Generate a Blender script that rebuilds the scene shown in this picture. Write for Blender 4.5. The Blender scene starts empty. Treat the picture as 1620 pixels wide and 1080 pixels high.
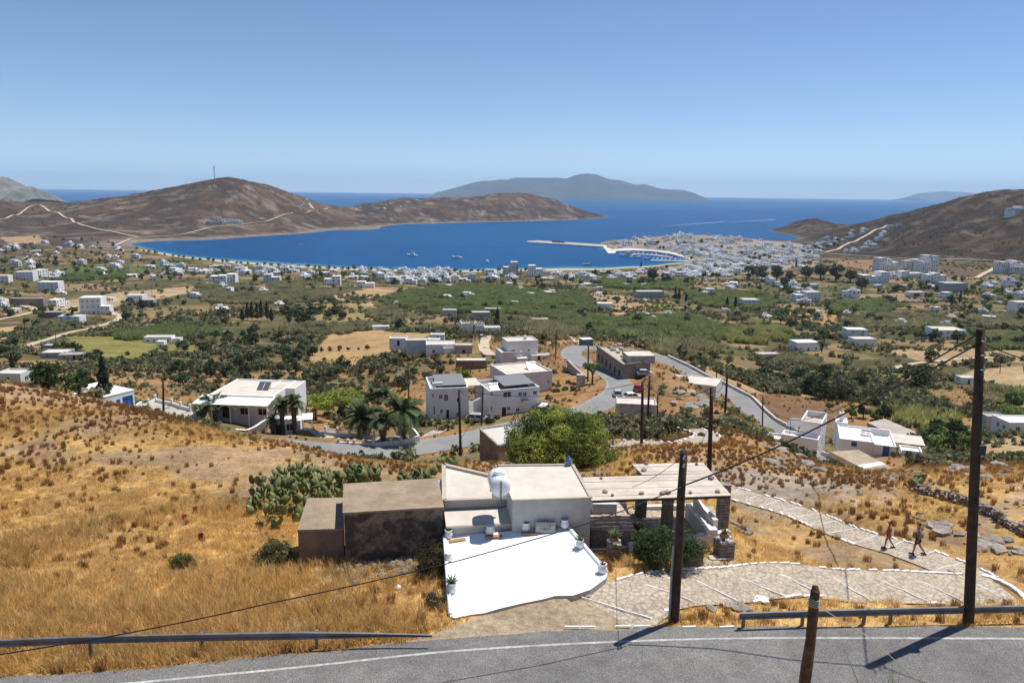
import bpy, bmesh, math, random
import numpy as np
from mathutils import Vector, Matrix, Euler

random.seed(7)
rng = np.random.default_rng(7)
sc = bpy.context.scene
COL = sc.collection
R = math.radians

# ------------------------------------------------------------------ camera
F_PX = 1170.0                       # focal length in pixels of a 1620 px wide frame
CAM_Z = 120.0
PITCH, ROLL = R(11.38), R(0.735)
fw = Vector((0, math.cos(PITCH), -math.sin(PITCH)))
r0 = Vector((1, 0, 0)); u0 = Vector((0, math.sin(PITCH), math.cos(PITCH)))
rt = r0 * math.cos(ROLL) + u0 * math.sin(ROLL)
up = u0 * math.cos(ROLL) - r0 * math.sin(ROLL)
camd = bpy.data.cameras.new('camera'); cam = bpy.data.objects.new('camera', camd); COL.objects.link(cam)
camd.sensor_width = 36.0; camd.lens = 36.0 * F_PX / 1620.0
camd.clip_start = 0.5; camd.clip_end = 120000
m = Matrix((rt, up, -fw)).transposed().to_4x4(); m.translation = (0, 0, CAM_Z)
cam.matrix_world = m
sc.camera = cam

# ------------------------------------------------------------------ sky and sun
SUN_EL, SUN_AZ = R(66.5), R(55.0)   # azimuth clockwise from +Y
w = bpy.data.worlds.new('World'); sc.world = w; w.use_nodes = True
nt = w.node_tree; nt.nodes.clear()
sky = nt.nodes.new('ShaderNodeTexSky'); sky.sky_type = 'NISHITA'; sky.sun_disc = False
sky.sun_elevation = SUN_EL; sky.sun_rotation = SUN_AZ
sky.altitude = 100; sky.air_density = 0.68; sky.dust_density = 0.0; sky.ozone_density = 4.6
bg = nt.nodes.new('ShaderNodeBackground'); bg.inputs['Strength'].default_value = 0.114
wo = nt.nodes.new('ShaderNodeOutputWorld')
nt.links.new(sky.outputs[0], bg.inputs[0]); nt.links.new(bg.outputs[0], wo.inputs[0])
sund = bpy.data.lights.new('sun', 'SUN'); sun = bpy.data.objects.new('sun', sund); COL.objects.link(sun)
sund.energy = 5.0; sund.angle = R(0.53); sund.color = (1.0, 0.955, 0.88)
sdir = Vector((math.cos(SUN_EL) * math.sin(SUN_AZ), math.cos(SUN_EL) * math.cos(SUN_AZ), math.sin(SUN_EL)))
sun.rotation_euler = sdir.to_track_quat('Z', 'Y').to_euler(); sun.location = (0, 0, 400)

vs = sc.view_settings
vs.view_transform = 'Standard'; vs.look = 'None'; vs.exposure = 0.15; vs.gamma = 1.0; vs.use_curve_mapping = False
sc.render.engine = 'CYCLES'
cy = sc.cycles
cy.use_denoising = True; cy.max_bounces = 6; cy.diffuse_bounces = 3; cy.glossy_bounces = 2
cy.transmission_bounces = 4; cy.transparent_max_bounces = 6; cy.volume_bounces = 1
cy.caustics_reflective = False; cy.caustics_refractive = False; cy.use_adaptive_sampling = True

# ------------------------------------------------------------------ pixel helpers (1620 x 1080 photograph)
def ray(u, v):
    """unit-depth ray of a photograph pixel"""
    return fw + rt * ((u - 810) / F_PX) - up * ((v - 540) / F_PX)
def at_y(u, v, y):
    d = ray(u, v); s = y / d.y
    return Vector((d.x * s, d.y * s, CAM_Z + d.z * s))
def at_h(u, v, h):
    d = ray(u, v); s = (h - CAM_Z) / d.z
    return Vector((d.x * s, d.y * s, h))

# ------------------------------------------------------------------ noise
def _hash(ix, iy, seed):
    n = (ix.astype(np.int64) * 374761393 + iy.astype(np.int64) * 668265263 + seed * 144665) & 0x7fffffff
    n = ((n ^ (n >> 13)) * 1274126177) & 0x7fffffff
    return ((n ^ (n >> 16)) & 0xffff) / 65535.0
def vnoise(x, y, seed=0):
    ix = np.floor(x); iy = np.floor(y); fx = x - ix; fy = y - iy
    fx = fx * fx * (3 - 2 * fx); fy = fy * fy * (3 - 2 * fy)
    a = _hash(ix, iy, seed); b = _hash(ix + 1, iy, seed); c = _hash(ix, iy + 1, seed); d = _hash(ix + 1, iy + 1, seed)
    return (a + (b - a) * fx) * (1 - fy) + (c + (d - c) * fx) * fy
def fbm(x, y, octs=4, seed=0):
    s = 0; a = 0.5; x = np.asarray(x, float); y = np.asarray(y, float)
    for i in range(octs):
        s = s + a * (vnoise(x, y, seed + i) - 0.5) * 2; a *= 0.5
        x, y = x * 1.62 + y * 1.18 + 3.1, y * 1.62 - x * 1.18 - 7.7
    return s
def smooth(e0, e1, x):
    t = np.clip((x - e0) / (e1 - e0), 0, 1); return t * t * (3 - 2 * t)

# ------------------------------------------------------------------ terrain control points
A = []                                # (x, y, z)
def ay(u, v, y): p = at_y(u, v, y); A.append((p.x, p.y, p.z))
def ah(u, v, h): p = at_h(u, v, h); A.append((p.x, p.y, p.z))
def aw(x, y, z): A.append((x, y, z))
D = CAM_Z
# bank below the camera and the near road (level about 104.5)
for x, y in ((-24, 9.5), (-16, 10.8), (-8, 12.6), (0, 14.2), (8, 15.0), (16, 15.6), (26, 16.0)): aw(x, y, 107.4); aw(x * 0.8, y - 3.2, 108.6)
for u, v in ((-300, 1115), (0, 1075), (340, 1052), (660, 1016), (830, 1003), (1000, 995), (1300, 992), (1620, 990), (1950, 985)): ah(u, v, 104.45)
for u, v in ((0, 1040), (320, 1030), (600, 1004)): ah(u, v, 104.45)
for x, y in ((-20, 16.5), (-8, 18.2), (4, 19.5), (16, 20), (26, 20.5), (-18, 14.6), (-8, 15.8), (2, 17.2), (12, 18.0), (22, 18.3)): aw(x, y, 104.4)
# left grass slope
for u, v, y in ((0, 960, 26), (150, 930, 29), (320, 930, 29), (30, 850, 36), (250, 860, 35), (0, 760, 46), (220, 770, 45),
                (400, 850, 36), (0, 690, 57), (200, 710, 54), (380, 740, 50), (480, 893, 31.3), (600, 890, 31.2), (640, 940, 27.5),
                (400, 925, 29), (520, 745, 51), (600, 760, 49), (0, 626, 70), (150, 644, 69), (300, 672, 67), (450, 702, 65), (600, 732, 61),
                (690, 745, 55), (-200, 600, 76), (-300, 720, 52), (560, 800, 42), (-300, 900, 31)): ay(u, v, y)
# house platform and patio
for u, v, h in ((712, 972, 104.35), (700, 900, 103.6), (960, 912, 104.2), (937, 868, 103.4), (1000, 870, 103.4), (1100, 870, 103.5), (1140, 842, 103.7)): ah(u, v, h)
for u, v, y in ((760, 770, 46), (900, 770, 47), (1000, 780, 44), (700, 750, 52)): ay(u, v, y)
# path: down to the right, u-turn, then back to the left
ah(960, 930, 104.62); ah(985, 950, 104.5); ah(1000, 925, 104.45); ah(1130, 915, 104.0); ah(1300, 922, 103.4); ah(1450, 930, 102.9); ah(1590, 935, 102.5)
ah(1200, 975, 104.3); ah(1400, 965, 104.1); ah(1600, 960, 103.9)
ay(1430, 875, 36.8); ay(1300, 830, 42); ay(1150, 790, 48.5); ay(1700, 900, 33)
ay(1250, 870, 37.5); ay(1330, 790, 46); ay(1180, 850, 38.5)
ay(1460, 790, 46.5); ay(1600, 850, 38.5); ay(1620, 790, 45); ay(1500, 820, 42.5); ay(1750, 800, 44)
# right crest and its back
for u, v, y in ((1010, 722, 62), (1100, 735, 60), (1200, 735, 60), (1300, 762, 54), (1400, 758, 55), (1500, 745, 58), (1620, 738, 62), (1800, 735, 62), (1120, 700, 72), (1000, 708, 74)): ay(u, v, y)
# around the mid road (drop about 38 to 50 m)
for u, v, h in ((430, 702, 83.5), (520, 714, 82.5), (600, 718, 82), (680, 706, 81.5), (780, 680, 81), (880, 656, 80.5), (950, 634, 80), (985, 612, 79),
                (970, 590, 77.5), (925, 572, 75.5), (905, 561, 74), (916, 551, 72.5), (940, 547, 71.5)): ah(u, v, h)
for u, v, h in ((1005, 556, 70), (1060, 576, 68.5), (1130, 608, 66.5), (1210, 660, 64), (1300, 720, 60.5)): ah(u, v, h)
for u, v, y in ((700, 735, 82), (760, 728, 78), (860, 740, 66), (950, 720, 74), (640, 735, 90), (1010, 690, 100), (1060, 660, 118), (1090, 625, 138),
                (1060, 595, 152), (1150, 650, 112), (1180, 690, 86), (990, 668, 108), (930, 690, 90)): ay(u, v, y)
for u, v, h in ((20, 615, 83), (175, 642, 84), (250, 655, 83.5), (350, 668, 83), (420, 690, 83), (470, 690, 82.5), (560, 700, 82.3), (620, 702, 82.2),
                (720, 665, 80.5), (810, 655, 80.3), (860, 615, 77), (810, 580, 68), (860, 570, 71), (690, 560, 62), (760, 525, 50), (820, 540, 60), (640, 620, 69), (560, 640, 71),
                (540, 600, 58), (470, 640, 74), (430, 590, 56), (300, 600, 62), (100, 600, 62), (0, 590, 62), (250, 570, 48), (60, 560, 50),
                (985, 585, 77.5), (1005, 665, 80.5), (1110, 620, 72),
                (1270, 716, 76), (1220, 705, 79), (1390, 722, 76), (1460, 722, 75), (1360, 748, 80), (1600, 690, 70), (1530, 725, 76), (1620, 720, 75),
                (1170, 625, 62), (1250, 640, 55), (1350, 660, 58), (1480, 680, 58), (1600, 650, 52), (1900, 680, 62)): ah(u, v, h)
# valley floor
for u, v, h in ((-150, 560, 52), (0, 540, 42), (250, 545, 36), (400, 550, 36), (570, 545, 38), (690, 525, 44), (0, 500, 30), (150, 500, 26), (330, 510, 26), (500, 500, 26), (650, 490, 24),
                (800, 500, 27), (900, 520, 36), (1000, 520, 38), (1100, 540, 40), (1250, 560, 38), (1400, 560, 38), (1550, 570, 42), (1700, 600, 50), (1250, 600, 46), (1450, 600, 44), (1600, 610, 46),
                (900, 480, 18), (1050, 490, 20), (1200, 500, 24), (1350, 500, 24), (1500, 510, 28), (1620, 520, 32), (1800, 540, 40),
                (100, 460, 18), (300, 460, 15), (500, 460, 14), (700, 455, 11), (900, 450, 10), (1100, 455, 11), (1300, 465, 14), (1450, 465, 16), (1600, 470, 20), (1800, 480, 28),
                (-200, 480, 28), (0, 450, 20), (50, 430, 16), (200, 425, 9), (350, 430, 7), (500, 435, 6), (650, 438, 5), (800, 438, 5), (950, 436, 5), (1080, 432, 5), (1200, 432, 7),
                (1300, 430, 11), (1400, 430, 16), (1500, 432, 20), (1620, 438, 25), (1800, 440, 32),
                (0, 405, 14), (100, 395, 9), (180, 392, 3), (-200, 410, 26), (-60, 392, 18), (-150, 388, 30), (-300, 395, 40), (0, 435, 26), (-60, 440, 36)): ah(u, v, h)
# bay shore (sea level) and sea bed
for u, v in ((205, 385), (220, 391), (260, 401), (320, 409), (400, 416), (500, 422), (600, 426), (700, 428), (800, 427), (900, 425), (1000, 422), (1060, 417), (1088, 412), (1075, 406), (1040, 398), (1005, 395), (975, 397), (960, 391),
             (952, 386), (975, 380), (1010, 377), (1060, 372), (1110, 371), (1160, 375), (1200, 378), (1240, 381), (1262, 377), (1240, 370), (1221, 363)): ah(u, v, 0.3)
for u, v in ((300, 395), (420, 400), (560, 410), (700, 415), (850, 412), (960, 408), (1040, 409), (1060, 411), (600, 385), (450, 385), (800, 390), (900, 370), (700, 365), (1020, 362), (1100, 360), (1180, 366), (1235, 376), (930, 395), (980, 404),
             (1050, 350), (1150, 345), (1200, 350), (970, 350), (1220, 340)): ah(u, v, -7)
# harbour town knoll and slopes
for u, v, h in ((1000, 384, 7), (1040, 380, 14), (1080, 378, 19), (1120, 381, 20), (1170, 385, 17), (1220, 390, 12), (1100, 398, 8), (1150, 410, 7), (1230, 410, 8), (1120, 420, 5), (1270, 385, 10), (1300, 378, 14)): ah(u, v, h)
# right hill
for u, v, y in ((1620, 300, 1750), (1580, 301, 1800), (1540, 309, 1880), (1490, 322, 1980), (1450, 333, 2060), (1400, 345, 2180), (1345, 357, 2300), (1310, 352, 2500), (1288, 346, 2520), (1265, 349, 2540),
                (1720, 292, 1650), (1900, 285, 1500), (1620, 340, 1500), (1620, 385, 1290), (1560, 350, 1560), (1520, 390, 1330), (1450, 380, 1480), (1400, 375, 1650), (1350, 385, 1640), (1440, 405, 1300), (1330, 402, 1430), (1620, 412, 1180), (1550, 412, 1195),
                (1800, 380, 1150), (1300, 352, 2440), (1280, 356, 2420), (1310, 360, 2360), (1255, 357, 2490), (1330, 362, 2280), (1240, 360, 2560)): ay(u, v, y)
for u, y in ((1245, 2900), (1290, 3000), (1345, 2800), (1400, 2700), (1460, 2600), (1520, 2500), (1600, 2400), (1720, 2300), (1900, 2200), (1350, 3400), (1500, 3200), (1700, 3000), (1200, 4500), (1300, 4300), (1400, 4300), (1550, 4300), (1800, 4200), (1250, 3600)):
    p = at_y(u, 340, y); aw(p.x, p.y, -9)
# left headland
for u, v in ((240, 381.5), (300, 380), (350, 378), (400, 374), (450, 371), (500, 367), (560, 363.5), (600, 361), (612, 357), (650, 354), (700, 353), (760, 351), (800, 350.5), (860, 349), (910, 347.5), (945, 345.5)): ah(u, v, 0.3)
for u, v, y in ((-300, 312, 2100), (-120, 316, 2300), (0, 318, 2450), (65, 321, 2450), (130, 319, 2450), (185, 311, 2450), (250, 301, 2450), (300, 291, 2420), (340, 287, 2400), (385, 290, 2450), (420, 296, 2550), (460, 304, 2700), (500, 319, 2850), (540, 326, 3000),
                (580, 321, 3150), (640, 314, 3350), (700, 313, 3500), (755, 311, 3650), (800, 305, 3750), (840, 308, 3800), (880, 317, 3850), (920, 333, 3900),
                (60, 350, 2050), (150, 358, 1900), (250, 345, 2050), (330, 335, 2150), (420, 335, 2300), (500, 345, 2500), (640, 335, 2950), (760, 335, 3250), (850, 335, 3450), (100, 372, 1750), (10, 380, 1480), (-120, 370, 1560), (560, 345, 2700),
                (280, 365, 1900), (360, 358, 2030), (440, 352, 2200)): ay(u, v, y)
for u, y in ((-300, 3100), (-100, 3200), (60, 3300), (200, 3300), (340, 3300), (450, 3450), (540, 3600), (640, 4100), (740, 4400), (820, 4600), (900, 4650), (960, 4500), (990, 4100), (980, 3750), (0, 4200), (300, 4300), (560, 4500)):
    p = at_y(u, 330, y); aw(p.x, p.y, -9)
A = np.array(A)

KT = 3.0
def tcoord(x, y):
    return np.stack([np.arctan2(x, y) * KT, np.log(np.hypot(x, y))], -1)
PA = tcoord(A[:, 0], A[:, 1])
def _k(d2): return 0.5 * d2 * np.log(d2 + 1e-12)
n = len(A)
d2 = ((PA[:, None] - PA[None]) ** 2).sum(-1)
M = np.zeros((n + 3, n + 3)); M[:n, :n] = _k(d2) + np.eye(n) * 2e-4
M[:n, n] = 1; M[:n, n + 1:] = PA; M[n, :n] = 1; M[n + 1:, :n] = PA.T
W = np.linalg.solve(M, np.concatenate([A[:, 2], np.zeros(3)]))
def tps(x, y):
    P = tcoord(x, y).reshape(-1, 2); out = np.empty(len(P))
    for i in range(0, len(P), 40000):
        q = P[i:i + 40000]
        dd = (q * q).sum(1)[:, None] + (PA * PA).sum(1)[None] - 2 * q @ PA.T
        out[i:i + 40000] = _k(np.maximum(dd, 0)) @ W[:n] + W[n] + q @ W[n + 1:]
    return out.reshape(np.shape(x))

TH0, TH1, NT = R(-52), R(52), 600
R0, R1, NR = 10.0, 5200.0, 820
th = np.linspace(TH0, TH1, NT); lr = np.linspace(math.log(R0), math.log(R1), NR)
TT, LL = np.meshgrid(th, lr)          # [NR, NT]
RR = np.exp(LL); GX = np.sin(TT) * RR; GY = np.cos(TT) * RR
GZ = tps(GX, GY)
GZ = np.where(RR < 26, np.minimum(GZ, 107.6), GZ)      # the bank on the near side of the road

def grid_z(x, y, Z=None):
    Z = GZ if Z is None else Z
    x = np.asarray(x, float); y = np.asarray(y, float)
    ft = np.clip((np.arctan2(x, y) - TH0) / (TH1 - TH0) * (NT - 1), 0, NT - 1.001)
    fl = np.clip((np.log(np.hypot(x, y)) - lr[0]) / (lr[-1] - lr[0]) * (NR - 1), 0, NR - 1.001)
    i = ft.astype(int); j = fl.astype(int); a = ft - i; b = fl - j
    return (Z[j, i] * (1 - a) + Z[j, i + 1] * a) * (1 - b) + (Z[j + 1, i] * (1 - a) + Z[j + 1, i + 1] * a) * b
def gz(x, y): return float(grid_z(x, y))
def hit(u, v, ymin=9.0, ymax=5000.0):
    """point of the ground seen at a photograph pixel"""
    d = ray(u, v)
    ys = np.exp(np.linspace(math.log(ymin), math.log(ymax), 4000)); s = ys / d.y
    below = CAM_Z + d.z * s < grid_z(d.x * s, ys)
    k = int(np.argmax(below)) if below.any() else len(ys) - 1
    y0, y1 = ys[max(k - 1, 0)], ys[k]
    for _ in range(14):
        ym = 0.5 * (y0 + y1); t = ym / d.y
        if CAM_Z + d.z * t < gz(d.x * t, ym): y1 = ym
        else: y0 = ym
    t = y1 / d.y
    return Vector((d.x * t, y1, gz(d.x * t, y1)))

# ------------------------------------------------------------------ materials
MATS = {}
def mat(name, col, rough=0.85, *a, speck=0.0, cells=0.0, **k):
    if name in MATS: return MATS[name]
    m = mat0(name, col, rough, *a, **k); t = m.node_tree; N = t.nodes; L = t.links; b = N['Principled BSDF']
    for on, kind_ in ((speck, 'n'), (cells, 'v')):
        if not on: continue
        tc = N.new('ShaderNodeTexCoord'); src = b.inputs['Base Color'].links[0].from_socket; mr = N.new('ShaderNodeMapRange')
        if kind_ == 'n':
            x = N.new('ShaderNodeTexNoise'); x.inputs['Scale'].default_value = 26.0; x.inputs['Detail'].default_value = 3; o_ = x.outputs['Fac']; mr.inputs[1].default_value = 0.35; mr.inputs[2].default_value = 0.65; mr.inputs[3].default_value = 1 - on; mr.inputs[4].default_value = 1 + on
        else:
            x = N.new('ShaderNodeTexVoronoi'); x.feature = 'DISTANCE_TO_EDGE'; x.inputs['Scale'].default_value = on; o_ = x.outputs['Distance']; mr.inputs[1].default_value = 0.02; mr.inputs[2].default_value = 0.16; mr.inputs[3].default_value = 0.68; mr.inputs[4].default_value = 1.05
        L.new(tc.outputs['Object'], x.inputs['Vector']); L.new(o_, mr.inputs[0]); ml = N.new('ShaderNodeVectorMath'); ml.operation = 'SCALE'; L.new(src, ml.inputs[0]); L.new(mr.outputs[0], ml.inputs['Scale']); L.new(ml.outputs[0], b.inputs['Base Color'])
    return m
def mat0(name, col, rough=0.85, var=0.12, scale=1.0, col2=None, bump=0.0, bscale=None, detail=5, spec=0.25, metal=0.0, attr=None, trans=0.0, ramp=(0.38, 0.62), coords='Object', per_object=0.0):
    """procedural principled material: colour broken by two noises, optional second colour, bump"""
    if name in MATS: return MATS[name]
    m = bpy.data.materials.new(name); m.use_nodes = True; t = m.node_tree; N = t.nodes; L = t.links
    b = N['Principled BSDF']; b.inputs['Roughness'].default_value = rough; b.inputs['Metallic'].default_value = metal
    b.inputs['Specular IOR Level'].default_value = spec
    tc = N.new('ShaderNodeTexCoord'); src = tc.outputs[coords]
    if coords == 'World':
        pass
    n1 = N.new('ShaderNodeTexNoise'); n1.inputs['Scale'].default_value = scale; n1.inputs['Detail'].default_value = detail; n1.inputs['Roughness'].default_value = 0.62
    L.new(src, n1.inputs['Vector'])
    base = None
    if attr:
        a = N.new('ShaderNodeVertexColor'); a.layer_name = attr; base = a.outputs['Color']
    else:
        rgb = N.new('ShaderNodeRGB'); rgb.outputs[0].default_value = (*col, 1); base = rgb.outputs[0]
    if col2 is not None:
        rp = N.new('ShaderNodeMapRange'); rp.inputs[1].default_value = ramp[0]; rp.inputs[2].default_value = ramp[1]
        L.new(n1.outputs['Fac'], rp.inputs[0])
        mx = N.new('ShaderNodeMix'); mx.data_type = 'RGBA'; L.new(rp.outputs[0], mx.inputs['Factor'])
        L.new(base, mx.inputs['A']); mx.inputs['B'].default_value = (*col2, 1); base = mx.outputs['Result']
    n2 = N.new('ShaderNodeTexNoise'); n2.inputs['Scale'].default_value = scale * 5.3; n2.inputs['Detail'].default_value = 4
    L.new(src, n2.inputs['Vector'])
    mr = N.new('ShaderNodeMapRange'); mr.inputs[1].default_value = 0.25; mr.inputs[2].default_value = 0.75
    mr.inputs[3].default_value = 1 - var; mr.inputs[4].default_value = 1 + var; L.new(n2.outputs['Fac'], mr.inputs[0])
    fac = mr.outputs[0]
    if per_object:
        oi = N.new('ShaderNodeObjectInfo'); pm = N.new('ShaderNodeMapRange'); pm.inputs[3].default_value = 1 - per_object; pm.inputs[4].default_value = 1 + per_object
        L.new(oi.outputs['Random'], pm.inputs[0]); mm = N.new('ShaderNodeMath'); mm.operation = 'MULTIPLY'
        L.new(fac, mm.inputs[0]); L.new(pm.outputs[0], mm.inputs[1]); fac = mm.outputs[0]
    ml = N.new('ShaderNodeVectorMath'); ml.operation = 'SCALE'; L.new(base, ml.inputs[0]); L.new(fac, ml.inputs['Scale'])
    L.new(ml.outputs[0], b.inputs['Base Color'])
    if bump:
        nb = N.new('ShaderNodeTexNoise'); nb.inputs['Scale'].default_value = bscale or scale * 8; nb.inputs['Detail'].default_value = 6
        L.new(src, nb.inputs['Vector']); bp = N.new('ShaderNodeBump'); bp.inputs['Strength'].default_value = bump; bp.inputs['Distance'].default_value = 0.05
        L.new(nb.outputs['Fac'], bp.inputs['Height']); L.new(bp.outputs[0], b.inputs['Normal'])
    if trans:
        tr = N.new('ShaderNodeBsdfTranslucent'); L.new(ml.outputs[0], tr.inputs[0]); ms = N.new('ShaderNodeMixShader'); ms.inputs[0].default_value = trans
        L.new(b.outputs[0], ms.inputs[1]); L.new(tr.outputs[0], ms.inputs[2]); L.new(ms.outputs[0], N['Material Output'].inputs['Surface'])
    MATS[name] = m; return m

WHITE = mat('whitewash', (0.78, 0.78, 0.77), 0.9, 0.04, 0.5, (0.64, 0.625, 0.60), 0.15, 14, ramp=(0.5, 0.85))
WHITE2 = mat('old_whitewash', (0.66, 0.65, 0.63), 0.9, 0.07, 0.6, (0.48, 0.45, 0.41), 0.2, 12, ramp=(0.45, 0.8))
GREYW = mat('grey_and_shaded_white_render', (0.41, 0.405, 0.40), 0.9, 0.09, 0.6, (0.31, 0.30, 0.29), 0.2, 12, ramp=(0.45, 0.8))  # grey render; on the near white house its grey stands in for shade
BEIGE = mat('beige_roof_screed', (0.47, 0.42, 0.345), 0.92, 0.06, 0.45, (0.38, 0.33, 0.265), 0.15, 9, ramp=(0.42, 0.72))
CREAM = mat('cream_roof_screed', (0.60, 0.55, 0.475), 0.92, 0.06, 0.4, (0.48, 0.43, 0.36), 0.15, 9, ramp=(0.45, 0.75))
CONC = mat('grey_concrete', (0.42, 0.40, 0.37), 0.93, 0.1, 0.8, (0.30, 0.28, 0.25), 0.3, 12)
HUTROOF = mat('earth_roof', (0.34, 0.26, 0.185), 0.95, 0.12, 0.9, (0.26, 0.195, 0.14), 0.35, 14)
HUTWALL = mat('weathered_render', (0.25, 0.20, 0.155), 0.95, 0.35, 1.6, (0.085, 0.07, 0.058), 0.9, 5, ramp=(0.40, 0.56))
HUTWALL2 = mat('brown_render', (0.24, 0.18, 0.135), 0.95, 0.16, 0.9, (0.17, 0.13, 0.10), 0.5, 6)
STONE = mat('fieldstone', (0.30, 0.26, 0.215), 0.95, 0.3, 2.2, (0.19, 0.165, 0.135), 0.8, 8, per_object=0.25)
STONE2 = mat('grey_rock', (0.34, 0.30, 0.26), 0.95, 0.3, 0.8, (0.22, 0.19, 0.165), 0.9, 4, per_object=0.22)
GLASS = mat('dark_window', (0.025, 0.03, 0.036), 0.12, 0.1, 1.0, spec=0.6)
DARKW = mat('dark_opening', (0.03, 0.028, 0.026), 0.8, 0.2, 1.0)
BLUE = mat('blue_paint', (0.03, 0.12, 0.42), 0.5, 0.08, 2.0, spec=0.4)
BLUE2 = mat('pale_blue_paint', (0.10, 0.2, 0.42), 0.5, 0.08, 2.0, spec=0.4)
WOOD = mat('weathered_pole_wood', (0.075, 0.05, 0.036), 0.9, 0.3, 3.0, (0.045, 0.032, 0.025), 0.6, 14)
POSTW = mat('brown_post_wood', (0.13, 0.08, 0.045), 0.9, 0.3, 3.0, (0.06, 0.038, 0.025), 0.6, 14)
STEEL = mat('galvanised_steel', (0.32, 0.33, 0.34), 0.5, 0.12, 1.5, metal=0.55, spec=0.5)
DSTEEL = mat('dark_steel', (0.06, 0.065, 0.07), 0.5, 0.1, 2.0, metal=0.4)
PANEL = mat('solar_glass', (0.10, 0.11, 0.125), 0.25, 0.1, 1.0, spec=0.6)
CANOPY = mat('grey_canopy_sheet', (0.20, 0.205, 0.21), 0.6, 0.08, 0.6)
SLAT = mat('cream_shade_board', (0.60, 0.53, 0.44), 0.9, 0.1, 0.8, (0.48, 0.42, 0.34), 0.25, 10, per_object=0.07)
CABLE = mat('black_cable', (0.015, 0.015, 0.016), 0.6, 0.1)
TERRA = mat('terracotta', (0.36, 0.17, 0.10), 0.85, 0.12, 3)
BARK = mat('tree_bark', (0.10, 0.075, 0.055), 0.95, 0.3, 3, bump=0.6)
PAINTW = mat('white_lime_paint', (0.80, 0.80, 0.78), 0.9, 0.06, 4, (0.6, 0.57, 0.52), 0.2, 20, ramp=(0.55, 0.8))
ASPH = mat('old_asphalt', (0.205, 0.195, 0.187), 0.93, 0.16, 0.35, (0.155, 0.15, 0.145), 0.6, 40, ramp=(0.35, 0.65), speck=0.4)
ASPHM = mat('light_asphalt', (0.26, 0.255, 0.25), 0.93, 0.1, 0.15, (0.21, 0.205, 0.20), 0.3, 10, ramp=(0.35, 0.65))
TRACK = mat('pale_dust_track', (0.52, 0.43, 0.32), 0.95, 0.1, 0.1, (0.44, 0.35, 0.25))
PAVE = mat('pale_concrete_yard', (0.45, 0.41, 0.355), 0.93, 0.1, 0.3, (0.37, 0.33, 0.285), 0.2, 8)
COBBLE = mat('cobble_mortar', (0.49, 0.41, 0.32), 0.95, 0.25, 0.9, (0.39, 0.32, 0.245), 0.7, 9, cells=3.8)
SAND = mat('beach_sand', (0.58, 0.49, 0.37), 0.95, 0.08, 0.1)

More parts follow.
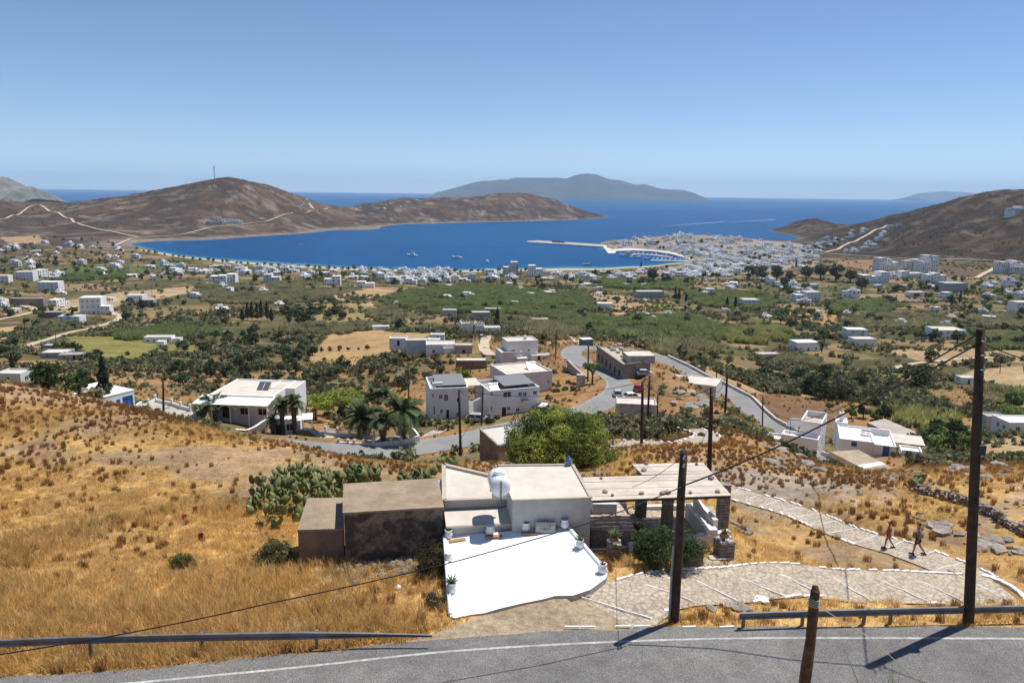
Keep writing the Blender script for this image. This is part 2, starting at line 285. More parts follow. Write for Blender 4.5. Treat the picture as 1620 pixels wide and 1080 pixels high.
# ------------------------------------------------------------------ mesh helpers
class MB:
    def __init__(s): s.v = []; s.f = []; s.m = []; s.mats = []
    def mi(s, m):
        if m not in s.mats: s.mats.append(m)
        return s.mats.index(m)
    def add(s, vs, fs, m):
        o = len(s.v); s.v += [tuple(p) for p in vs]; k = s.mi(m)
        for f in fs: s.f.append(tuple(i + o for i in f)); s.m.append(k)
        return s
    def box(s, x0, x1, y0, y1, z0, z1, m, rz=0.0, c=None, top=None, taper=0.0):
        """axis box, optional rotation about c, optional other material on top"""
        t = taper
        P = [(x0, y0, z0), (x1, y0, z0), (x1, y1, z0), (x0, y1, z0), (x0 + t, y0 + t, z1), (x1 - t, y0 + t, z1), (x1 - t, y1 - t, z1), (x0 + t, y1 - t, z1)]
        if rz:
            cx, cy = c if c else ((x0 + x1) / 2, (y0 + y1) / 2); ca, sa = math.cos(rz), math.sin(rz)
            P = [(cx + (x - cx) * ca - (y - cy) * sa, cy + (x - cx) * sa + (y - cy) * ca, z) for x, y, z in P]
        s.add(P, [(0, 3, 2, 1), (0, 1, 5, 4), (1, 2, 6, 5), (2, 3, 7, 6), (3, 0, 4, 7)], m)
        s.add(P[4:], [(0, 1, 2, 3)], top or m); return s
    def prism(s, poly, z0, z1, m, top=None, top_z=None):
        """vertical prism over an xy polygon (counter clockwise); top_z may give a height per corner"""
        n = len(poly); tz = top_z or [z1] * n
        s.add([(x, y, z0) for x, y in poly] + [(x, y, tz[i]) for i, (x, y) in enumerate(poly)], [(i, (i + 1) % n, n + (i + 1) % n, n + i) for i in range(n)] + [tuple(range(n - 1, -1, -1))], m)
        s.add([(x, y, tz[i]) for i, (x, y) in enumerate(poly)], [tuple(range(n))], top or m); return s
    def tube(s, pts, rad, m, k=8, cap=True):
        pts = [Vector(p) for p in pts]; n = len(pts); rad = rad if hasattr(rad, '__len__') else [rad] * n
        vs = []; fs = []
        for i, p in enumerate(pts):
            d = (pts[min(i + 1, n - 1)] - pts[max(i - 1, 0)]).normalized()
            a = Vector((0, 0, 1)) if abs(d.z) < 0.9 else Vector((1, 0, 0)); e1 = d.cross(a).normalized(); e2 = d.cross(e1)
            for j in range(k):
                t = 2 * math.pi * j / k; vs.append(p + (e1 * math.cos(t) + e2 * math.sin(t)) * rad[i])
        for i in range(n - 1):
            for j in range(k): fs.append((i * k + j, i * k + (j + 1) % k, (i + 1) * k + (j + 1) % k, (i + 1) * k + j))
        if cap: fs.append(tuple(range(k - 1, -1, -1))); fs.append(tuple((n - 1) * k + j for j in range(k)))
        return s.add(vs, fs, m)
    def lathe(s, prof, m, k=14, c=(0, 0, 0)):
        vs = [(c[0] + r * math.cos(2 * math.pi * j / k), c[1] + r * math.sin(2 * math.pi * j / k), c[2] + z) for r, z in prof for j in range(k)]
        fs = [(i * k + j, i * k + (j + 1) % k, (i + 1) * k + (j + 1) % k, (i + 1) * k + j) for i in range(len(prof) - 1) for j in range(k)]
        fs.append(tuple(range(k - 1, -1, -1))); fs.append(tuple((len(prof) - 1) * k + j for j in range(k)))
        return s.add(vs, fs, m)
    def mesh(s, name, smooth=False):
        me = bpy.data.meshes.new(name); me.from_pydata(s.v, [], s.f)
        for m in s.mats: me.materials.append(m)
        me.polygons.foreach_set('material_index', s.m)
        if smooth: me.polygons.foreach_set('use_smooth', [True] * len(s.f))
        me.update(); return me
    def build(s, name, parent=None, smooth=False, loc=None, rz=0.0):
        return link(name, s.mesh(name, smooth), parent, loc, rz)
def link(name, me, parent=None, loc=None, rz=0.0):
    o = bpy.data.objects.new(name, me); COL.objects.link(o)
    if parent is not None: o.parent = parent
    if loc is not None: o.location = loc
    if rz: o.rotation_euler = (0, 0, rz)
    return o
def tag(o, label=None, cat=None, group=None, kind=None):
    if label: o['label'] = label
    if cat: o['category'] = cat
    if group: o['group'] = group
    if kind: o['kind'] = kind
    return o
def thing(name, label, cat, loc=(0, 0, 0), rz=0.0, group=None):
    o = bpy.data.objects.new(name, None); COL.objects.link(o); o.location = loc; o.rotation_euler = (0, 0, rz); o.empty_display_size = 0.3
    return tag(o, label, cat, group)
def dup(root, loc, rz=0.0, scale=None, label=None, group=None):
    r = root.copy(); COL.objects.link(r); r.location = loc; r.rotation_euler = (0, 0, rz)
    if scale: r.scale = (scale,) * 3 if not hasattr(scale, '__len__') else scale
    if label: r['label'] = label
    if group: r['group'] = group
    def rec(a, b):
        for ch in KIDS.get(a.name, None) or a.children:
            c = ch.copy(); COL.objects.link(c); c.parent = b; rec(ch, c)
    rec(root, r); return r
KIDS = {}
def np_mesh(name, V, F, mats, midx=None, smooth=False, vcol=None):
    """fast mesh from arrays; F is [n,3] or [n,4]"""
    me = bpy.data.meshes.new(name); V = np.asarray(V, np.float32); F = np.asarray(F, np.int32); k = F.shape[1]
    me.vertices.add(len(V)); me.vertices.foreach_set('co', V.ravel())
    me.loops.add(F.size); me.loops.foreach_set('vertex_index', F.ravel())
    me.polygons.add(len(F)); me.polygons.foreach_set('loop_start', np.arange(0, F.size, k, dtype=np.int32))
    for m in mats: me.materials.append(m)
    if midx is not None: me.polygons.foreach_set('material_index', np.asarray(midx, np.int32))
    if smooth: me.polygons.foreach_set('use_smooth', np.ones(len(F), bool))
    me.update(calc_edges=True)
    if vcol is not None:
        a = me.color_attributes.new('cover', 'FLOAT_COLOR', 'POINT')
        a.data.foreach_set('color', np.concatenate([vcol, np.ones((len(V), 1))], 1).astype(np.float32).ravel())
    return me

# ------------------------------------------------------------------ routes draped on the ground
def catmull(P, step=1.0):
    P = [np.array(p, float) for p in P]; P = [2 * P[0] - P[1]] + P + [2 * P[-1] - P[-2]]; out = []
    for i in range(1, len(P) - 2):
        a, b, c, d = P[i - 1:i + 3]; L = np.linalg.norm(c - b); k = max(2, int(L / step))
        for t in np.linspace(0, 1, k, endpoint=False):
            out.append(0.5 * ((2 * b) + (c - a) * t + (2 * a - 5 * b + 4 * c - d) * t * t + (3 * b - a - 3 * c + d) * t ** 3))
    out.append(P[-2]); return np.array(out)
def route(pix=None, pts=None, step=1.0, ymin=9.0, smoothn=9):
    P = pts if pts is not None else [tuple(hit(u, v, ymin))[:2] for u, v in pix]
    C = catmull(P, step); z = grid_z(C[:, 0], C[:, 1])
    k = min(smoothn, len(z) // 2 * 2 - 1)
    if k > 2:
        zp = np.pad(z, k // 2, mode='edge'); z = np.convolve(zp, np.ones(k) / k, 'valid')
    return np.concatenate([C, z[:, None]], 1)
def flatten(rte, w, margin, drop=0.07):
    """press the ground to a route's level"""
    global GZ
    half = w / 2; ext = half + margin
    S = rte[::max(1, len(rte) // 400)]
    mask = (GX > S[:, 0].min() - ext) & (GX < S[:, 0].max() + ext) & (GY > S[:, 1].min() - ext) & (GY < S[:, 1].max() + ext)
    ii = np.where(mask); x = GX[ii]; y = GY[ii]
    best = np.full(len(x), 1e9); bz = np.zeros(len(x))
    a = S[:-1]; b = S[1:]
    for k in range(len(a)):
        dx, dy = b[k, 0] - a[k, 0], b[k, 1] - a[k, 1]; l2 = dx * dx + dy * dy + 1e-9
        t = np.clip(((x - a[k, 0]) * dx + (y - a[k, 1]) * dy) / l2, 0, 1)
        d = np.hypot(x - a[k, 0] - t * dx, y - a[k, 1] - t * dy); up_ = d < best
        best = np.where(up_, d, best); bz = np.where(up_, a[k, 2] + t * (b[k, 2] - a[k, 2]), bz)
    wgt = 1 - smooth(half + 0.15, ext, best)
    GZ[ii] = GZ[ii] * (1 - wgt) + (bz - drop) * wgt
def ribbon(name, rte, w, m, label=None, lift=0.0, kind='structure', off=0.0, parent=None, edge_noise=0.0, nacross=4):
    """sheet along a route"""
    T = np.gradient(rte[:, :2], axis=0); T /= np.linalg.norm(T, axis=1)[:, None] + 1e-9; Nn = np.stack([T[:, 1], -T[:, 0]], 1)
    wn = w if hasattr(w, '__len__') else np.full(len(rte), w)
    s = np.linspace(-0.5, 0.5, nacross + 1); V = []
    e0 = fbm(rte[:, 0] * 0.7, rte[:, 1] * 0.7, 3, 5) * edge_noise; e1 = fbm(rte[:, 0] * 0.7 + 50, rte[:, 1] * 0.7, 3, 6) * edge_noise
    for j, t in enumerate(s):
        o = off + t * wn
        if j == 0: o = o + e0
        if j == nacross: o = o + e1
        V.append(np.concatenate([rte[:, :2] + Nn * o[:, None], rte[:, 2:3] + lift], 1))
    V = np.stack(V, 1).reshape(-1, 3); k = nacross + 1; nL = len(rte)
    F = [(i * k + j, i * k + j + 1, (i + 1) * k + j + 1, (i + 1) * k + j) for i in range(nL - 1) for j in range(nacross)]
    F = np.array(F)[:, ::-1]
    o = link(name, np_mesh(name, V, F, [m], smooth=True), parent)
    if kind and parent is None: o['kind'] = kind
    if label: o['label'] = label
    return o

# near road: traced along its far edge, then widened towards the camera
edge = [tuple(at_h(u, v, 104.45))[:2] for u, v in ((-420, 1135), (-150, 1094), (0, 1071), (180, 1060), (340, 1046), (500, 1031), (660, 1014), (810, 1003), (1000, 994), (1180, 990), (1400, 990), (1620, 991), (1850, 992), (2300, 990))]
ec = catmull(edge, 0.6); T_ = np.gradient(ec, axis=0); T_ /= np.linalg.norm(T_, axis=1)[:, None]
RW = 6.6
near_c = np.concatenate([ec + np.stack([T_[:, 1], -T_[:, 0]], 1) * RW / 2, np.full((len(ec), 1), 104.45)], 1)
mid_pix = ((395, 694), (450, 706), (520, 716), (600, 719), (680, 708), (740, 694), (800, 679), (870, 662), (930, 646), (972, 625), (980, 606), (962, 590), (930, 577), (908, 566), (904, 557), (918, 550), (945, 549), (985, 553), (1020, 560), (1060, 575), (1095, 591), (1130, 608), (1165, 630), (1205, 660), (1250, 695), (1300, 725))
mid_c = route(mid_pix, step=2.0, smoothn=15, ymin=82)
leg1 = route(((905, 988), (985, 950), (1060, 934), (1150, 921), (1250, 920), (1350, 924), (1450, 929), (1530, 934), (1592, 936)), step=0.4, smoothn=15)
k1 = int(0.16 * len(leg1)); leg1[:k1, 2] = np.minimum(leg1[:k1, 2], np.linspace(104.40, leg1[k1, 2], k1))
leg2 = route(((1578, 930), (1545, 914), (1500, 897), (1430, 873), (1340, 838), (1250, 808), (1175, 787), (1120, 770)), step=0.4, smoothn=25)
path3 = route(((978, 706), (1020, 703), (1070, 700), (1112, 694), (1116, 686), (1090, 678), (1050, 672)), step=1.0, smoothn=9, ymin=64)
GZ_RAW = GZ.copy()
flatten(near_c, RW, 1.6, 0.05)
flatten(mid_c, 7.0, 5.0, 0.08)
flatten(leg1, 3.0, 1.2, 0.05); flatten(leg2, 2.5, 1.0, 0.05); flatten(path3, 3.2, 2.0, 0.06)
near_z = GZ.copy()
# relief noise: small bumps near, furrows on the far hills
rug = smooth(1250, 1700, RR) * smooth(4, 25, GZ)
rid = 1 - np.abs(fbm(GX / 130, GY / 130, 5, 11)) * 2
GZ = GZ + rug * (rid - 0.75) * 9 + rug * fbm(GX / 35, GY / 35, 3, 21) * 5.0
GZ = GZ + smooth(300, 450, RR) * (1 - smooth(1250, 1700, RR)) * smooth(2, 8, GZ) * fbm(GX / 60, GY / 60, 3, 31) * 1.2
slope_mid = smooth(60, 90, RR) * (1 - smooth(300, 400, RR))
GZ = GZ + slope_mid * fbm(GX / 14, GY / 14, 4, 41) * 1.0
GZ = GZ + (1 - smooth(70, 100, RR)) * (fbm(GX / 3.2, GY / 3.2, 4, 51) * 0.28 + fbm(GX / 0.8, GY / 0.8, 2, 55) * 0.06)
GZn = GZ.copy()
# keep the routes level after the noise
flatten(near_c, RW, 0.8, 0.05); flatten(mid_c, 7.0, 3.0, 0.08)
flatten(leg1, 3.0, 0.5, 0.05); flatten(leg2, 2.5, 0.5, 0.05); flatten(path3, 3.2, 1.5, 0.06)

# ------------------------------------------------------------------ tracks, pads
def in_poly(x, y, poly):
    x = np.asarray(x); ins = np.zeros(x.shape, bool); n_ = len(poly); j = n_ - 1
    for i in range(n_):
        xi, yi = poly[i]; xj, yj = poly[j]
        c = ((yi > y) != (yj > y)) & (x < (xj - xi) * (y - yi) / (yj - yi + 1e-12) + xi); ins ^= c; j = i
    return ins
def wpoly(pix, h=None): return [tuple(hit(u, v) if h is None else at_h(u, v, h))[:2] for u, v in pix]
def pad(poly, h, margin=1.0):
    """level a polygon of ground"""
    global GZ
    P = np.array(poly); c = P.mean(0); big = c + (P - c) * (1 + margin / np.maximum(np.linalg.norm(P - c, axis=1)[:, None], 0.1))
    GZ = np.where(in_poly(GX, GY, [tuple(p) for p in big]), h, GZ)
tracks = []
for pix, wd in ((((-60, 362), (0, 347), (35, 336), (63, 324.5), (85, 335), (108, 345), (125, 354), (160, 364), (218, 376)), 7),
                (((182, 389), (200, 381), (220, 376.5), (290, 371), (330, 361), (380, 356), (420, 351), (437, 345), (460, 338), (500, 333), (519, 329)), 8),
                (((497, 332), (494, 327), (489, 321)), 8),
                (((1306, 400), (1345, 384), (1380, 367), (1405, 355)), 7),
                (((1290, 402), (1332, 403), (1420, 409), (1480, 411), (1590, 415), (1720, 420)), 6),
                (((1584, 415), (1565, 430), (1545, 441)), 7),
                (((-20, 466), (2, 472), (40, 484), (65, 491), (100, 488), (125, 484)), 6),
                (((-30, 512), (0, 505), (30, 499), (60, 492)), 5),
                (((30, 552), (60, 541), (110, 526), (150, 518), (180, 508), (189, 500), (175, 494)), 5.5),
                (((225, 470), (262, 467), (300, 461)), 6),
                (((860, 520), (900, 533), (925, 546)), 4),
                (((770, 533), (765, 548), (775, 560)), 5),
                (((1400, 585), (1470, 572), (1560, 566), (1640, 566)), 3.5)):
    r_ = route(pix, step=4.0 if pix[0][1] > 480 else 9.0, smoothn=5); tracks.append((r_, wd)); flatten(r_, wd, wd * 0.8, 0.15)
patio_poly = wpoly(((938, 868), (925, 835), (1000, 815), (1130, 812), (1155, 850), (1110, 872), (1010, 880)), 103.45)
pad(patio_poly, 103.38, 0.2)
# ground brought up to the front edge of the terrace
fe = np.array([tuple(at_y(*q)) for q in ((961, 911, 27.9), (945, 925, 27.2), (907, 943, 26.35), (877, 944, 26.3), (824, 956, 25.75), (766, 971, 25.05), (715, 979, 24.8), (690, 985, 24.6))])
fe[:, 2] = np.minimum(fe[:, 2], 104.75); flatten(fe, 0.6, 1.2, 0.09); flatten(leg1[int(0.10 * len(leg1)):], 3.0, 0.4, 0.05); flatten(near_c, RW, 0.35, 0.05)
GZ_FINAL = GZ

# ------------------------------------------------------------------ land cover colours (what grows or lies there)
C_STRAW = np.array((0.43, 0.265, 0.10)); C_GOLD = np.array((0.53, 0.34, 0.13)); C_RUST = np.array((0.22, 0.115, 0.05)); C_SOIL = np.array((0.29, 0.205, 0.135))
C_SCRUB = np.array((0.155, 0.13, 0.06)); C_TAN = np.array((0.36, 0.245, 0.135)); C_OLIVE = np.array((0.15, 0.125, 0.055)); C_GREEN = np.array((0.10, 0.11, 0.042))
C_HEATH = np.array((0.068, 0.048, 0.037)); C_HEATH2 = np.array((0.115, 0.074, 0.050)); C_ROCK = np.array((0.33, 0.27, 0.215)); C_TOWN = np.array((0.25, 0.215, 0.18)); C_SAND = np.array((0.56, 0.46, 0.33))
def mix(a, b, t): return a * (1 - t[..., None]) + b * t[..., None]
n_big = fbm(GX / 9, GY / 9, 4, 61); n_med = fbm(GX / 2.6, GY / 2.6, 4, 71); n_far = fbm(GX / 90, GY / 90, 4, 81); n_fm = fbm(GX / 22, GY / 22, 4, 91)
C = np.broadcast_to(C_STRAW, GX.shape + (3,)).copy()
C = mix(C, C_GOLD, smooth(0.0, 0.35, n_big)); C = mix(C, C_RUST, smooth(0.05, 0.45, n_med) * 0.5); C = mix(C, C_SOIL, smooth(0.08, 0.3, -n_big + 0.25 * n_med) * 0.75)
right_rock = smooth(-6, 6, GX) * smooth(38, 52, GY); C = mix(C, C_ROCK, right_rock * smooth(0.0, 0.25, fbm(GX / 6, GY / 6, 4, 66)) * 0.85)
# slopes behind the crest
s1 = smooth(66, 90, RR); Cm = np.broadcast_to(np.array((0.27, 0.155, 0.07)), C.shape); Cm = mix(Cm, C_SCRUB, smooth(-0.05, 0.3, fbm(GX / 18, GY / 18, 4, 73))); Cm = mix(Cm, C_TAN, smooth(0.15, 0.4, fbm(GX / 25, GY / 25, 3, 74)))
C = mix(C, Cm, s1)
# valley parcels
ang = 0.35; px_ = (GX * math.cos(ang) + GY * math.sin(ang)) / 62; py_ = (-GX * math.sin(ang) + GY * math.cos(ang)) / 38
px_ = px_ + 0.35 * fbm(GX / 120, GY / 120, 2, 5); cid = _hash(np.floor(px_), np.floor(py_ + 0.4 * np.floor(px_)), 9)
Cv = np.where((cid < 0.22)[..., None], C_TAN, np.where((cid < 0.50)[..., None], C_OLIVE, np.where((cid < 0.75)[..., None], C_GREEN, np.where((cid < 0.88)[..., None], np.array((0.30, 0.22, 0.10)), C_SCRUB))))
Cv = mix(Cv, C_SCRUB, smooth(0.05, 0.3, n_fm)); Cv = mix(Cv, C_TAN, smooth(0.2, 0.4, -n_fm))
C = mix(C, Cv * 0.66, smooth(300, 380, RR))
# far hills
far = np.maximum(smooth(1250, 1500, RR) * smooth(5, 14, GZ + 4 * n_fm), smooth(1600, 1680, RR))
Ch = np.broadcast_to(C_HEATH, C.shape); Ch = mix(Ch, C_HEATH2, smooth(-0.1, 0.35, n_far)); Ch = mix(Ch, np.array((0.045, 0.035, 0.026)), smooth(0.1, 0.4, n_fm) * 0.7)
Ch = mix(Ch, C_ROCK * 0.8, smooth(0.3, 0.5, fbm(GX / 45, GY / 45, 5, 95)) * 0.7); Ch = mix(Ch, C_ROCK * 0.75, (1 - smooth(1.5, 5.5, GZ + 3 * n_fm)) * smooth(1500, 1800, RR) * 0.75)
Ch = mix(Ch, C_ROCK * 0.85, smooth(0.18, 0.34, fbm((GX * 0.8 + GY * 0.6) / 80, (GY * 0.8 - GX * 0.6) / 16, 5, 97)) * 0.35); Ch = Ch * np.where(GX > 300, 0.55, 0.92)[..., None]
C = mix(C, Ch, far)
C = mix(C, C_SAND, 0.8 * (1 - smooth(0.9, 1.8, GZ)) * smooth(900, 1000, RR) * (1 - smooth(1500, 1700, RR)))
tp = wpoly(((950, 394), (1010, 374), (1110, 370), (1250, 383), (1300, 400), (1290, 425), (1100, 440), (1000, 432), (1085, 415), (1050, 402)), 6)
C = np.where(in_poly(GX, GY, tp)[..., None], C_TOWN * (1 + 0.25 * n_fm[..., None]), C)
# single fields that can be made out
for pix, col in ((((522, 525), (600, 522), (690, 527), (640, 547), (612, 556), (600, 578), (545, 586), (500, 575), (487, 566)), (0.52, 0.34, 0.16)),
                 (((1200, 622), (1240, 618), (1330, 640), (1330, 662), (1270, 680), (1215, 655)), (0.235, 0.135, 0.075)),
                 (((105, 532), (180, 527), (250, 533), (330, 540), (345, 556), (260, 572), (150, 566)), (0.25, 0.225, 0.07)),
                 (((70, 478), (190, 462), (305, 452), (305, 463), (200, 480), (120, 503), (80, 492)), (0.45, 0.32, 0.18)),
                 (((1290, 590), (1440, 575), (1500, 580), (1400, 605), (1310, 605)), (0.24, 0.23, 0.07)),
                 (((1540, 585), (1640, 575), (1660, 610), (1580, 612), (1510, 600)), (0.48, 0.35, 0.19)),
                 (((1400, 555), (1500, 545), (1620, 556), (1620, 572), (1480, 578)), (0.44, 0.31, 0.17)),
                 (((1545, 700), (1640, 690), (1680, 730), (1560, 745)), (0.50, 0.36, 0.19)),
                 (((1240, 488), (1335, 493), (1335, 512), (1270, 512), (1235, 500)), (0.46, 0.28, 0.12)),
                 (((930, 465), (985, 468), (1030, 480), (1040, 492), (985, 505), (965, 490)), (0.46, 0.31, 0.18)),
                 (((1018, 481), (1060, 482), (1075, 490), (1030, 493)), (0.24, 0.26, 0.07)),
                 (((1340, 467), (1450, 462), (1470, 473), (1380, 480)), (0.36, 0.24, 0.14)),
                 (((1482, 430), (1500, 422), (1568, 432), (1560, 441), (1500, 436)), (0.17, 0.105, 0.07)),
                 (((1320, 412), (1395, 410), (1380, 428), (1335, 425)), (0.34, 0.20, 0.12)),
                 (((520, 468), (590, 455), (625, 460), (600, 470), (540, 476)), (0.48, 0.33, 0.17)),
                 (((545, 480), (590, 478), (590, 490), (550, 490)), (0.46, 0.33, 0.20)),
                 (((0, 375), (60, 372), (72, 384), (15, 388)), (0.42, 0.28, 0.15)),
                 (((245, 410), (290, 415), (300, 425), (250, 425)), (0.10, 0.15, 0.05)),
                 (((95, 420), (200, 418), (240, 425), (200, 440), (90, 436)), (0.12, 0.15, 0.055)),
                 (((0, 518), (28, 515), (32, 525), (20, 540), (0, 545)), (0.47, 0.32, 0.17)),
                 (((820, 500), (850, 505), (870, 520), (830, 512)), (0.42, 0.27, 0.15)),
                 (((770, 605), (800, 575), (830, 590), (815, 610)), (0.46, 0.25, 0.11)),
                 (((600, 640), (650, 595), (690, 600), (680, 640), (640, 660)), (0.40, 0.23, 0.10)),
                 (((470, 490), (520, 480), (640, 487), (600, 505), (500, 512)), (0.33, 0.25, 0.11))):
    C = np.where(in_poly(GX, GY, wpoly(pix))[..., None], np.array(col) * 0.74 * (1 + 0.16 * n_fm[..., None] + 0.12 * n_med[..., None]), C)
# trodden dust by the road and the path start
dust = wpoly(((640, 1012), (760, 975), (900, 940), (985, 935), (1060, 985), (900, 1003), (760, 1010)), 104.45)
C = np.where(in_poly(GX, GY, dust)[..., None], np.array((0.36, 0.28, 0.195)) * (1 + 0.12 * n_med[..., None]), C)
COVER = C

idx = np.arange(NR * NT).reshape(NR, NT)
a_, b_, c_, d_ = idx[:-1, :-1], idx[:-1, 1:], idx[1:, 1:], idx[1:, :-1]
keep = np.maximum.reduce([GZ[:-1, :-1], GZ[:-1, 1:], GZ[1:, 1:], GZ[1:, :-1]]) > -5
Fq = np.stack([a_[keep], d_[keep], c_[keep], b_[keep]], 1)[:, ::-1]
V = np.stack([GX, GY, GZ], -1).reshape(-1, 3)
def ground_mat():
    m = bpy.data.materials.new('dry_ground'); m.use_nodes = True; t = m.node_tree; N = t.nodes; L = t.links
    b = N['Principled BSDF']; b.inputs['Roughness'].default_value = 0.97; b.inputs['Specular IOR Level'].default_value = 0.1
    a = N.new('ShaderNodeVertexColor'); a.layer_name = 'cover'; tc = N.new('ShaderNodeTexCoord'); last = a.outputs['Color']
    for s, amt in ((0.012, 0.16), (0.07, 0.2), (0.45, 0.28), (3.1, 0.3), (17.0, 0.3)):
        nn = N.new('ShaderNodeTexNoise'); nn.inputs['Scale'].default_value = s; nn.inputs['Detail'].default_value = 4; nn.inputs['Roughness'].default_value = 0.7
        L.new(tc.outputs['Object'], nn.inputs['Vector']); mr = N.new('ShaderNodeMapRange'); mr.inputs[1].default_value = 0.3; mr.inputs[2].default_value = 0.7
        mr.inputs[3].default_value = 1 - amt; mr.inputs[4].default_value = 1 + amt; L.new(nn.outputs['Fac'], mr.inputs[0])
        ml = N.new('ShaderNodeVectorMath'); ml.operation = 'SCALE'; L.new(last, ml.inputs[0]); L.new(mr.outputs[0], ml.inputs['Scale']); last = ml.outputs[0]
    L.new(last, b.inputs['Base Color'])
    nb = N.new('ShaderNodeTexNoise'); nb.inputs['Scale'].default_value = 4.0; nb.inputs['Detail'].default_value = 8; L.new(tc.outputs['Object'], nb.inputs['Vector'])
    nb2 = N.new('ShaderNodeTexNoise'); nb2.inputs['Scale'].default_value = 0.09; nb2.inputs['Detail'].default_value = 8; L.new(tc.outputs['Object'], nb2.inputs['Vector'])
    bp = N.new('ShaderNodeBump'); bp.inputs['Strength'].default_value = 0.7; bp.inputs['Distance'].default_value = 0.12; L.new(nb.outputs['Fac'], bp.inputs['Height'])
    bp2 = N.new('ShaderNodeBump'); bp2.inputs['Strength'].default_value = 0.6; bp2.inputs['Distance'].default_value = 3.0; L.new(nb2.outputs['Fac'], bp2.inputs['Height']); L.new(bp.outputs[0], bp2.inputs['Normal'])
    L.new(bp2.outputs[0], b.inputs['Normal']); return m
GROUND = ground_mat()
ter = link('terrain', np_mesh('terrain', V, Fq, [GROUND], smooth=True, vcol=C.reshape(-1, 3))); ter['kind'] = 'structure'

# ------------------------------------------------------------------ sea
sr = np.concatenate([np.exp(np.linspace(math.log(700), math.log(5200), 260)), np.exp(np.linspace(math.log(5400), math.log(42000), 40))])
st = np.linspace(R(-58), R(58), 260); SR, ST = np.meshgrid(sr, st, indexing='ij'); SX = np.sin(ST) * SR; SY = np.cos(ST) * SR
dep = np.where(SR < 5190, -grid_z(SX, SY), 20); dep = np.where(np.abs(ST) > R(51.5), 20, dep)
C_DEEP = np.array((0.0015, 0.05, 0.16)); C_MID = np.array((0.003, 0.085, 0.225)); C_SHAL = np.array((0.05, 0.21, 0.27))
sn = fbm(SX / 260, SY / 700, 4, 3)
sea_c = mix(np.broadcast_to(C_DEEP, SX.shape + (3,)), C_MID, np.clip(0.30 + 0.55 * sn, 0, 1)); sea_c = mix(sea_c, C_SHAL, (1 - smooth(0.1, 1.6, dep + 0.6 * sn)) * (1 - smooth(1600, 1900, SR)))
k_ = SX.shape[1]; si = np.arange(SX.size).reshape(SX.shape)
SF = np.stack([si[:-1, :-1].ravel(), si[:-1, 1:].ravel(), si[1:, 1:].ravel(), si[1:, :-1].ravel()], 1)
def sea_mat():
    m = bpy.data.materials.new('sea_water'); m.use_nodes = True; t = m.node_tree; N = t.nodes; L = t.links; b = N['Principled BSDF']
    a = N.new('ShaderNodeVertexColor'); a.layer_name = 'cover'; tc = N.new('ShaderNodeTexCoord')
    mp = N.new('ShaderNodeMapping'); mp.inputs['Rotation'].default_value = (0, 0, 0.5); mp.inputs['Scale'].default_value = (0.02, 0.06, 0.05); L.new(tc.outputs['Object'], mp.inputs[0])
    n1 = N.new('ShaderNodeTexNoise'); n1.inputs['Scale'].default_value = 1.0; n1.inputs['Detail'].default_value = 8; n1.inputs['Roughness'].default_value = 0.65; L.new(mp.outputs[0], n1.inputs['Vector'])
    mr = N.new('ShaderNodeMapRange'); mr.inputs[1].default_value = 0.3; mr.inputs[2].default_value = 0.7; mr.inputs[3].default_value = 0.7; mr.inputs[4].default_value = 1.35; L.new(n1.outputs['Fac'], mr.inputs[0])
    ml = N.new('ShaderNodeVectorMath'); ml.operation = 'SCALE'; L.new(a.outputs['Color'], ml.inputs[0]); L.new(mr.outputs[0], ml.inputs['Scale']); L.new(ml.outputs[0], b.inputs['Base Color'])
    b.inputs['Roughness'].default_value = 0.32; b.inputs['IOR'].default_value = 1.33; b.inputs['Specular IOR Level'].default_value = 0.02; b.inputs['Specular Tint'].default_value = (0.22, 0.42, 0.7, 1)
    n2 = N.new('ShaderNodeTexNoise'); n2.inputs['Scale'].default_value = 0.35; n2.inputs['Detail'].default_value = 4; L.new(tc.outputs['Object'], n2.inputs['Vector'])
    bp = N.new('ShaderNodeBump'); bp.inputs['Strength'].default_value = 0.5; bp.inputs['Distance'].default_value = 0.5; L.new(n2.outputs['Fac'], bp.inputs['Height']); L.new(bp.outputs[0], b.inputs['Normal'])
    return m
sea = link('sea', np_mesh('sea', np.stack([SX, SY, np.zeros_like(SX)], -1).reshape(-1, 3), SF, [sea_mat()], smooth=True, vcol=sea_c.reshape(-1, 3))); sea['kind'] = 'structure'

# ------------------------------------------------------------------ far land
def ridge(name, prof, dist, depth, m, rough_amp, seed, nx=160, ny=40):
    """a mountain ridge built from the heights of its skyline at a given distance"""
    us = np.linspace(prof[0][0], prof[-1][0], nx); vs_ = np.interp(us, [p[0] for p in prof], [p[1] for p in prof])
    P = np.array([tuple(at_y(u, v, dist)) for u, v in zip(us, vs_)]); s = np.linspace(-1, 1, ny)
    Vv = np.empty((nx, ny, 3))
    for j, t in enumerate(s):
        y = dist + t * depth; Vv[:, j, 0] = P[:, 0] * (1 + 0.25 * t * depth / dist); Vv[:, j, 1] = y
        sh = max(0, 1 - abs(t) ** 1.3); nz = fbm(P[:, 0] / (depth * 0.45), np.full(nx, y) / (depth * 0.45), 5, seed)
        Vv[:, j, 2] = np.maximum(P[:, 2], 0) * (sh + 0.55 * sh * (1 - sh) * nz) - 15 * (abs(t) > 0.97) + (nz * rough_amp * sh * (abs(t) > 0.04))
    ii = np.arange(nx * ny).reshape(nx, ny); Ff = np.stack([ii[:-1, :-1].ravel(), ii[1:, :-1].ravel(), ii[1:, 1:].ravel(), ii[:-1, 1:].ravel()], 1)
    o = link(name, np_mesh(name, Vv.reshape(-1, 3), Ff, [m], smooth=True)); o['kind'] = 'structure'; return o
ISLE = mat('island_scrub', (0.075, 0.08, 0.075), 0.97, 0.25, 0.002, (0.05, 0.058, 0.052))
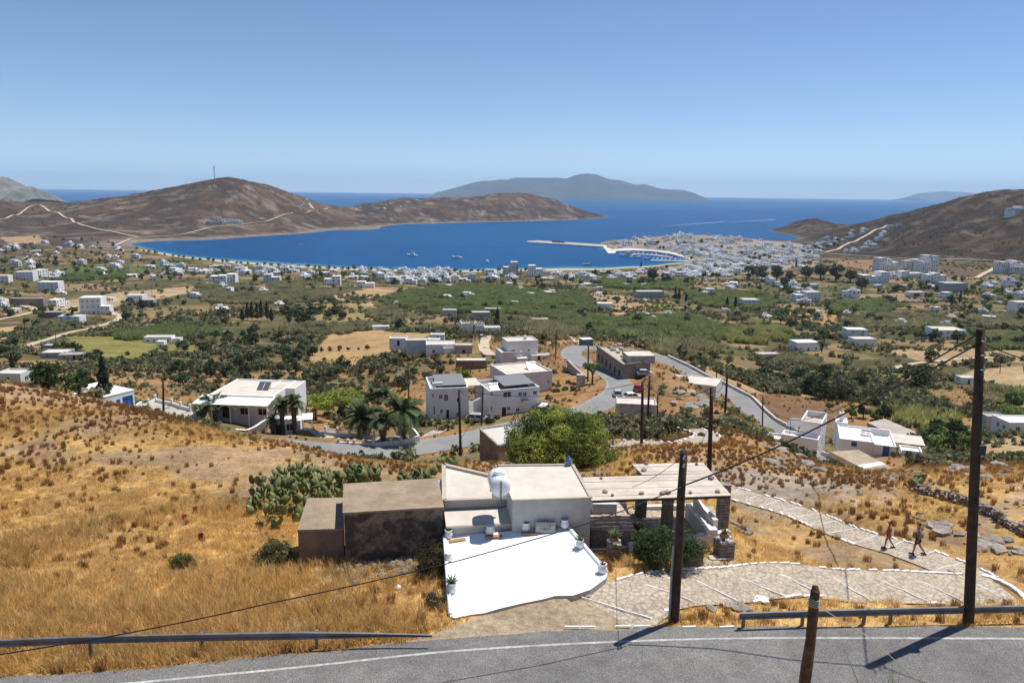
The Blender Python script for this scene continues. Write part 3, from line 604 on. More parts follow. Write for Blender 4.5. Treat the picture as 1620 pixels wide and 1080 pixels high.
CLIFF = mat('grey_cliff', (0.20, 0.19, 0.17), 0.97, 0.3, 0.01, (0.10, 0.105, 0.085), 0.5, 0.05)
ridge('far_island', ((690, 305.3), (704, 302), (730, 294), (752, 288), (762, 286), (776, 286), (790, 284), (802, 284), (815, 281), (828, 281), (850, 281), (866, 281.5), (880, 281), (896, 282.5), (905, 279), (920, 275.5), (931, 275), (944, 276.5), (952, 279.5), (963, 283.5), (977, 285), (990, 288.5),
                     (1003, 292), (1020, 291), (1036, 296), (1048, 299), (1062, 299.5), (1082, 300.5), (1092, 304), (1100, 309)), 17000, 1900, ISLE, 30, 3)
ridge('faint_island', ((1440, 312.5), (1460, 305), (1490, 302.5), (1520, 303.5), (1550, 306), (1570, 313)), 30000, 2200, ISLE, 20, 8, 60, 20)
ridge('far_headland', ((-420, 255), (-250, 262), (-120, 268), (-40, 274), (0, 279), (10, 280), (22, 286), (36, 292), (42, 296), (47, 294), (52, 295), (57, 302), (62, 309), (67, 315)), 4600, 520, CLIFF, 16, 5, 200, 50)

# ------------------------------------------------------------------ roads
near_road = ribbon('road', near_c, RW, ASPH, edge_noise=0.22, nacross=8)
LINE = mat('worn_white_line', (0.46, 0.455, 0.44), 0.9, 0.3, 1.5, (0.26, 0.255, 0.25), 0.2, 12, ramp=(0.4, 0.75))
ribbon('lane_marking', near_c, 0.11, LINE, lift=0.006, off=-(RW / 2 - 0.75), nacross=1, parent=near_road)
mid_road = ribbon('road', mid_c, 6.2, ASPHM, edge_noise=0.3)
ribbon('lane_marking', mid_c, 0.14, LINE, lift=0.02, off=-2.6, nacross=1, parent=mid_road)
for r_, wd in tracks: ribbon('dirt_track', r_, wd * 0.85, TRACK, lift=0.1 if r_[0, 1] < 700 else 1.3, edge_noise=wd * 0.12)
leg1v = leg1.copy(); leg1v[:10, 2] -= np.linspace(0.12, 0, 10)
path1 = ribbon('stone_path', leg1v, np.interp(np.arange(len(leg1)), [0, 0.2 * len(leg1), len(leg1)], [3.9, 2.9, 2.9]), COBBLE, lift=0.012, edge_noise=0.1, nacross=6)
path2 = ribbon('stone_path', leg2, 2.4, COBBLE, lift=0.004, edge_noise=0.1, nacross=6)
path_far = ribbon('stone_path', path3, 2.8, COBBLE, lift=0.02, edge_noise=0.1)

# ------------------------------------------------------------------ haze
hz = MB(); hzm = bpy.data.materials.new('air_haze'); hzm.use_nodes = True; ht = hzm.node_tree; ht.nodes.clear()
ho = ht.nodes.new('ShaderNodeOutputMaterial'); pv = ht.nodes.new('ShaderNodeVolumePrincipled'); pv.inputs['Color'].default_value = (0.58, 0.79, 1.0, 1)
pv.inputs['Density'].default_value = 3.5e-5; pv.inputs['Anisotropy'].default_value = 0.0; ht.links.new(pv.outputs[0], ho.inputs['Volume'])
hz.box(-46000, 46000, -3000, 46000, -16, 900, hzm); hzo = hz.build('haze'); hzo['kind'] = 'stuff'

# ------------------------------------------------------------------ generic building pieces
def wall_face(mb, o, ux, W, H, holes, m, depth=0.16, up_=Vector((0, 0, 1))):
    """wall rectangle from o along ux with real openings (x0, x1, z0, z1) and reveals; outward normal = ux x up"""
    o = Vector(o); ux = Vector(ux).normalized(); nrm = ux.cross(up_)
    xs = sorted({0.0, W, *[h[0] for h in holes], *[h[1] for h in holes]}); zs = sorted({0.0, H, *[h[2] for h in holes], *[h[3] for h in holes]})
    P = lambda x, z, d=0: o + ux * x + up_ * z - nrm * d
    for i in range(len(xs) - 1):
        for j in range(len(zs) - 1):
            cx, cz = (xs[i] + xs[i + 1]) / 2, (zs[j] + zs[j + 1]) / 2
            if any(h[0] < cx < h[1] and h[2] < cz < h[3] for h in holes): continue
            mb.add([P(xs[i], zs[j]), P(xs[i + 1], zs[j]), P(xs[i + 1], zs[j + 1]), P(xs[i], zs[j + 1])], [(0, 1, 2, 3)], m)
    for x0, x1, z0, z1 in [h[:4] for h in holes]:
        a = [P(x0, z0), P(x1, z0), P(x1, z1), P(x0, z1)]; b = [P(x0, z0, depth), P(x1, z0, depth), P(x1, z1, depth), P(x0, z1, depth)]
        mb.add(a + b, [(0, 4, 5, 1), (1, 5, 6, 2), (2, 6, 7, 3), (3, 7, 4, 0)], m)
def pane(name, parent, o, ux, x0, x1, z0, z1, m, depth=0.15, frame=None, bars=1):
    """window or door leaf standing in an opening: frame bars and the pane as sub-part"""
    o = Vector(o); ux = Vector(ux).normalized(); nrm = ux.cross(Vector((0, 0, 1))); up_ = Vector((0, 0, 1))
    P = lambda x, z, d: o + ux * x + up_ * z - nrm * d
    mb = MB(); t = min(0.07, (x1 - x0) * 0.12)
    def bar(a0, a1, b0, b1):
        mb.add([P(a0, b0, depth), P(a1, b0, depth), P(a1, b1, depth), P(a0, b1, depth), P(a0, b0, depth - 0.06), P(a1, b0, depth - 0.06), P(a1, b1, depth - 0.06), P(a0, b1, depth - 0.06)],
               [(0, 1, 5, 4), (1, 2, 6, 5), (2, 3, 7, 6), (3, 0, 4, 7), (4, 5, 6, 7)], frame or m)
    bar(x0, x0 + t, z0, z1); bar(x1 - t, x1, z0, z1); bar(x0 + t, x1 - t, z1 - t, z1); bar(x0 + t, x1 - t, z0, z0 + t)
    for k in range(1, bars + 1):
        xm = x0 + (x1 - x0) * k / (bars + 1); bar(xm - t / 2, xm + t / 2, z0 + t, z1 - t)
    w_ = mb.build(name, parent)
    g = MB(); g.add([P(x0, z0, depth + 0.005), P(x1, z0, depth + 0.005), P(x1, z1, depth + 0.005), P(x0, z1, depth + 0.005)], [(0, 1, 2, 3)], m)
    g.build('pane', w_); return w_
def block(root, x0, x1, y0, y1, z0, z1, wm=WHITE, rm=CREAM, holes=None, parapet=0.35, pw=0.22, frame=None, name='walls'):
    """one cubic volume of a house in local coordinates: walls with openings, flat roof, parapet. holes: {'f'|'r'|'l'|'b': [(x0,x1,z0,z1,kind)]}"""
    holes = holes or {}; mb = MB(); H = z1 - z0
    sides = {'f': (Vector((x0, y0, z0)), Vector((1, 0, 0)), x1 - x0), 'r': (Vector((x1, y0, z0)), Vector((0, 1, 0)), y1 - y0),
             'b': (Vector((x1, y1, z0)), Vector((-1, 0, 0)), x1 - x0), 'l': (Vector((x0, y1, z0)), Vector((0, -1, 0)), y1 - y0)}
    for k, (o, ux, W_) in sides.items():
        hs = [h for h in holes.get(k, [])]
        wall_face(mb, o, ux, W_, H, hs, wm)
        for h in hs:
            kind = h[4] if len(h) > 4 else 'window'
            m_ = {'window': GLASS, 'blue': BLUE, 'bluew': BLUE2, 'door': DARKW, 'bluedoor': BLUE}[kind]
            pane('door' if 'door' in kind else 'window', root, o, ux, h[0], h[1], h[2], h[3], m_, frame=frame or (WHITE if kind == 'window' else m_), bars=0 if 'door' in kind else 1)
    if parapet > 0:
        zr = z1 - parapet; i0, i1, j0, j1 = x0 + pw, x1 - pw, y0 + pw, y1 - pw
        O = [(x0, y0, z1), (x1, y0, z1), (x1, y1, z1), (x0, y1, z1)]; I = [(i0, j0, z1), (i1, j0, z1), (i1, j1, z1), (i0, j1, z1)]; B = [(i0, j0, zr), (i1, j0, zr), (i1, j1, zr), (i0, j1, zr)]
        mb.add(O + I + B, [(0, 1, 5, 4), (1, 2, 6, 5), (2, 3, 7, 6), (3, 0, 4, 7), (4, 5, 9, 8), (5, 6, 10, 9), (6, 7, 11, 10), (7, 4, 8, 11)], wm)
        rb = MB(); rb.add(B, [(0, 1, 2, 3)], rm)
    else:
        rb = MB(); e = 0.06; rb.box(x0 - e, x1 + e, y0 - e, y1 + e, z1 + 0.002, z1 + 0.10, rm)
    o = mb.build(name, root); rb.build('roof', root); return o
class Site:
    """a building plot whose front line is given by two photograph pixels on ground of height z"""
    def __init__(s, name, label, L, Rp, z, cat='house', group=None):
        a = at_h(*L, z); b = at_h(*Rp, z); d = b - a; s.W = math.hypot(d.x, d.y); s.yaw = math.atan2(d.y, d.x); s.y = (a.y + b.y) / 2
        s.o = thing(name, label, cat, a, s.yaw, group); s.a = a; s.L = L
    def h(s, u, v):
        """height above the plot of a pixel, on the front plane"""
        d = ray(u, v); nx, ny = -math.sin(s.yaw), math.cos(s.yaw); t = (s.a.x * nx + s.a.y * ny) / (d.x * nx + d.y * ny); return CAM_Z + d.z * t - s.a.z
    def x(s, u, v=None):
        d = ray(u, v if v is not None else s.L[1]); nx, ny = -math.sin(s.yaw), math.cos(s.yaw); t = (s.a.x * nx + s.a.y * ny) / (d.x * nx + d.y * ny)
        return (d.x * t - s.a.x) * math.cos(s.yaw) + (d.y * t - s.a.y) * math.sin(s.yaw)
def xy(p): return (p.x, p.y)
def poly_block(name, parent, poly, z0, tops, wm, rm=None):
    mb = MB(); mb.prism(poly, z0, None, wm, rm, tops); return mb.build(name, parent)

# ------------------------------------------------------------------ the white house below the road
house = thing('white_house', 'white house with beige flat roofs below the road and pine tree', 'house')
ZR = 106.2
nr = at_y(935, 788, 31.7); ZR = nr.z; nm = at_h(811, 792, ZR); fm = at_h(788, 737, ZR); fr = at_h(906, 736, ZR)
mb = MB(); mb.prism([xy(nm), xy(nr), xy(fr), xy(fm)], 102.6, ZR, GREYW, CREAM); mb.build('walls', house)  # white walls, darkened in colour for the shade on their near face
for a, b in ((nr, fr), (fr, fm), (nm, nr)):     # thin roof edging
    d = (b - a); L_ = d.length; e = MB(); e.box(0.0, L_, -0.07, 0.07, 0.002, 0.075, BEIGE); e.build('roof_edge', house, loc=(a.x, a.y, ZR), rz=math.atan2(d.y, d.x))
ZL = 105.65
la, lb = at_h(703, 794, ZL), at_h(809, 790, ZL); lc, ld = at_h(787, 734, ZL), at_h(702, 737, ZL)
k0 = (nm + fm) / 2
lb = Vector((nm.x - 0.01 + (fm.x - nm.x) * (lb.y - nm.y) / (fm.y - nm.y), lb.y, ZL)); lc = Vector((fm.x - 0.01, fm.y + 0.1, ZL))
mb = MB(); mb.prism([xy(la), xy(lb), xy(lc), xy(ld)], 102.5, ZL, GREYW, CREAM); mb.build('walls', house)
for a, b in ((ld, lc), (la, ld), (lb, la)):
    d = b - a; e = MB(); e.box(0, d.length, -0.11, 0.11, 0.002, 0.13, BEIGE); e.build('parapet', house, loc=(a.x, a.y, ZL), rz=math.atan2(d.y, d.x))
pa, pb = at_h(706, 835, 105.05), at_h(821, 829, 105.05)
mb = MB(); q = [xy(pa), xy(pb), (lb.x, lb.y - 0.14), (la.x, la.y - 0.14)]; mb.prism(q, 102.5, None, GREYW, CREAM, [105.05, 105.05, 105.28, 105.28]); mb.build('lower_roof', house)
for a, b, w_ in ((pb, Vector((lb.x, lb.y - 0.15, 105.28)), 0.09), (pa, pb, 0.07)):
    e = MB(); d = b - a; e.tube([a + Vector((0, 0, 0.03)), b + Vector((0, 0, 0.03))], w_, BEIGE, 6); e.build('parapet', house)
# white side strip between hut and house
mb = MB(); s0, s1 = at_h(694, 757, 105.5), at_h(702, 800, 105.5); mb.box(min(s0.x, s1.x) - 0.1, la.x - 0.02, s1.y, s0.y, 102.6, 105.45, WHITE); mb.build('side_wall', house)

# the white terrace in front of it
terr_pix = ((703, 848, 31.3), (897, 832, 31.62), (961, 907, 28.1), (958.6, 914, 27.75), (934, 932, 26.85), (907, 941, 26.42), (877, 942, 26.35), (860, 947, 26.15), (824, 954, 25.82), (790, 962, 25.4), (766, 969, 25.15), (743, 972, 25.1), (720, 977, 24.9), (712.5, 975, 25.0))
TP = [at_y(*p) for p in terr_pix]
terrace = thing('white_terrace', 'bright whitewashed roof terrace with potted plants between house and road', 'terrace')
n_ = len(TP); poly = [xy(p) for p in TP][::-1]; tz = [p.z for p in TP][::-1]
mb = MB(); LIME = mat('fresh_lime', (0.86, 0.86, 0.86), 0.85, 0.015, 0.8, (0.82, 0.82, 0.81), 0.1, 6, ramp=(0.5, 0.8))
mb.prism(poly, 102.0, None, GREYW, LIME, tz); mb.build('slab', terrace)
for i0, i1 in ((1, 2), (0, 13)):
    a, b = TP[i0], TP[i1]; e = MB(); e.tube([a + (b - a) * t + Vector((0, 0, 0.03)) for t in (0.02, 0.35, 0.7, 0.98)], 0.09, LIME, 7); e.build('kerb', terrace, smooth=True)
def on_terrace(u, v):
    from mathutils.geometry import intersect_line_plane
    a, b, c = (TP[1], TP[2], TP[13]) if u > 900 else (TP[0], TP[1], TP[13]); nn = (b - a).cross(c - a); d = ray(u, v); c0 = Vector((0, 0, CAM_Z))
    return intersect_line_plane(c0, c0 + d, a, nn)
POTW = mat('white_glazed_pot', (0.74, 0.74, 0.75), 0.6, 0.04, 5); SOIL = mat('potting_soil', (0.05, 0.035, 0.025), 0.95, 0.3, 9)
AGAVE = mat('agave_leaf', (0.075, 0.115, 0.06), 0.6, 0.2, 6, (0.12, 0.15, 0.075)); 
pot_prof = [(0.10, 0), (0.16, 0.02), (0.20, 0.14), (0.19, 0.24), (0.145, 0.30), (0.16, 0.36), (0.185, 0.375), (0.185, 0.40), (0.15, 0.40), (0.13, 0.345)]
def leaf_rosette(mb, n, L_, m, up_=0.6, w_=0.05, seed=1, c=(0, 0, 0)):
    r = random.Random(seed); c = Vector(c)
    for i in range(n):
        a = i * 2.4 + r.uniform(-0.2, 0.2); el = up_ * (0.35 + 0.9 * i / n) * r.uniform(0.8, 1.2); l = L_ * r.uniform(0.75, 1.1)
        d = Vector((math.cos(a) * math.cos(el), math.sin(a) * math.cos(el), math.sin(el))); s = Vector((-math.sin(a), math.cos(a), 0)) * w_; k = Vector((0, 0, w_ * 0.6))
        mb.add([c - s * 0.6, c + d * l * 0.45 - s + Vector((0, 0, 0.02)), c + d * l - Vector((0, 0, l * 0.06)), c + d * l * 0.45 + s + Vector((0, 0, 0.02)), c + s * 0.6, c + d * l * 0.42 - k], [(0, 1, 5), (1, 2, 5), (2, 3, 5), (3, 4, 5), (0, 5, 4)], m)
def pot(u, v, label, sc_=1.0, plant=None, tray=False, sd=1):
    p = on_terrace(u, v); o = thing('flower_pot', label, 'flower pot', p, sd * 0.7, 'white pots around the terrace edge')
    b = MB(); b.lathe([(r * sc_, z * sc_) for r, z in pot_prof], POTW, 16); b.build('pot', o, smooth=True)
    b = MB(); b.lathe([(0.13 * sc_, 0.33 * sc_), (0.001, 0.335 * sc_)], SOIL, 12); b.build('soil', o)
    if plant:
        b = MB(); leaf_rosette(b, plant[0], plant[1], AGAVE, plant[2], plant[3], sd, (0, 0, 0.34 * sc_)); b.build('plant', o)
    if tray:
        t = MB(); t.box(-0.38, 0.38, -0.12, 0.12, 0.0, 0.03, tray); tp_ = p + Vector((0.16 if tray is TERRA else 0.42, -0.3, 0.02)); tag(t.build('tray', None, loc=tp_, rz=0.35 if tray is not TERRA else 0.05), {'o': 'dusty ochre board lying by the leftmost back pot', 'l': 'terracotta tray below the back pot beside the lower roof', 'r': 'terracotta tray below the pot left of the stone sign'}[pot.k[len(pot.k) - pot.n]], 'tray'); pot.n -= 1
pot.k = 'olr'; pot.n = 3
OCHRE = mat('ochre_board', (0.36, 0.22, 0.06), 0.9, 0.15, 4)
pot(709.5, 850, 'white pot with tuft at the back left terrace corner by lower roof', 0.95, (10, 0.2, 1.0, 0.03), OCHRE, 1)
pot(775.5, 844, 'white pot behind the terracotta tray nearest the lower roof middle', 1.05, None, TERRA, 2)
pot(832, 839, 'white pot with short plant just left of the stone sign', 1.05, (12, 0.16, 1.2, 0.035), TERRA, 3)
pot(893, 834, 'white empty pot right of the stone sign', 1.05, None, False, 4)
pot(917.5, 865, 'white pot with spiky agave halfway down the right terrace edge', 0.95, (18, 0.42, 0.8, 0.03), False, 5)
pot(953, 905, 'white pot with dark rim at the right terrace corner', 1.0, (9, 0.22, 0.9, 0.03), False, 6)
pot(709.5, 886, 'white empty pot on the left terrace edge', 0.95, None, False, 7)
pot(714.5, 936, 'white pot with large spiky aloe at the front left terrace edge', 1.1, (20, 0.5, 0.9, 0.03), False, 8)
# stone sign with scratched lettering, leaning at the back
p = on_terrace(863, 842); sign = thing('stone_sign', 'grey stone slab with faint painted lettering between two pots', 'sign', p, 0.03)
SLABM = mat('pale_slab', (0.50, 0.475, 0.46), 0.9, 0.12, 4, (0.40, 0.37, 0.36)); INK = mat('faded_paint', (0.27, 0.245, 0.25), 0.9, 0.2, 6)
b = MB(); b.add([(-0.45, 0, 0), (0.45, 0, 0), (0.46, 0.12, 0.42), (-0.44, 0.12, 0.44), (-0.45, 0.07, 0), (0.45, 0.07, 0), (0.46, 0.19, 0.42), (-0.44, 0.19, 0.44)], [(0, 1, 2, 3), (1, 5, 6, 2), (5, 4, 7, 6), (4, 0, 3, 7), (3, 2, 6, 7)], SLABM); slab = b.build('slab', sign)
tcu = bpy.data.curves.new('lettering', 'FONT'); tcu.body = 'ΠΟΛΥΚΗ\nιηπιηι'; tcu.size = 0.2; tcu.align_x = 'CENTER'; tcu.extrude = 0.004; tcu.space_line = 0.8; tcu.materials.append(INK)
to = bpy.data.objects.new('lettering', tcu); COL.objects.link(to); bpy.context.view_layer.update()
dg = bpy.context.evaluated_depsgraph_get(); tm = bpy.data.meshes.new_from_object(to.evaluated_get(dg)); bpy.data.objects.remove(to)
to = link('lettering', tm, sign); to.location = (0, 0.062, 0.255); to.rotation_euler = (math.pi / 2 - 0.28, 0, 0)
for i, (u, v) in enumerate(((851, 839), (866, 838), (872, 837), (880, 836))):
    b = MB(); s = 0.10 if i else 0.15; b.lathe([(s * 0.7, 0), (s, s * 0.4), (s * 0.6, s * 0.8), (s * 0.1, s)], STONE, 6); tag(b.build('stone', None, loc=on_terrace(u, v), rz=i), 'small grey stone at the foot of the lettered slab', 'stone', 'stones under the slab')
# water tank on the roof
wt = thing('water_tank', 'white horizontal plastic water tank on the beige house roof', 'water tank', at_h(789, 783, ZR) + Vector((0, 0.05, 0)), R(8))
TANKM = mat('white_plastic', (0.74, 0.75, 0.76), 0.35, 0.03, 2, spec=0.5)
b = MB(); prof = [(-0.78, 0.0), (-0.78, 0.25), (-0.72, 0.40), (-0.6, 0.47), (0.6, 0.47), (0.72, 0.40), (0.78, 0.25), (0.78, 0.0)]
k = 20; vs_ = [(r * math.cos(2 * math.pi * j / k), z, 0.62 + r * math.sin(2 * math.pi * j / k)) for z, r in prof for j in range(k)]
fs_ = [(i * k + j, (i + 1) * k + j, (i + 1) * k + (j + 1) % k, i * k + (j + 1) % k) for i in range(len(prof) - 1) for j in range(k)]; b.add(vs_, fs_, TANKM); b.build('tank_body', wt, smooth=True)
for yy in (-0.45, 0.45): b = MB(); b.box(-0.36, 0.36, yy - 0.05, yy + 0.05, 0.0, 0.24, STEEL); b.build('cradle', wt)
b = MB(); b.lathe([(0.27, 0), (0.27, 0.09), (0.22, 0.10), (0.22, 0.15), (0.10, 0.17)], TANKM, 16, (0, -0.1, 1.06)); b.build('lid', wt)
b = MB(); b.tube([(0, -0.80, 1.0), (0, -0.83, 0.6), (0, -0.81, 0.12), (0.02, -0.9, 0.06)], 0.025, DSTEEL, 6); b.build('pipe', wt)
# blue can on the far roof corner
p = at_h(903, 738, ZR); bc = thing('blue_barrel', 'small blue plastic barrel on the far right roof corner', 'barrel', p + Vector((-0.1, 0.15, 0.06)))
b = MB(); b.lathe([(0.13, 0), (0.14, 0.05), (0.14, 0.30), (0.07, 0.37), (0.05, 0.42)], BLUE2, 12); b.build('body', bc, smooth=True); b = MB(); b.lathe([(0.06, 0.42), (0.06, 0.45), (0.01, 0.455)], BLUE, 10); b.build('cap', bc)

# ------------------------------------------------------------------ the old hut on the left
hut = thing('stone_hut', 'old brown rendered hut of two joined volumes left of white house', 'hut')
def hut_block(pix, z, name, wm, base):
    P = [xy(at_h(u, v, z)) for u, v in pix]; o = MB(); o.prism(P, base, z - 0.1, wm); w_ = o.build(name, hut)
    c = np.array(P).mean(0); Q = [tuple(c + (np.array(p_) - c) * 1.025) for p_ in P]
    o = MB(); o.prism(Q, z - 0.098, z, HUTROOF); o.build('roof', hut)
hut_block(((544, 810), (700.5, 801), (691.5, 756.5), (545, 765)), 105.8, 'wall', HUTWALL, 101.8)
hut_block(((471, 837), (543, 835), (543, 787), (487, 788)), 104.85, 'wall', HUTWALL2, 101.8)
# rubble at the wall's foot
rr = random.Random(4)
def rock_mesh(seed, n=0):
    r = random.Random(seed); bm = bmesh.new(); bmesh.ops.create_icosphere(bm, subdivisions=2 if n else 1, radius=0.5)
    for v_ in bm.verts:
        v_.co *= r.uniform(0.7, 1.15); v_.co.z *= 0.72
    me = bpy.data.meshes.new('rock'); bm.to_mesh(me); bm.free(); return me
ROCKS = []
for i in range(7):
    me = rock_mesh(50 + i); me.materials.append(STONE2); ROCKS.append(me)
def rubble(name, label, spots, smin, smax, seed, sink=0.15):
    """loose stones too many to list, one object"""
    r = random.Random(seed); Vv = []; Ff = []; o = 0
    for (x, y) in spots:
        me = ROCKS[r.randrange(7)]; s = smin + (smax - smin) * r.random() ** 2.2; a = r.uniform(0, 6.28); ca, sa = math.cos(a) * s, math.sin(a) * s; z = gz(x, y)
        sx = r.uniform(0.8, 1.5)
        for v_ in me.vertices: c = v_.co; Vv.append((x + (c.x * sx * ca - c.y * sa), y + (c.x * sx * sa + c.y * ca), z + c.z * s + s * (0.3 - sink)))
        for p_ in me.polygons: Ff.append([q + o for q in p_.vertices])
        o += len(me.vertices)
    ob = link(name, np_mesh(name, Vv, Ff, [STONE2])); tag(ob, label, 'stones', kind='stuff'); return ob
def scatter_poly(pix, n, seed, h=None):
    P = wpoly(pix, h); A_ = np.array(P); r = np.random.default_rng(seed); lo, hi = A_.min(0), A_.max(0); out = []
    while len(out) < n:
        q = r.uniform(lo, hi, (n * 3, 2)); out += [tuple(t) for t in q[in_poly(q[:, 0], q[:, 1], P)]]
    return out[:n]
rubble('rubble', 'loose rubble stones at the foot of the old hut', scatter_poly(((520, 900), (600, 885), (655, 876), (690, 890), (640, 915), (560, 925)), 330, 3), 0.08, 0.42, 3)

# ------------------------------------------------------------------ masonry made of single stones
def stone_block_mesh(seed):
    r = random.Random(seed); bm = bmesh.new(); bmesh.ops.create_cube(bm, size=1.0); bmesh.ops.bevel(bm, geom=bm.edges[:], offset=0.09, segments=1, affect='EDGES')
    for v_ in bm.verts: v_.co += Vector((r.uniform(-.05, .05), r.uniform(-.05, .05), r.uniform(-.05, .05)))
    me = bpy.data.meshes.new('stone'); bm.to_mesh(me); bm.free(); me.materials.append(STONE); return me
SB = [stone_block_mesh(i) for i in range(6)]
LB = []
for i in range(5):
    me = SB[i].copy(); me.materials.clear(); me.materials.append(PAINTW); LB.append(me)
def stone_pillar(parent, w_, d_, h_, seed, z0=0.0):
    """square pier of coursed stones; every stone a part"""
    r = random.Random(seed); c = MB(); c.box(-w_ / 2 + 0.05, w_ / 2 - 0.05, -d_ / 2 + 0.05, d_ / 2 - 0.05, z0, h_ - 0.01, CONC); c.build('core', parent)
    z = z0; k = 0
    while z < h_ - 0.05:
        ch = min(r.uniform(0.14, 0.22), h_ - z); cut = r.uniform(0.35, 0.65)
        for a, b in ((0, cut), (cut, 1)):
            for s in (0, 1):
                if k % 2: x0, x1, y0, y1 = -w_ / 2 + a * w_, -w_ / 2 + b * w_, -d_ / 2 + s * d_ / 2, s * d_ / 2
                else: x0, x1, y0, y1 = -w_ / 2 + s * w_ / 2, s * w_ / 2, -d_ / 2 + a * d_, -d_ / 2 + b * d_
                o = link('stone', SB[r.randrange(6)], parent, ((x0 + x1) / 2, (y0 + y1) / 2, z + ch / 2)); o.scale = (x1 - x0 - 0.012 + r.uniform(0, .02), y1 - y0 - 0.012 + r.uniform(0, .02), ch - 0.012)
        z += ch; k += 1

# ------------------------------------------------------------------ patio and pergola
patio = thing('patio', 'flagstone patio with white bench and low walls under the pergola', 'patio')
ZU, ZC = 104.3, 103.46
A0 = at_h(936, 838, ZU); B0 = at_h(991, 837, ZU)
mb = MB(); mb.box(A0.x, B0.x + 0.4, A0.y, A0.y + 4.6, 102.5, ZU, STONE, top=COBBLE); mb.build('upper_floor', patio)
mb = MB(); mb.prism([xy(at_h(u, v, ZC)) for u, v in ((930, 872), (1005, 884), (1100, 872), (1150, 846), (1128, 800), (1000, 800))], 102.6, ZC, STONE, COBBLE); mb.build('lower_floor', patio)
FLAGM = mat('flagstone', (0.50, 0.44, 0.36), 0.9, 0.12, 2, (0.40, 0.35, 0.28), 0.3, 9, per_object=0.12)
def flags(parent, x0, x1, y0, y1, z, seed, s=0.55, poly=None):
    """crazy paving: irregular slabs, one object each, sharing a few meshes"""
    r = random.Random(seed); meshes = flags.m
    y = y0
    while y < y1:
        x = x0 + r.uniform(-0.3, 0)
        while x < x1:
            w_ = s * r.uniform(0.75, 1.3)
            if x0 <= x and x + w_ <= x1 + 0.1 and (poly is None or in_poly(np.array([x + w_ / 2]), np.array([y + s / 2]), poly)[0]):
                o = link('flagstone', meshes[r.randrange(len(meshes))], parent, (x + w_ / 2, y + s / 2, z + 0.012)); o.scale = (w_ * 0.97, s * 0.97, 1)
            x += w_
        y += s
flags.m = []
for i in range(6):
    r = random.Random(i + 30); k = 6; an = [2 * math.pi * (j + r.uniform(-0.25, 0.25)) / k for j in range(k)]; P = [(max(-.5, min(.5, 0.62 * math.cos(a))), max(-.5, min(.5, 0.62 * math.sin(a)))) for a in an]
    m_ = MB(); m_.prism(P, -0.03, 0.012, FLAGM); flags.m.append(m_.mesh('flagstone'))
flags(patio, A0.x + 0.05, B0.x + 0.35, A0.y + 0.05, A0.y + 4.4, ZU, 1, 0.5)
# white bench and the sloping white parapets
mb = MB(); b0 = at_h(937, 812, ZU); b1 = at_h(975, 811, ZU); mb.box(b0.x, b1.x, b0.y, b0.y + 1.15, ZU, ZU + 0.52, WHITE2, top=WHITE); mb.build('bench', patio)
def wall_run(name, parent, pts, w_, h_, m, base=None, top=None):
    """low wall along points (top line given)"""
    mb = MB()
    for a, b in zip(pts[:-1], pts[1:]):
        a = Vector(a); b = Vector(b); d = (b - a); d.z = 0; d.normalize(); s = Vector((-d.y, d.x, 0)) * w_ / 2; e = d * w_ * 0.0
        P = [a - s, b - s, b + s, a + s]; z0 = [(p.z if base is None else base + h_) - h_ for p in P] if base is None else [base] * 4
        mb.add([(p.x, p.y, z0[i]) for i, p in enumerate(P)] + [(p.x, p.y, p.z) for p in P], [(0, 1, 5, 4), (1, 2, 6, 5), (2, 3, 7, 6), (3, 0, 4, 7)], m)
        mb.add([(p.x, p.y, p.z) for p in P], [(0, 1, 2, 3)], top or m)
    return mb.build(name, parent)
wall_run('white_parapet', patio, [at_h(1093, 796, 104.25), at_h(1127, 838, 104.25)], 0.55, 1.0, WHITE2, base=102.8, top=WHITE)
wall_run('white_parapet', patio, [at_h(1100, 787, 104.75), at_h(1133, 822, 104.55)], 0.22, 1.0, WHITE2, base=102.8, top=WHITE)
wall_run('front_wall', patio, [at_h(1082, 850, 104.0), at_h(1154, 838, 104.05)], 0.3, 1.0, WHITE2, base=102.9)
wall_run('threshold', patio, [at_h(983, 863, 103.72), at_h(1012, 868, 103.72)], 0.22, 0.5, STONE, base=103.0)
wall_run('step_block', patio, [at_h(996, 862, 103.9), at_h(1010, 860, 103.9)], 0.5, 0.5, WHITE2, base=103.0)
wall_run('back_wall', patio, [at_y(1003, 800, 37.2), at_y(1095, 797, 37.2)], 0.3, 1.0, WHITE2, base=102.8)
# flagged apron right of the stone pedestal
ap = wpoly(((1110, 886), (1150, 880), (1172, 893), (1180, 897), (1120, 900)))
A_ = np.array(ap); lo, hi = A_.min(0), A_.max(0)
for i in range(26):
    x, y = lo[0] + (hi[0] - lo[0]) * random.random(), lo[1] + (hi[1] - lo[1]) * random.random()
    if in_poly(np.array([x]), np.array([y]), ap)[0]: o = link('flagstone', flags.m[i % 6], patio, (x, y, gz(x, y) + 0.03), i); o.scale = (0.5, 0.42, 1)
# ring of kerb stones
c_ = hit(1158, 832)
for i in range(15):
    a = -1.9 + i * 0.24; x, y = c_.x + 1.05 * math.cos(a), c_.y + 1.25 * math.sin(a); o = link('kerb_stone', SB[i % 6], patio, (x, y, gz(x, y) + 0.06), a + math.pi / 2); o.scale = (0.32, 0.26, 0.22)

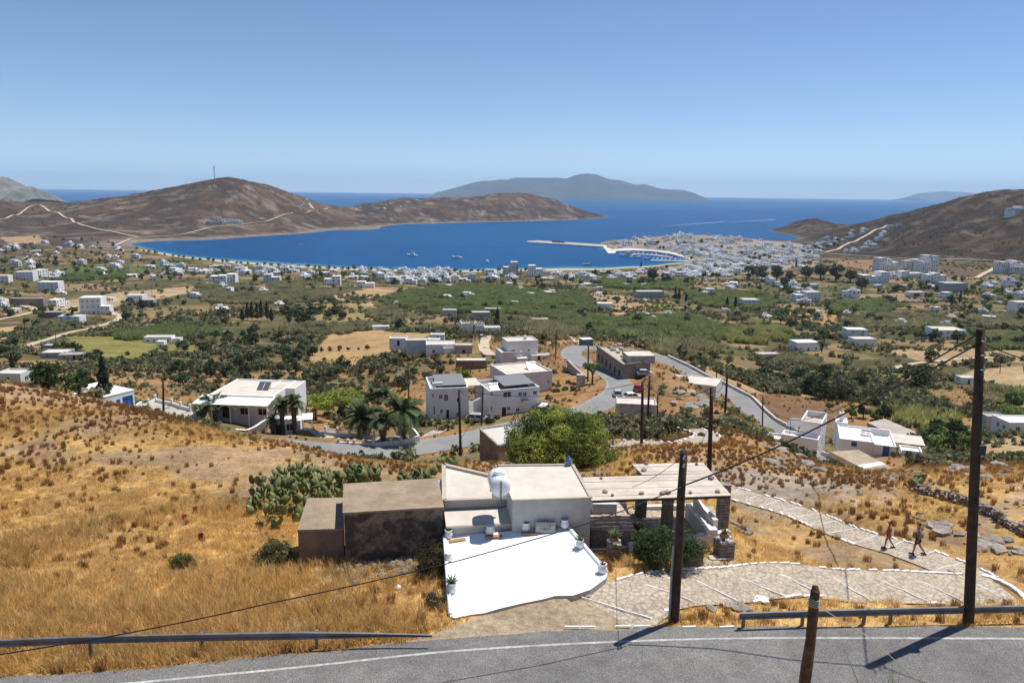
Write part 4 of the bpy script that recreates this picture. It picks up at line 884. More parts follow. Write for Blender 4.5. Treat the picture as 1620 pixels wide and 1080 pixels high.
perg = thing('pergola', 'pergola roofed with cream boards on stone pillars beside the white house', 'pergola')
ZP = ZR - 0.12
roofp = [at_h(u, v, ZP) for u, v in ((936.5, 791), (1157, 783), (1112, 731), (1000, 734), (1019, 753), (921, 755))]
nl, nR, fR, n1, n2, fl_ = roofp
nslat = 11; e0 = nl; 
for i in range(nslat):
    t0, t1 = i / nslat, (i + 0.955) / nslat
    def lerp(a, b, t): return a + (b - a) * t
    # right edge runs nR -> fR; left edge runs nl -> fl_ up to the notch, then n2 -> n1
    r0_, r1_ = lerp(nR, fR, t0), lerp(nR, fR, t1)
    split = 0.58
    if t0 < split: l0, l1 = lerp(nl, fl_, t0 / split), lerp(nl, fl_, min(1, t1 / split))
    else: l0, l1 = lerp(n2, n1, (t0 - split) / (1 - split)), lerp(n2, n1, (t1 - split) / (1 - split))
    b = MB(); b.prism([xy(l0), xy(r0_), xy(r1_), xy(l1)], ZP - 0.035, ZP + random.uniform(-0.01, 0.012), SLAT); b.build('board', perg)
beams = MB()
for a, b_ in ((nl, nR), (fl_, lerp(nR, fR, split)), (n1, fR)):
    beams.tube([a + Vector((0.02, 0.06, -0.1)), b_ + Vector((-0.02, 0.06, -0.1))], 0.06, WOOD, 6); beams.build('beam', perg); beams = MB()
for t in (0.12, 0.36, 0.62, 0.9):
    beams.tube([lerp(nl, nR, t) + Vector((0, 0, -0.055)), lerp(fl_ if t < 0.4 else n1, fR, t if t < 0.4 else (t - 0.35) / 0.65) + Vector((0, 0, -0.055))], 0.035, WOOD, 6); beams.build('rafter', perg); beams = MB()
for k, (u, v, w_, zb) in enumerate(((1141, 840, 0.55, 103.55), (1054, 838, 0.52, 103.46), (1013, 815, 0.55, 103.46))):
    p = at_h(u, v, zb); pl = thing('stone_pillar', None, None, (p.x, p.y, zb)); del_ = pl; pl.parent = perg
    stone_pillar(pl, w_, 0.5, ZP - 0.16 - zb, 20 + k)
for k, (u, v) in enumerate(((969, 784), (1015, 781), (1048, 781), (1092, 780), (1135, 778), (1124, 757), (1102, 735), (1023, 734), (1019, 744), (951, 757), (957, 779), (1056, 780))):   # stones that weigh the boards down
    p = at_h(u, v, ZP + 0.01); o = link('stone', ROCKS[k % 7], None, (p.x, p.y, ZP + 0.06), k); s = 0.2 + 0.08 * (k % 3); o.scale = (s, s, s); tag(o, 'small stone weighing down the boards of the pergola roof', 'stone', 'stones on the pergola roof')

# planters and pedestals
def planter(u, v, zt, label, r_, n, L_, up_, seed, m=TERRA, leafm=AGAVE, z=None, w_=0.05):
    p = at_h(u, v, zt); o = thing('potted_agave', label, 'potted plant', (p.x, p.y, zt), seed)
    b = MB(); b.lathe([(r_ * 0.6, 0), (r_ * 0.9, r_ * 0.5), (r_, r_ * 1.1), (r_ * 1.08, r_ * 1.15), (r_ * 1.08, r_ * 1.3), (r_ * 0.9, r_ * 1.3), (r_ * 0.85, r_ * 1.1)], m, 14); b.build('pot', o, smooth=True)
    b = MB(); leaf_rosette(b, n, L_, leafm, up_, w_, seed, (0, 0, r_ * 1.15)); b.build('leaves', o); return o
ALOE = mat('pale_aloe', (0.17, 0.21, 0.085), 0.6, 0.2, 6, (0.24, 0.26, 0.11))
for k, (u, v, w_, h_, lab) in enumerate(((972, 888, 0.62, 0.80, 'square rough stone pedestal nearest the white terrace'), (1099, 897, 0.72, 0.74, 'squat stone pedestal at the right end of the oleander'), (1148, 884, 0.74, 0.82, 'square stone pedestal right of the oleander beside the pergola'))):
    p = hit(u, v); o = thing('stone_pedestal', lab, 'pedestal', (p.x, p.y + w_ / 2, p.z - 0.1), 0.1 * k, 'stone pedestals of the patio'); stone_pillar(o, w_, w_, h_ + 0.1, 60 + k)
    top = o.location.z + h_ + 0.1
    for q in range(3): s = link('white_stone', LB[q], o, (w_ * (0.3 - 0.3 * q), -w_ * 0.3 * (q % 2), h_ + 0.15), q); s.scale = (0.2, 0.16, 0.12)
    uu, vv = (u, v - 28), 0
    pp = Vector((o.location.x, o.location.y, top + 0.01)); pl = thing('potted_agave', ('agave in a dark pot on the pedestal nearest the terrace', 'low green succulent in a bowl on the squat pedestal', 'spiky plant in a round terracotta pot on the right pedestal')[k], 'potted plant', pp, k)
    b = MB(); rr_ = (0.19, 0.22, 0.20)[k]; b.lathe([(rr_ * 0.6, 0), (rr_ * 1.05, rr_ * 0.6), (rr_ * 1.1, rr_ * 1.1), (rr_ * 0.9, rr_ * 1.35), (rr_ * 0.7, rr_ * 1.35)], TERRA, 14); b.build('pot', pl, smooth=True)
    b = MB(); leaf_rosette(b, (26, 20, 14)[k], (0.5, 0.28, 0.36)[k], ALOE, (0.9, 1.0, 1.1)[k], 0.045, k + 3, (0, 0, rr_ * 1.2)); b.build('leaves', pl)
planter(1010, 850, 103.5, 'big terracotta urn with trailing plant at the edge of the pergola shade', 0.42, 40, 0.4, 0.7, 3, leafm=ALOE)
planter(1026, 852, 103.85, 'terracotta pot with pale agave beside the big urn', 0.26, 26, 0.55, 0.9, 4, leafm=ALOE, w_=0.07)

# ------------------------------------------------------------------ whitewashed stones along the path
def edge_stones(parent, rte, off, i0, i1, step, seed, keepp=0.9, size=(0.46, 0.13, 0.1)):
    r = random.Random(seed); T = np.gradient(rte[:, :2], axis=0); T /= np.linalg.norm(T, axis=1)[:, None]; L_ = np.concatenate([[0], np.cumsum(np.linalg.norm(np.diff(rte[:, :2], axis=0), axis=1))]); s = i0 * L_[-1]
    while s < i1 * L_[-1]:
        j = int(np.searchsorted(L_, s)); j = min(j, len(rte) - 1)
        if r.random() < keepp:
            x, y = rte[j, 0] + T[j, 1] * off, rte[j, 1] - T[j, 0] * off; l = size[0] * r.uniform(0.7, 1.25)
            o = link('white_stone', LB[r.randrange(5)], parent, (x, y, rte[j, 2] + size[2] * 0.25), math.atan2(T[j, 1], T[j, 0]) + r.uniform(-.12, .12)); o.scale = (l, size[1] * r.uniform(0.7, 1.2), size[2] * r.uniform(0.8, 1.2))
        s += step * r.uniform(0.9, 1.1)
def step_lines(parent, rte, w_, i0, i1, n_, skew, seed, th=0.045):
    r = random.Random(seed); T = np.gradient(rte[:, :2], axis=0); T /= np.linalg.norm(T, axis=1)[:, None]; L_ = np.concatenate([[0], np.cumsum(np.linalg.norm(np.diff(rte[:, :2], axis=0), axis=1))])
    for k in range(n_):
        s = L_[-1] * (i0 + (i1 - i0) * k / (n_ - 1)) ; j = min(int(np.searchsorted(L_, s)), len(rte) - 1); d = T[j]; nn = np.array((d[1], -d[0]))
        b = MB(); q = []
        for t in np.linspace(-1, 1, 7): q.append((nn[0] * t * w_ / 2 + d[0] * (skew * t + r.uniform(-.05, .05)), nn[1] * t * w_ / 2 + d[1] * (skew * t + r.uniform(-.05, .05))))
        for a, c in zip(q[:-1], q[1:]):
            ww = th * r.uniform(0.6, 1.2) / 2; b.add([(a[0] - d[0] * ww, a[1] - d[1] * ww, 0), (c[0] - d[0] * ww, c[1] - d[1] * ww, 0), (c[0] + d[0] * ww, c[1] + d[1] * ww, 0), (a[0] + d[0] * ww, a[1] + d[1] * ww, 0),
                   (a[0] - d[0] * ww, a[1] - d[1] * ww, -.05), (c[0] - d[0] * ww, c[1] - d[1] * ww, -.05)], [(0, 1, 2, 3), (4, 5, 1, 0)], PAINTW)
        b.build('step_edge', parent, loc=(rte[j, 0], rte[j, 1], rte[j, 2] + 0.035))
edge_stones(path1, leg1, -1.42, 0.17, 0.93, 0.42, 1, 0.96)
edge_stones(path1, leg1, 1.42, 0.28, 1.0, 0.62, 2, 0.45)
step_lines(path1, leg1, 2.7, 0.10, 0.95, 9, 0.55, 3)
edge_stones(path2, leg2, 1.2, 0.05, 1.0, 0.6, 4, 0.85)
edge_stones(path2, leg2, -1.2, 0.25, 1.0, 0.7, 5, 0.5, (0.4, 0.18, 0.12))
step_lines(path2, leg2, 2.2, 0.05, 0.98, 13, 0.1, 6)
edge_stones(path_far, path3, -1.45, 0.0, 1.0, 0.9, 7, 0.7, (0.5, 0.25, 0.15)); edge_stones(path_far, path3, 1.45, 0.0, 1.0, 0.9, 8, 0.6, (0.5, 0.25, 0.15))
# the rounded end of the path on the right
ce = leg1[-1]
for k in range(9):
    a = -1.5 + k * 0.32; x, y = ce[0] + 1.0 * math.cos(a) - 0.5, ce[1] + 1.45 * math.sin(a); o = link('white_stone', LB[k % 5], path1, (x, y, gz(x, y) + 0.06), a + math.pi / 2); o.scale = (0.48, 0.22, 0.15)
# pale kerb pieces where the path meets the road
for k, (u, v) in enumerate(((905, 991), (930, 991), (985, 990), (1015, 990), (1090, 991), (1150, 991))):
    p = at_h(u, v, 104.46); o = link('kerb_stone', LB[k % 5], near_road, (p.x, p.y, 104.47), 0.02 * k); o.scale = (0.55, 0.08, 0.04)

# ------------------------------------------------------------------ houses along the middle road
def solar(parent_loc, label, rz=0.0, n=2, s=1.0):
    o = thing('solar_water_heater', label, 'solar heater', parent_loc, rz)
    for k in range(n):
        b = MB(); x = k * 1.15 * s; b.add([(x, 0, 0.15), (x + s, 0, 0.15), (x + s, 1.5 * s, 1.1 * s), (x, 1.5 * s, 1.1 * s), (x, 0, 0.07), (x + s, 0, 0.07), (x + s, 1.5 * s, 1.02 * s), (x, 1.5 * s, 1.02 * s)], [(0, 1, 2, 3), (4, 5, 1, 0), (5, 6, 2, 1), (6, 7, 3, 2), (7, 4, 0, 3)], PANEL); b.build('collector', o)
    b = MB(); b.tube([(0, 1.7 * s, 1.2 * s), (n * 1.15 * s, 1.7 * s, 1.2 * s)], 0.28 * s, TANKM, 10); b.build('tank', o)
    b = MB(); b.tube([(0.1, 1.55 * s, 0), (0.1, 1.55 * s, 1.0 * s)], 0.04, DSTEEL, 5); b.tube([(n * s, 1.55 * s, 0), (n * s, 1.55 * s, 1.0 * s)], 0.04, DSTEEL, 5); b.build('stand', o); return o
def canopy(parent, x0, x1, y0, y1, z, tilt, m, posts=4, base=0.0, name='canopy'):
    b = MB(); b.add([(x0, y0, z), (x1, y0, z), (x1, y1, z + tilt), (x0, y1, z + tilt), (x0, y0, z - 0.08), (x1, y0, z - 0.08), (x1, y1, z + tilt - 0.08), (x0, y1, z + tilt - 0.08)], [(0, 1, 2, 3), (7, 6, 5, 4), (4, 5, 1, 0), (5, 6, 2, 1), (6, 7, 3, 2), (7, 4, 0, 3)], m); b.build(name, parent)
    for i in range(posts // 2):
        x = x0 + 0.15 + (x1 - x0 - 0.3) * i / max(1, posts // 2 - 1)
        for y, zz in ((y0 + 0.12, z), (y1 - 0.12, z + tilt)):
            b = MB(); b.box(x - 0.06, x + 0.06, y - 0.06, y + 0.06, base, zz - 0.08, m if m is not CANOPY else DSTEEL); b.build('post', parent)
def holes(site, lst, z0=0.0):
    """window rectangles from photograph pixels on a site's front"""
    out = []
    for u0, u1, v0, v1, *k in lst:
        a, b = site.x(u0), site.x(u1); zt, zb = site.h((u0 + u1) / 2, v0), site.h((u0 + u1) / 2, v1)
        out.append((a, b, max(zb, z0 + 0.05) - z0, zt - z0, k[0] if k else 'window'))
    return out
B_ = -1.5      # walls reach below ground

# two-storey block, left one
S = Site('white_building', 'white two-storey building with grey roof canopy left of the parked silver car', (681, 665), (741, 662), 80.5)
H = S.h(690, 609) - 0.6; W_ = S.W
hs = holes(S, ((694.6, 700.6, 624, 631), (702.5, 709.5, 623.5, 634), (696.5, 701, 647, 654), (706, 710.5, 648, 662.5, 'door'), (722.5, 729, 629, 636.5), (722, 726, 652, 660), (684, 686.5, 622, 629), (686, 688.5, 643, 656)), B_)
block(S.o, 0, W_, 0, 8.5, B_, H, WHITE, CONC, {'f': hs, 'r': [(2, 3.2, 3.2, 4.4), (5, 6.2, 3.2, 4.4)]}, parapet=0.7)
canopy(S.o, W_ * 0.18, W_ * 0.98, 1.5, 7.8, H + 0.1, 0.5, CANOPY, 6, H - 0.7)
canopy(S.o, W_ + 0.02, W_ + 2.6, 3.0, 8.0, H - 0.5, 0.1, CREAM, 4, B_, 'side_roof')
solar(S.o.matrix_basis @ Vector((0.6, 1.0, H - 0.65)), 'solar heater on the front edge of the left two-storey building roof', S.yaw, 2, 0.8)
# right one
S2 = Site('white_building', 'white two-storey building with dark windows right of the parked silver car', (774, 661), (853, 653), 80.4)
H = S2.h(800, 611) - 0.6; W_ = S2.W
hs = holes(S2, ((796, 808.5, 619.5, 628.5), (819.5, 825.5, 620, 626.5), (827, 833, 620, 626.5), (842.5, 849, 618, 624.5), (776.5, 779, 619, 626), (794, 800.5, 644, 658.5, 'door'), (802, 807.5, 643, 649), (816, 822, 645, 651), (842, 846, 642, 648), (776.5, 779, 643, 650), (802, 807.5, 653, 658)), B_)
block(S2.o, 0, W_, 0, 8.0, B_, H, WHITE, CONC, {'f': hs, 'r': [(2, 3.2, 1.8, 3.0), (4.5, 6, 4.5, 5.7)]}, parapet=0.6)
canopy(S2.o, W_ * 0.35, W_ * 0.98, 1.8, 7.8, H + 0.2, 0.4, CANOPY, 6, H - 0.6)
solar(S2.o.matrix_basis @ Vector((0.8, 1.6, H - 0.55)), 'solar heater on the left roof corner of the right two-storey building', S2.yaw, 2, 0.8)
b = MB(); b.box(W_ * 0.63, W_ * 0.76, -0.9, 0.0, 2.75, 2.85, DARKW); b.box(W_ * 0.63, W_ * 0.76, -0.92, -0.88, 2.2, 2.84, WHITE2); b.build('awning', S2.o)
# curved link wall with the car bay
lw = thing('link_wall', 'white curved wall joining the two two-storey buildings behind a car', 'wall')
pts = [at_h(742, 661, 80.5), at_h(749, 657, 80.5), at_h(760, 654.5, 80.5), at_h(774, 657, 80.5)]; tops = [3.2, 2.7, 3.0, 4.8]
for a, b_, ha, hb in zip(pts[:-1], pts[1:], tops[:-1], tops[1:]):
    q = MB(); d = (b_ - a); n2_ = Vector((-d.y, d.x, 0)).normalized() * 0.2
    q.add([a - Vector((0, 0, 1)), b_ - Vector((0, 0, 1)), b_ + Vector((0, 0, hb)), a + Vector((0, 0, ha)), a + n2_ - Vector((0, 0, 1)), b_ + n2_ - Vector((0, 0, 1)), b_ + n2_ + Vector((0, 0, hb)), a + n2_ + Vector((0, 0, ha))], [(0, 1, 2, 3), (7, 6, 5, 4), (3, 2, 6, 7), (0, 3, 7, 4), (1, 5, 6, 2)], WHITE); q.build('wall_panel', lw)
# plain block behind them
S = Site('white_building', 'plain white block with broad cream roof behind the right two-storey building', (801, 626), (873, 619), 77.2)
block(S.o, 0, S.W, 0, 10, B_, S.h(803, 592), WHITE2, CREAM, {'f': [(S.W * 0.9, S.W * 0.94, 3.4, 4.2)]}, parapet=0.3)
solar(S.o.matrix_basis @ Vector((S.W * 0.6, 3, S.h(803, 592) - 0.3)), 'solar heater lying on the broad cream roof', S.yaw, 2, 1.0)
# stepped house above
S = Site('stepped_house', 'stepped pale house of three cubes beside the upper road bend', (793, 579), (871, 575), 68.3)
W_ = S.W; hL = S.h(800, 557)
block(S.o, 0, W_ * 0.42, 0, 7, B_, hL, WHITE2, CREAM, {}, parapet=0.3)
block(S.o, W_ * 0.16, W_ * 0.78, 2.2, 9, B_, S.h(820, 544) + 0.5, WHITE, CREAM, {'f': [(1.2, 2.3, 5.2, 6.0), (6.5, 7.1, 5.2, 5.9)]}, parapet=0.3)
block(S.o, W_ * 0.62, W_, -0.6, 2.19, B_, S.h(855, 561), WHITE, CREAM, {'f': [(W_ * 0.1, W_ * 0.1 + 0.9, 2.2, 4.2, 'door'), (W_ * 0.2, W_ * 0.28, 2.7, 3.7)]}, parapet=0.3)
block(S.o, W_ * 0.3, W_ * 0.5, -1.4, -0.01, B_, S.h(830, 565), WHITE, WHITE, {}, parapet=0)
b = MB(); b.box(W_ * 0.55, W_ * 0.6, 5, 5.8, S.h(820, 544) + 0.15, S.h(820, 544) + 1.4, WHITE); b.build('chimney', S.o)

# generic small house: pixel extents of its front, top and base
def small_house(u0, u1, vt, vb, label, depth=0.8, wm=WHITE, rm=CREAM, win='window', z=None, name='white_house', group=None, ymin=80, extra=None, nwin=None, storeys=None, door=True, parapet=0.25):
    p = hit((u0 + u1) / 2, vb, ymin) if z is None else at_h((u0 + u1) / 2, vb, z)
    z_ = p.z; S = Site(name, label, (u0, vb + 0.0), (u1, vb + 0.0), z_, 'house', group); W_ = S.W; H = max(2.3, S.h((u0 + u1) / 2, vt))
    rz = random.Random(int(u0 * 31 + vb)); S.o.rotation_euler.z += rz.uniform(-0.12, 0.12)
    hs = []; ns = storeys or max(1, int(H // 2.7)); k = nwin if nwin is not None else max(1, int(W_ // 3.6))
    for fl in range(ns):
        zb = fl * H / ns
        for i in range(k):
            x = W_ * (i + 0.5) / k + rz.uniform(-0.2, 0.2); isd = door and fl == 0 and i == (k // 2)
            if isd: hs.append((x - 0.5, x + 0.5, -B_ + zb + 0.05, -B_ + zb + min(2.1, H / ns - 0.4), 'door' if win == 'window' else 'bluedoor'))
            else: hs.append((x - 0.55, x + 0.55, -B_ + zb + 0.9, -B_ + zb + min(2.0, H / ns - 0.4), win))
    dp = max(4.0, W_ * depth); side = [(dp * 0.3, dp * 0.3 + 1.0, -B_ + 1.0, -B_ + 2.0, win), (dp * 0.65, dp * 0.65 + 1.0, -B_ + 1.0, -B_ + 2.0, win)] if k else []
    hs = [h for h in hs if h[0] > 0.15 and h[1] < W_ - 0.15 and h[3] < H - B_ - 0.2]
    block(S.o, 0, W_, 0, dp, B_, H, wm, rm, {'f': hs, 'r': side, 'l': side if k else []}, parapet=parapet)
    if extra:
        for ex0, ex1, ey0, ey1, eh in extra: block(S.o, W_ * ex0, W_ * ex1, dp * ey0, dp * ey1, B_, H * eh, wm, rm, {}, parapet=parapet, name='annex_walls')
    return S
sh = small_house
sh(616, 644, 535, 547, 'long low white annex at the right end of the golden field', 0.5, WHITE, CREAM, z=61)
sh(642, 679, 538, 555, 'blank-walled white house on the slope right of the golden field', 0.5, WHITE2, CREAM, z=62, nwin=0)
sh(681, 703, 529, 540, 'small white cube with two dark windows behind the slope houses', 0.7, WHITE, CREAM, z=60)
sh(674, 720, 545, 562, 'white house with steps and small porch on the slope above the bright green bush', 0.7, WHITE, CREAM, z=62.3, extra=((0.6, 1.05, -0.25, -0.01, 0.75), (0.1, 0.5, 1.01, 1.5, 1.1)))
sh(720, 747, 546, 562, 'unfinished pale house with open roof beside the rubble mound', 0.9, mat('raw_plaster', (0.42, 0.36, 0.30), 0.95, 0.15, 0.7), BEIGE, z=63)
sh(721, 770, 570, 590, 'low stone-walled building with white flat roof behind the bright green bush', 0.5, HUTWALL2, CREAM, z=66, nwin=0)
sh(730, 767, 512, 528, 'white farmhouse with two roof levels left of a parked dark car', 0.9, WHITE, CREAM, z=50, extra=((0.45, 0.98, -0.12, -0.01, 0.85),))
sh(767, 792, 518, 528, 'low white house with shaded veranda right of the parked dark car', 0.7, WHITE, CREAM, z=51)
sh(840, 868, 505, 512, 'small pinkish white cabin standing among the green reeds', 0.5, mat('pink_white', (0.66, 0.58, 0.53), 0.9, 0.05), CREAM)
sh(589, 615, 516, 521.5, 'long white shed at the far edge of the golden field', 0.3, WHITE, WHITE, nwin=0)
# left farm group
S = sh(228, 271, 533, 543, 'long white farmhouse in the green field on the left', 0.45, WHITE, CREAM, extra=((1.0, 1.3, 0.1, 0.8, 0.7),))
sh(248, 260, 540, 552, 'small white cube outbuilding in front of the long farmhouse', 1.0, WHITE, WHITE)
sh(64, 104, 558, 567, 'flat white canopy roofs of a low house below the track', 0.8, GREYW, CREAM, ymin=120)
sh(92, 126, 563, 570, 'low grey flat roof beside the white canopy house', 0.7, GREYW, CONC, ymin=120)
sh(69, 84, 546, 556, 'small pale blue hut beside the left track', 0.8, mat('pale_blue_wall', (0.35, 0.44, 0.50), 0.9, 0.05), CREAM, ymin=120)
sh(-6, 36, 590, 614, 'pale flat-roofed house with porch at the left picture edge', 0.8, WHITE2, CREAM, z=83)
sh(127, 160, 471, 497, 'tall white three-storey house in the left valley', 0.8, WHITE, WHITE, storeys=3)
sh(158, 174, 484, 498, 'white walled annex right of the tall three-storey house', 0.9, WHITE, WHITE)
sh(200, 226, 467, 480, 'white house half hidden behind dark trees in the left valley', 0.8)
sh(222, 243, 474, 485, 'grey white house right of the dark trees in the left valley', 0.7, GREYW, CREAM)
sh(60, 93, 446, 460, 'broad white house on the edge of the tan field', 0.6, WHITE, WHITE)
sh(24, 52, 430, 443, 'white house with arched porch at the far left', 0.7)
sh(-5, 13, 436, 447, 'white house cut by the left picture edge', 0.9)
sh(15, 69, 472, 483, 'long roofless stone ruin beside the pale track', 0.25, STONE, COBBLE, nwin=4, name='stone_ruin')
sh(69, 97, 494, 504, 'dark stone barn beside the pale track', 0.6, STONE, CONC, nwin=0, name='stone_barn')
sh(92, 127, 500, 513, 'white house half behind a big dark tree below the three-storey house', 0.6)
# right valley
sh(1261, 1298, 542, 556, 'white house with blue windows left of the palm clump', 0.7, WHITE, WHITE, 'blue', nwin=3)
sh(1340, 1371, 521, 536, 'white two-storey house with pale blue windows in the right valley', 0.7, WHITE, WHITE, 'bluew', storeys=2, nwin=2)
sh(1351, 1386, 536, 549, 'single-storey white house in front of the pale blue windowed one', 0.6)
sh(1481, 1525, 522, 537, 'wide white house with roof terrace left of the tall pole', 0.8, WHITE, CREAM, 'blue')
sh(1520, 1542, 597, 608, 'tiny white hut with a dark door left of the tall pole', 0.8)
sh(1200, 1236, 560, 568, 'low white shed with flat roof behind the lower road', 0.4, WHITE2, CREAM, nwin=2)
sh(1594, 1650, 668, 688, 'white house at the right picture edge beside the stone wall', 0.7, WHITE, WHITE, z=66)
sh(1560, 1590, 660, 672, 'low grey wall house left of the right edge white house', 0.3, GREYW, CONC, nwin=0, z=64)
sh(1276, 1300, 462, 474, 'white cube house in the dark trees of the right valley', 0.8)
sh(1176, 1201, 474, 486, 'white cube with dark cypress behind it in the middle valley', 0.8)
sh(946, 970, 480, 489, 'white shed with dark bush in front in the middle valley', 0.8, nwin=1)
sh(1008, 1050, 461, 471, 'long low white farmhouse in the middle valley', 0.4, GREYW, CREAM)
sh(700, 722, 490, 500, 'small grey white hut in the reeds left of centre', 0.6, GREYW, CREAM, nwin=1)
sh(747, 776, 494, 505, 'small white hut behind the dark pine in the valley', 0.5, GREYW, CREAM, nwin=1)
sh(766, 795, 488, 495, 'low stone-walled hut left of the dark cypress in the valley', 0.4, STONE, CREAM, nwin=0)
sh(1495, 1530, 448, 462, 'blank grey-walled house in front of the right hill', 0.7, GREYW, GREYW, nwin=0)
sh(1608, 1640, 478, 496, 'tall white wall house at the right edge of the valley', 0.6)
sh(1440, 1466, 462, 470, 'white house with vaulted roof in the right valley', 0.5)

# ------------------------------------------------------------------ garage house, yard and villa on the left
S = Site('garage_house', 'white house with blue garage door behind the cypress', (168, 652), (214, 640), 84)
W_ = S.W; H = S.h(212, 617)
block(S.o, 0, W_, 0, 6, B_, H, WHITE, WHITE, {'f': [(W_ * 0.58, W_ * 0.94, -B_ + 0.1, H - B_ - 0.7, 'blue'), (W_ * 0.36, W_ * 0.5, -B_ + 0.2, H - B_ - 0.9, 'bluew')]}, parapet=0)
block(S.o, -2.6, -0.01, 2.5, 8.2, B_, H - 0.5, WHITE2, WHITE, {}, parapet=0)
block(S.o, W_ * 0.2, W_ * 0.85, 6.01, 8.5, B_, H + 0.35, WHITE, WHITE, {}, parapet=0)
yard = MB(); yp = [at_h(u, v, 83.95) for u, v in ((150, 650), (205, 652), (262, 672), (330, 676), (331, 668), (303, 650), (246, 634), (215, 640))]
yard.prism([xy(p) for p in yp], 82.5, 83.95, CONC, PAVE); tag(yard.build('paved_yard'), kind='structure')
def run_wall(name, label, pix, z, h_, w_, m, top=None, cat='wall', posts=None, ph=0.5, pm=None):
    """garden wall through pixels at ground height z, with optional piers as parts"""
    o = thing(name, label, cat); pts = [at_h(u, v, z) for u, v in pix]
    for a, b_ in zip(pts[:-1], pts[1:]): wall_run('wall_panel', o, [a + Vector((0, 0, h_)), b_ + Vector((0, 0, h_))], w_, h_ + 1.0, m, base=z - 1.2, top=top)
    for u, v in posts or []:
        p = at_h(u, v, z); b = MB(); b.box(p.x - 0.16, p.x + 0.16, p.y - 0.16, p.y + 0.16, z - 1, z + h_ + ph, pm or m); b.box(p.x - 0.2, p.x + 0.2, p.y - 0.2, p.y + 0.2, z + h_ + ph, z + h_ + ph + 0.1, pm or m); b.lathe([(0.12, 0), (0.05, 0.15), (0.02, 0.3)], pm or m, 8, (p.x, p.y, z + h_ + ph + 0.1)); b.build('pier', o)
    return o
run_wall('yard_wall', 'white balustrade wall with finial piers behind the paved yard', ((235, 641), (246, 635), (272, 641), (286, 646), (302, 650)), 83.95, 0.55, 0.25, WHITE, posts=((235, 641), (246, 635), (272, 641), (286, 646), (301, 650)))
run_wall('yard_wall', 'low white wall with grey panel below the garage house', ((150, 648), (166, 648), (206, 653), (210, 652), (224, 643)), 83.95, 0.9, 0.3, WHITE2, WHITE, posts=((152, 648), (160, 648)))
run_wall('yard_wall', 'grey stone gate piers at the right of the paved yard', ((277, 668), (279, 668)), 83.9, 1.0, 0.5, STONE, WHITE, posts=((277, 668), (290, 671), (300, 672)), pm=STONE)
run_wall('yard_wall', 'low stone wall with white coping in front of the porch villa', ((331, 683), (360, 687), (391, 690), (404, 684), (421, 672)), 83.2, 1.0, 0.4, STONE, WHITE)
tarp = MB(); c0 = at_h(262, 672, 84.0); tarp.lathe([(1.3, 0), (1.25, 0.25), (0.8, 0.48), (0.2, 0.55)], BLUE, 12, (c0.x, c0.y, c0.z)); tag(tarp.build('boat_cover', smooth=True), 'bright blue tarpaulin cover on the ground by the lamp pole', 'tarpaulin')
# villa with white porch
S = Site('porch_villa', 'wide cream-roofed villa with white porch roof and solar heater on the left', (314, 668), (424, 672), 83)
W_ = S.W; H = S.h(330, 634)
block(S.o, 0.8, W_, 2.6, 13.0, B_, H + 0.35, WHITE, CREAM, {'f': [(2, 3.4, 1.6, 3.4, 'door'), (5, 6.5, 2.2, 3.4), (8, 9.5, 2.2, 3.4)], 'r': [(2, 3, 2.2, 3.4), (5, 6, 2.2, 3.4)]}, parapet=0.15)
block(S.o, W_ * 0.75, W_ + 1.6, 8.0, 13.3, B_, H + 0.3, WHITE, CREAM, {}, parapet=0.12, name='wing_walls')
canopy(S.o, -0.6, W_ + 0.3, -0.6, 3.2, H - 0.35, 0.55, WHITE, 10, B_, 'porch_roof')
for i in range(4):
    b = MB(); x = W_ * (0.08 + 0.24 * i)
    for s in range(7):
        a0, a1 = math.pi * s / 7, math.pi * (s + 1) / 7; r_ = W_ * 0.115
        b.tube([(x + r_ + r_ * math.cos(a0), -0.35, H - 1.3 + 0.8 * math.sin(a0)), (x + r_ + r_ * math.cos(a1), -0.35, H - 1.3 + 0.8 * math.sin(a1))], 0.07, WHITE, 5)
    b.build('arch', S.o)
solar(S.o.matrix_basis @ Vector((W_ * 0.62, 6.5, H + 0.25)), 'solar heater on the cream villa roof', S.yaw, 2, 0.9)
# small white pavilion behind the fan palms and fence walls by the road
S = Site('pavilion', 'small white pavilion wall behind the two fan palms', (428, 690), (476, 688), 82.6, 'pavilion')
block(S.o, 0, S.W, 0, 2.5, B_, 2.3, WHITE, WHITE, {'f': [(0.8, 1.6, 1.6, 3.4, 'door'), (2.4, 3.4, 2.2, 3.4)]}, parapet=0)
S = Site('parasol_roof', 'white tent roof beside the black car under the palms', (478, 682), (495, 681), 82.5, 'tent')
canopy(S.o, 0, S.W, 0, 2.5, 1.9, 0.3, WHITE, 4, 0, 'tent_roof')
run_wall('roadside_wall', 'dark stone roadside wall with piers below the fan palms', ((419, 697), (445, 700), (470, 702), (486, 703)), 82.6, 0.7, 0.35, STONE, WHITE2, posts=((421, 697), (460, 701), (470, 702), (485, 703)), ph=0.35, pm=STONE)
run_wall('roadside_wall', 'white curved roadside wall in front of the date palms', ((536, 707), (560, 708.5), (600, 708), (640, 703), (663, 697), (655, 686), (648, 683)), 82.2, 0.85, 0.25, WHITE2, WHITE, posts=((536, 707), (551, 708), (561, 708.5), (576, 708.5), (591, 708), (619, 706), (635, 704)), ph=0.4)
fn = thing('garden_fence', 'white post and rail fence behind the driveway palms', 'fence')
fp = [at_h(u, v, 82.5) for u, v in ((508, 684), (515, 684.5), (534, 687), (553, 689), (571, 690.5), (592, 692))]
for p in fp[1:]: b = MB(); b.box(p.x - 0.15, p.x + 0.15, p.y - 0.15, p.y + 0.15, 81.5, 83.65, WHITE); b.build('post', fn)
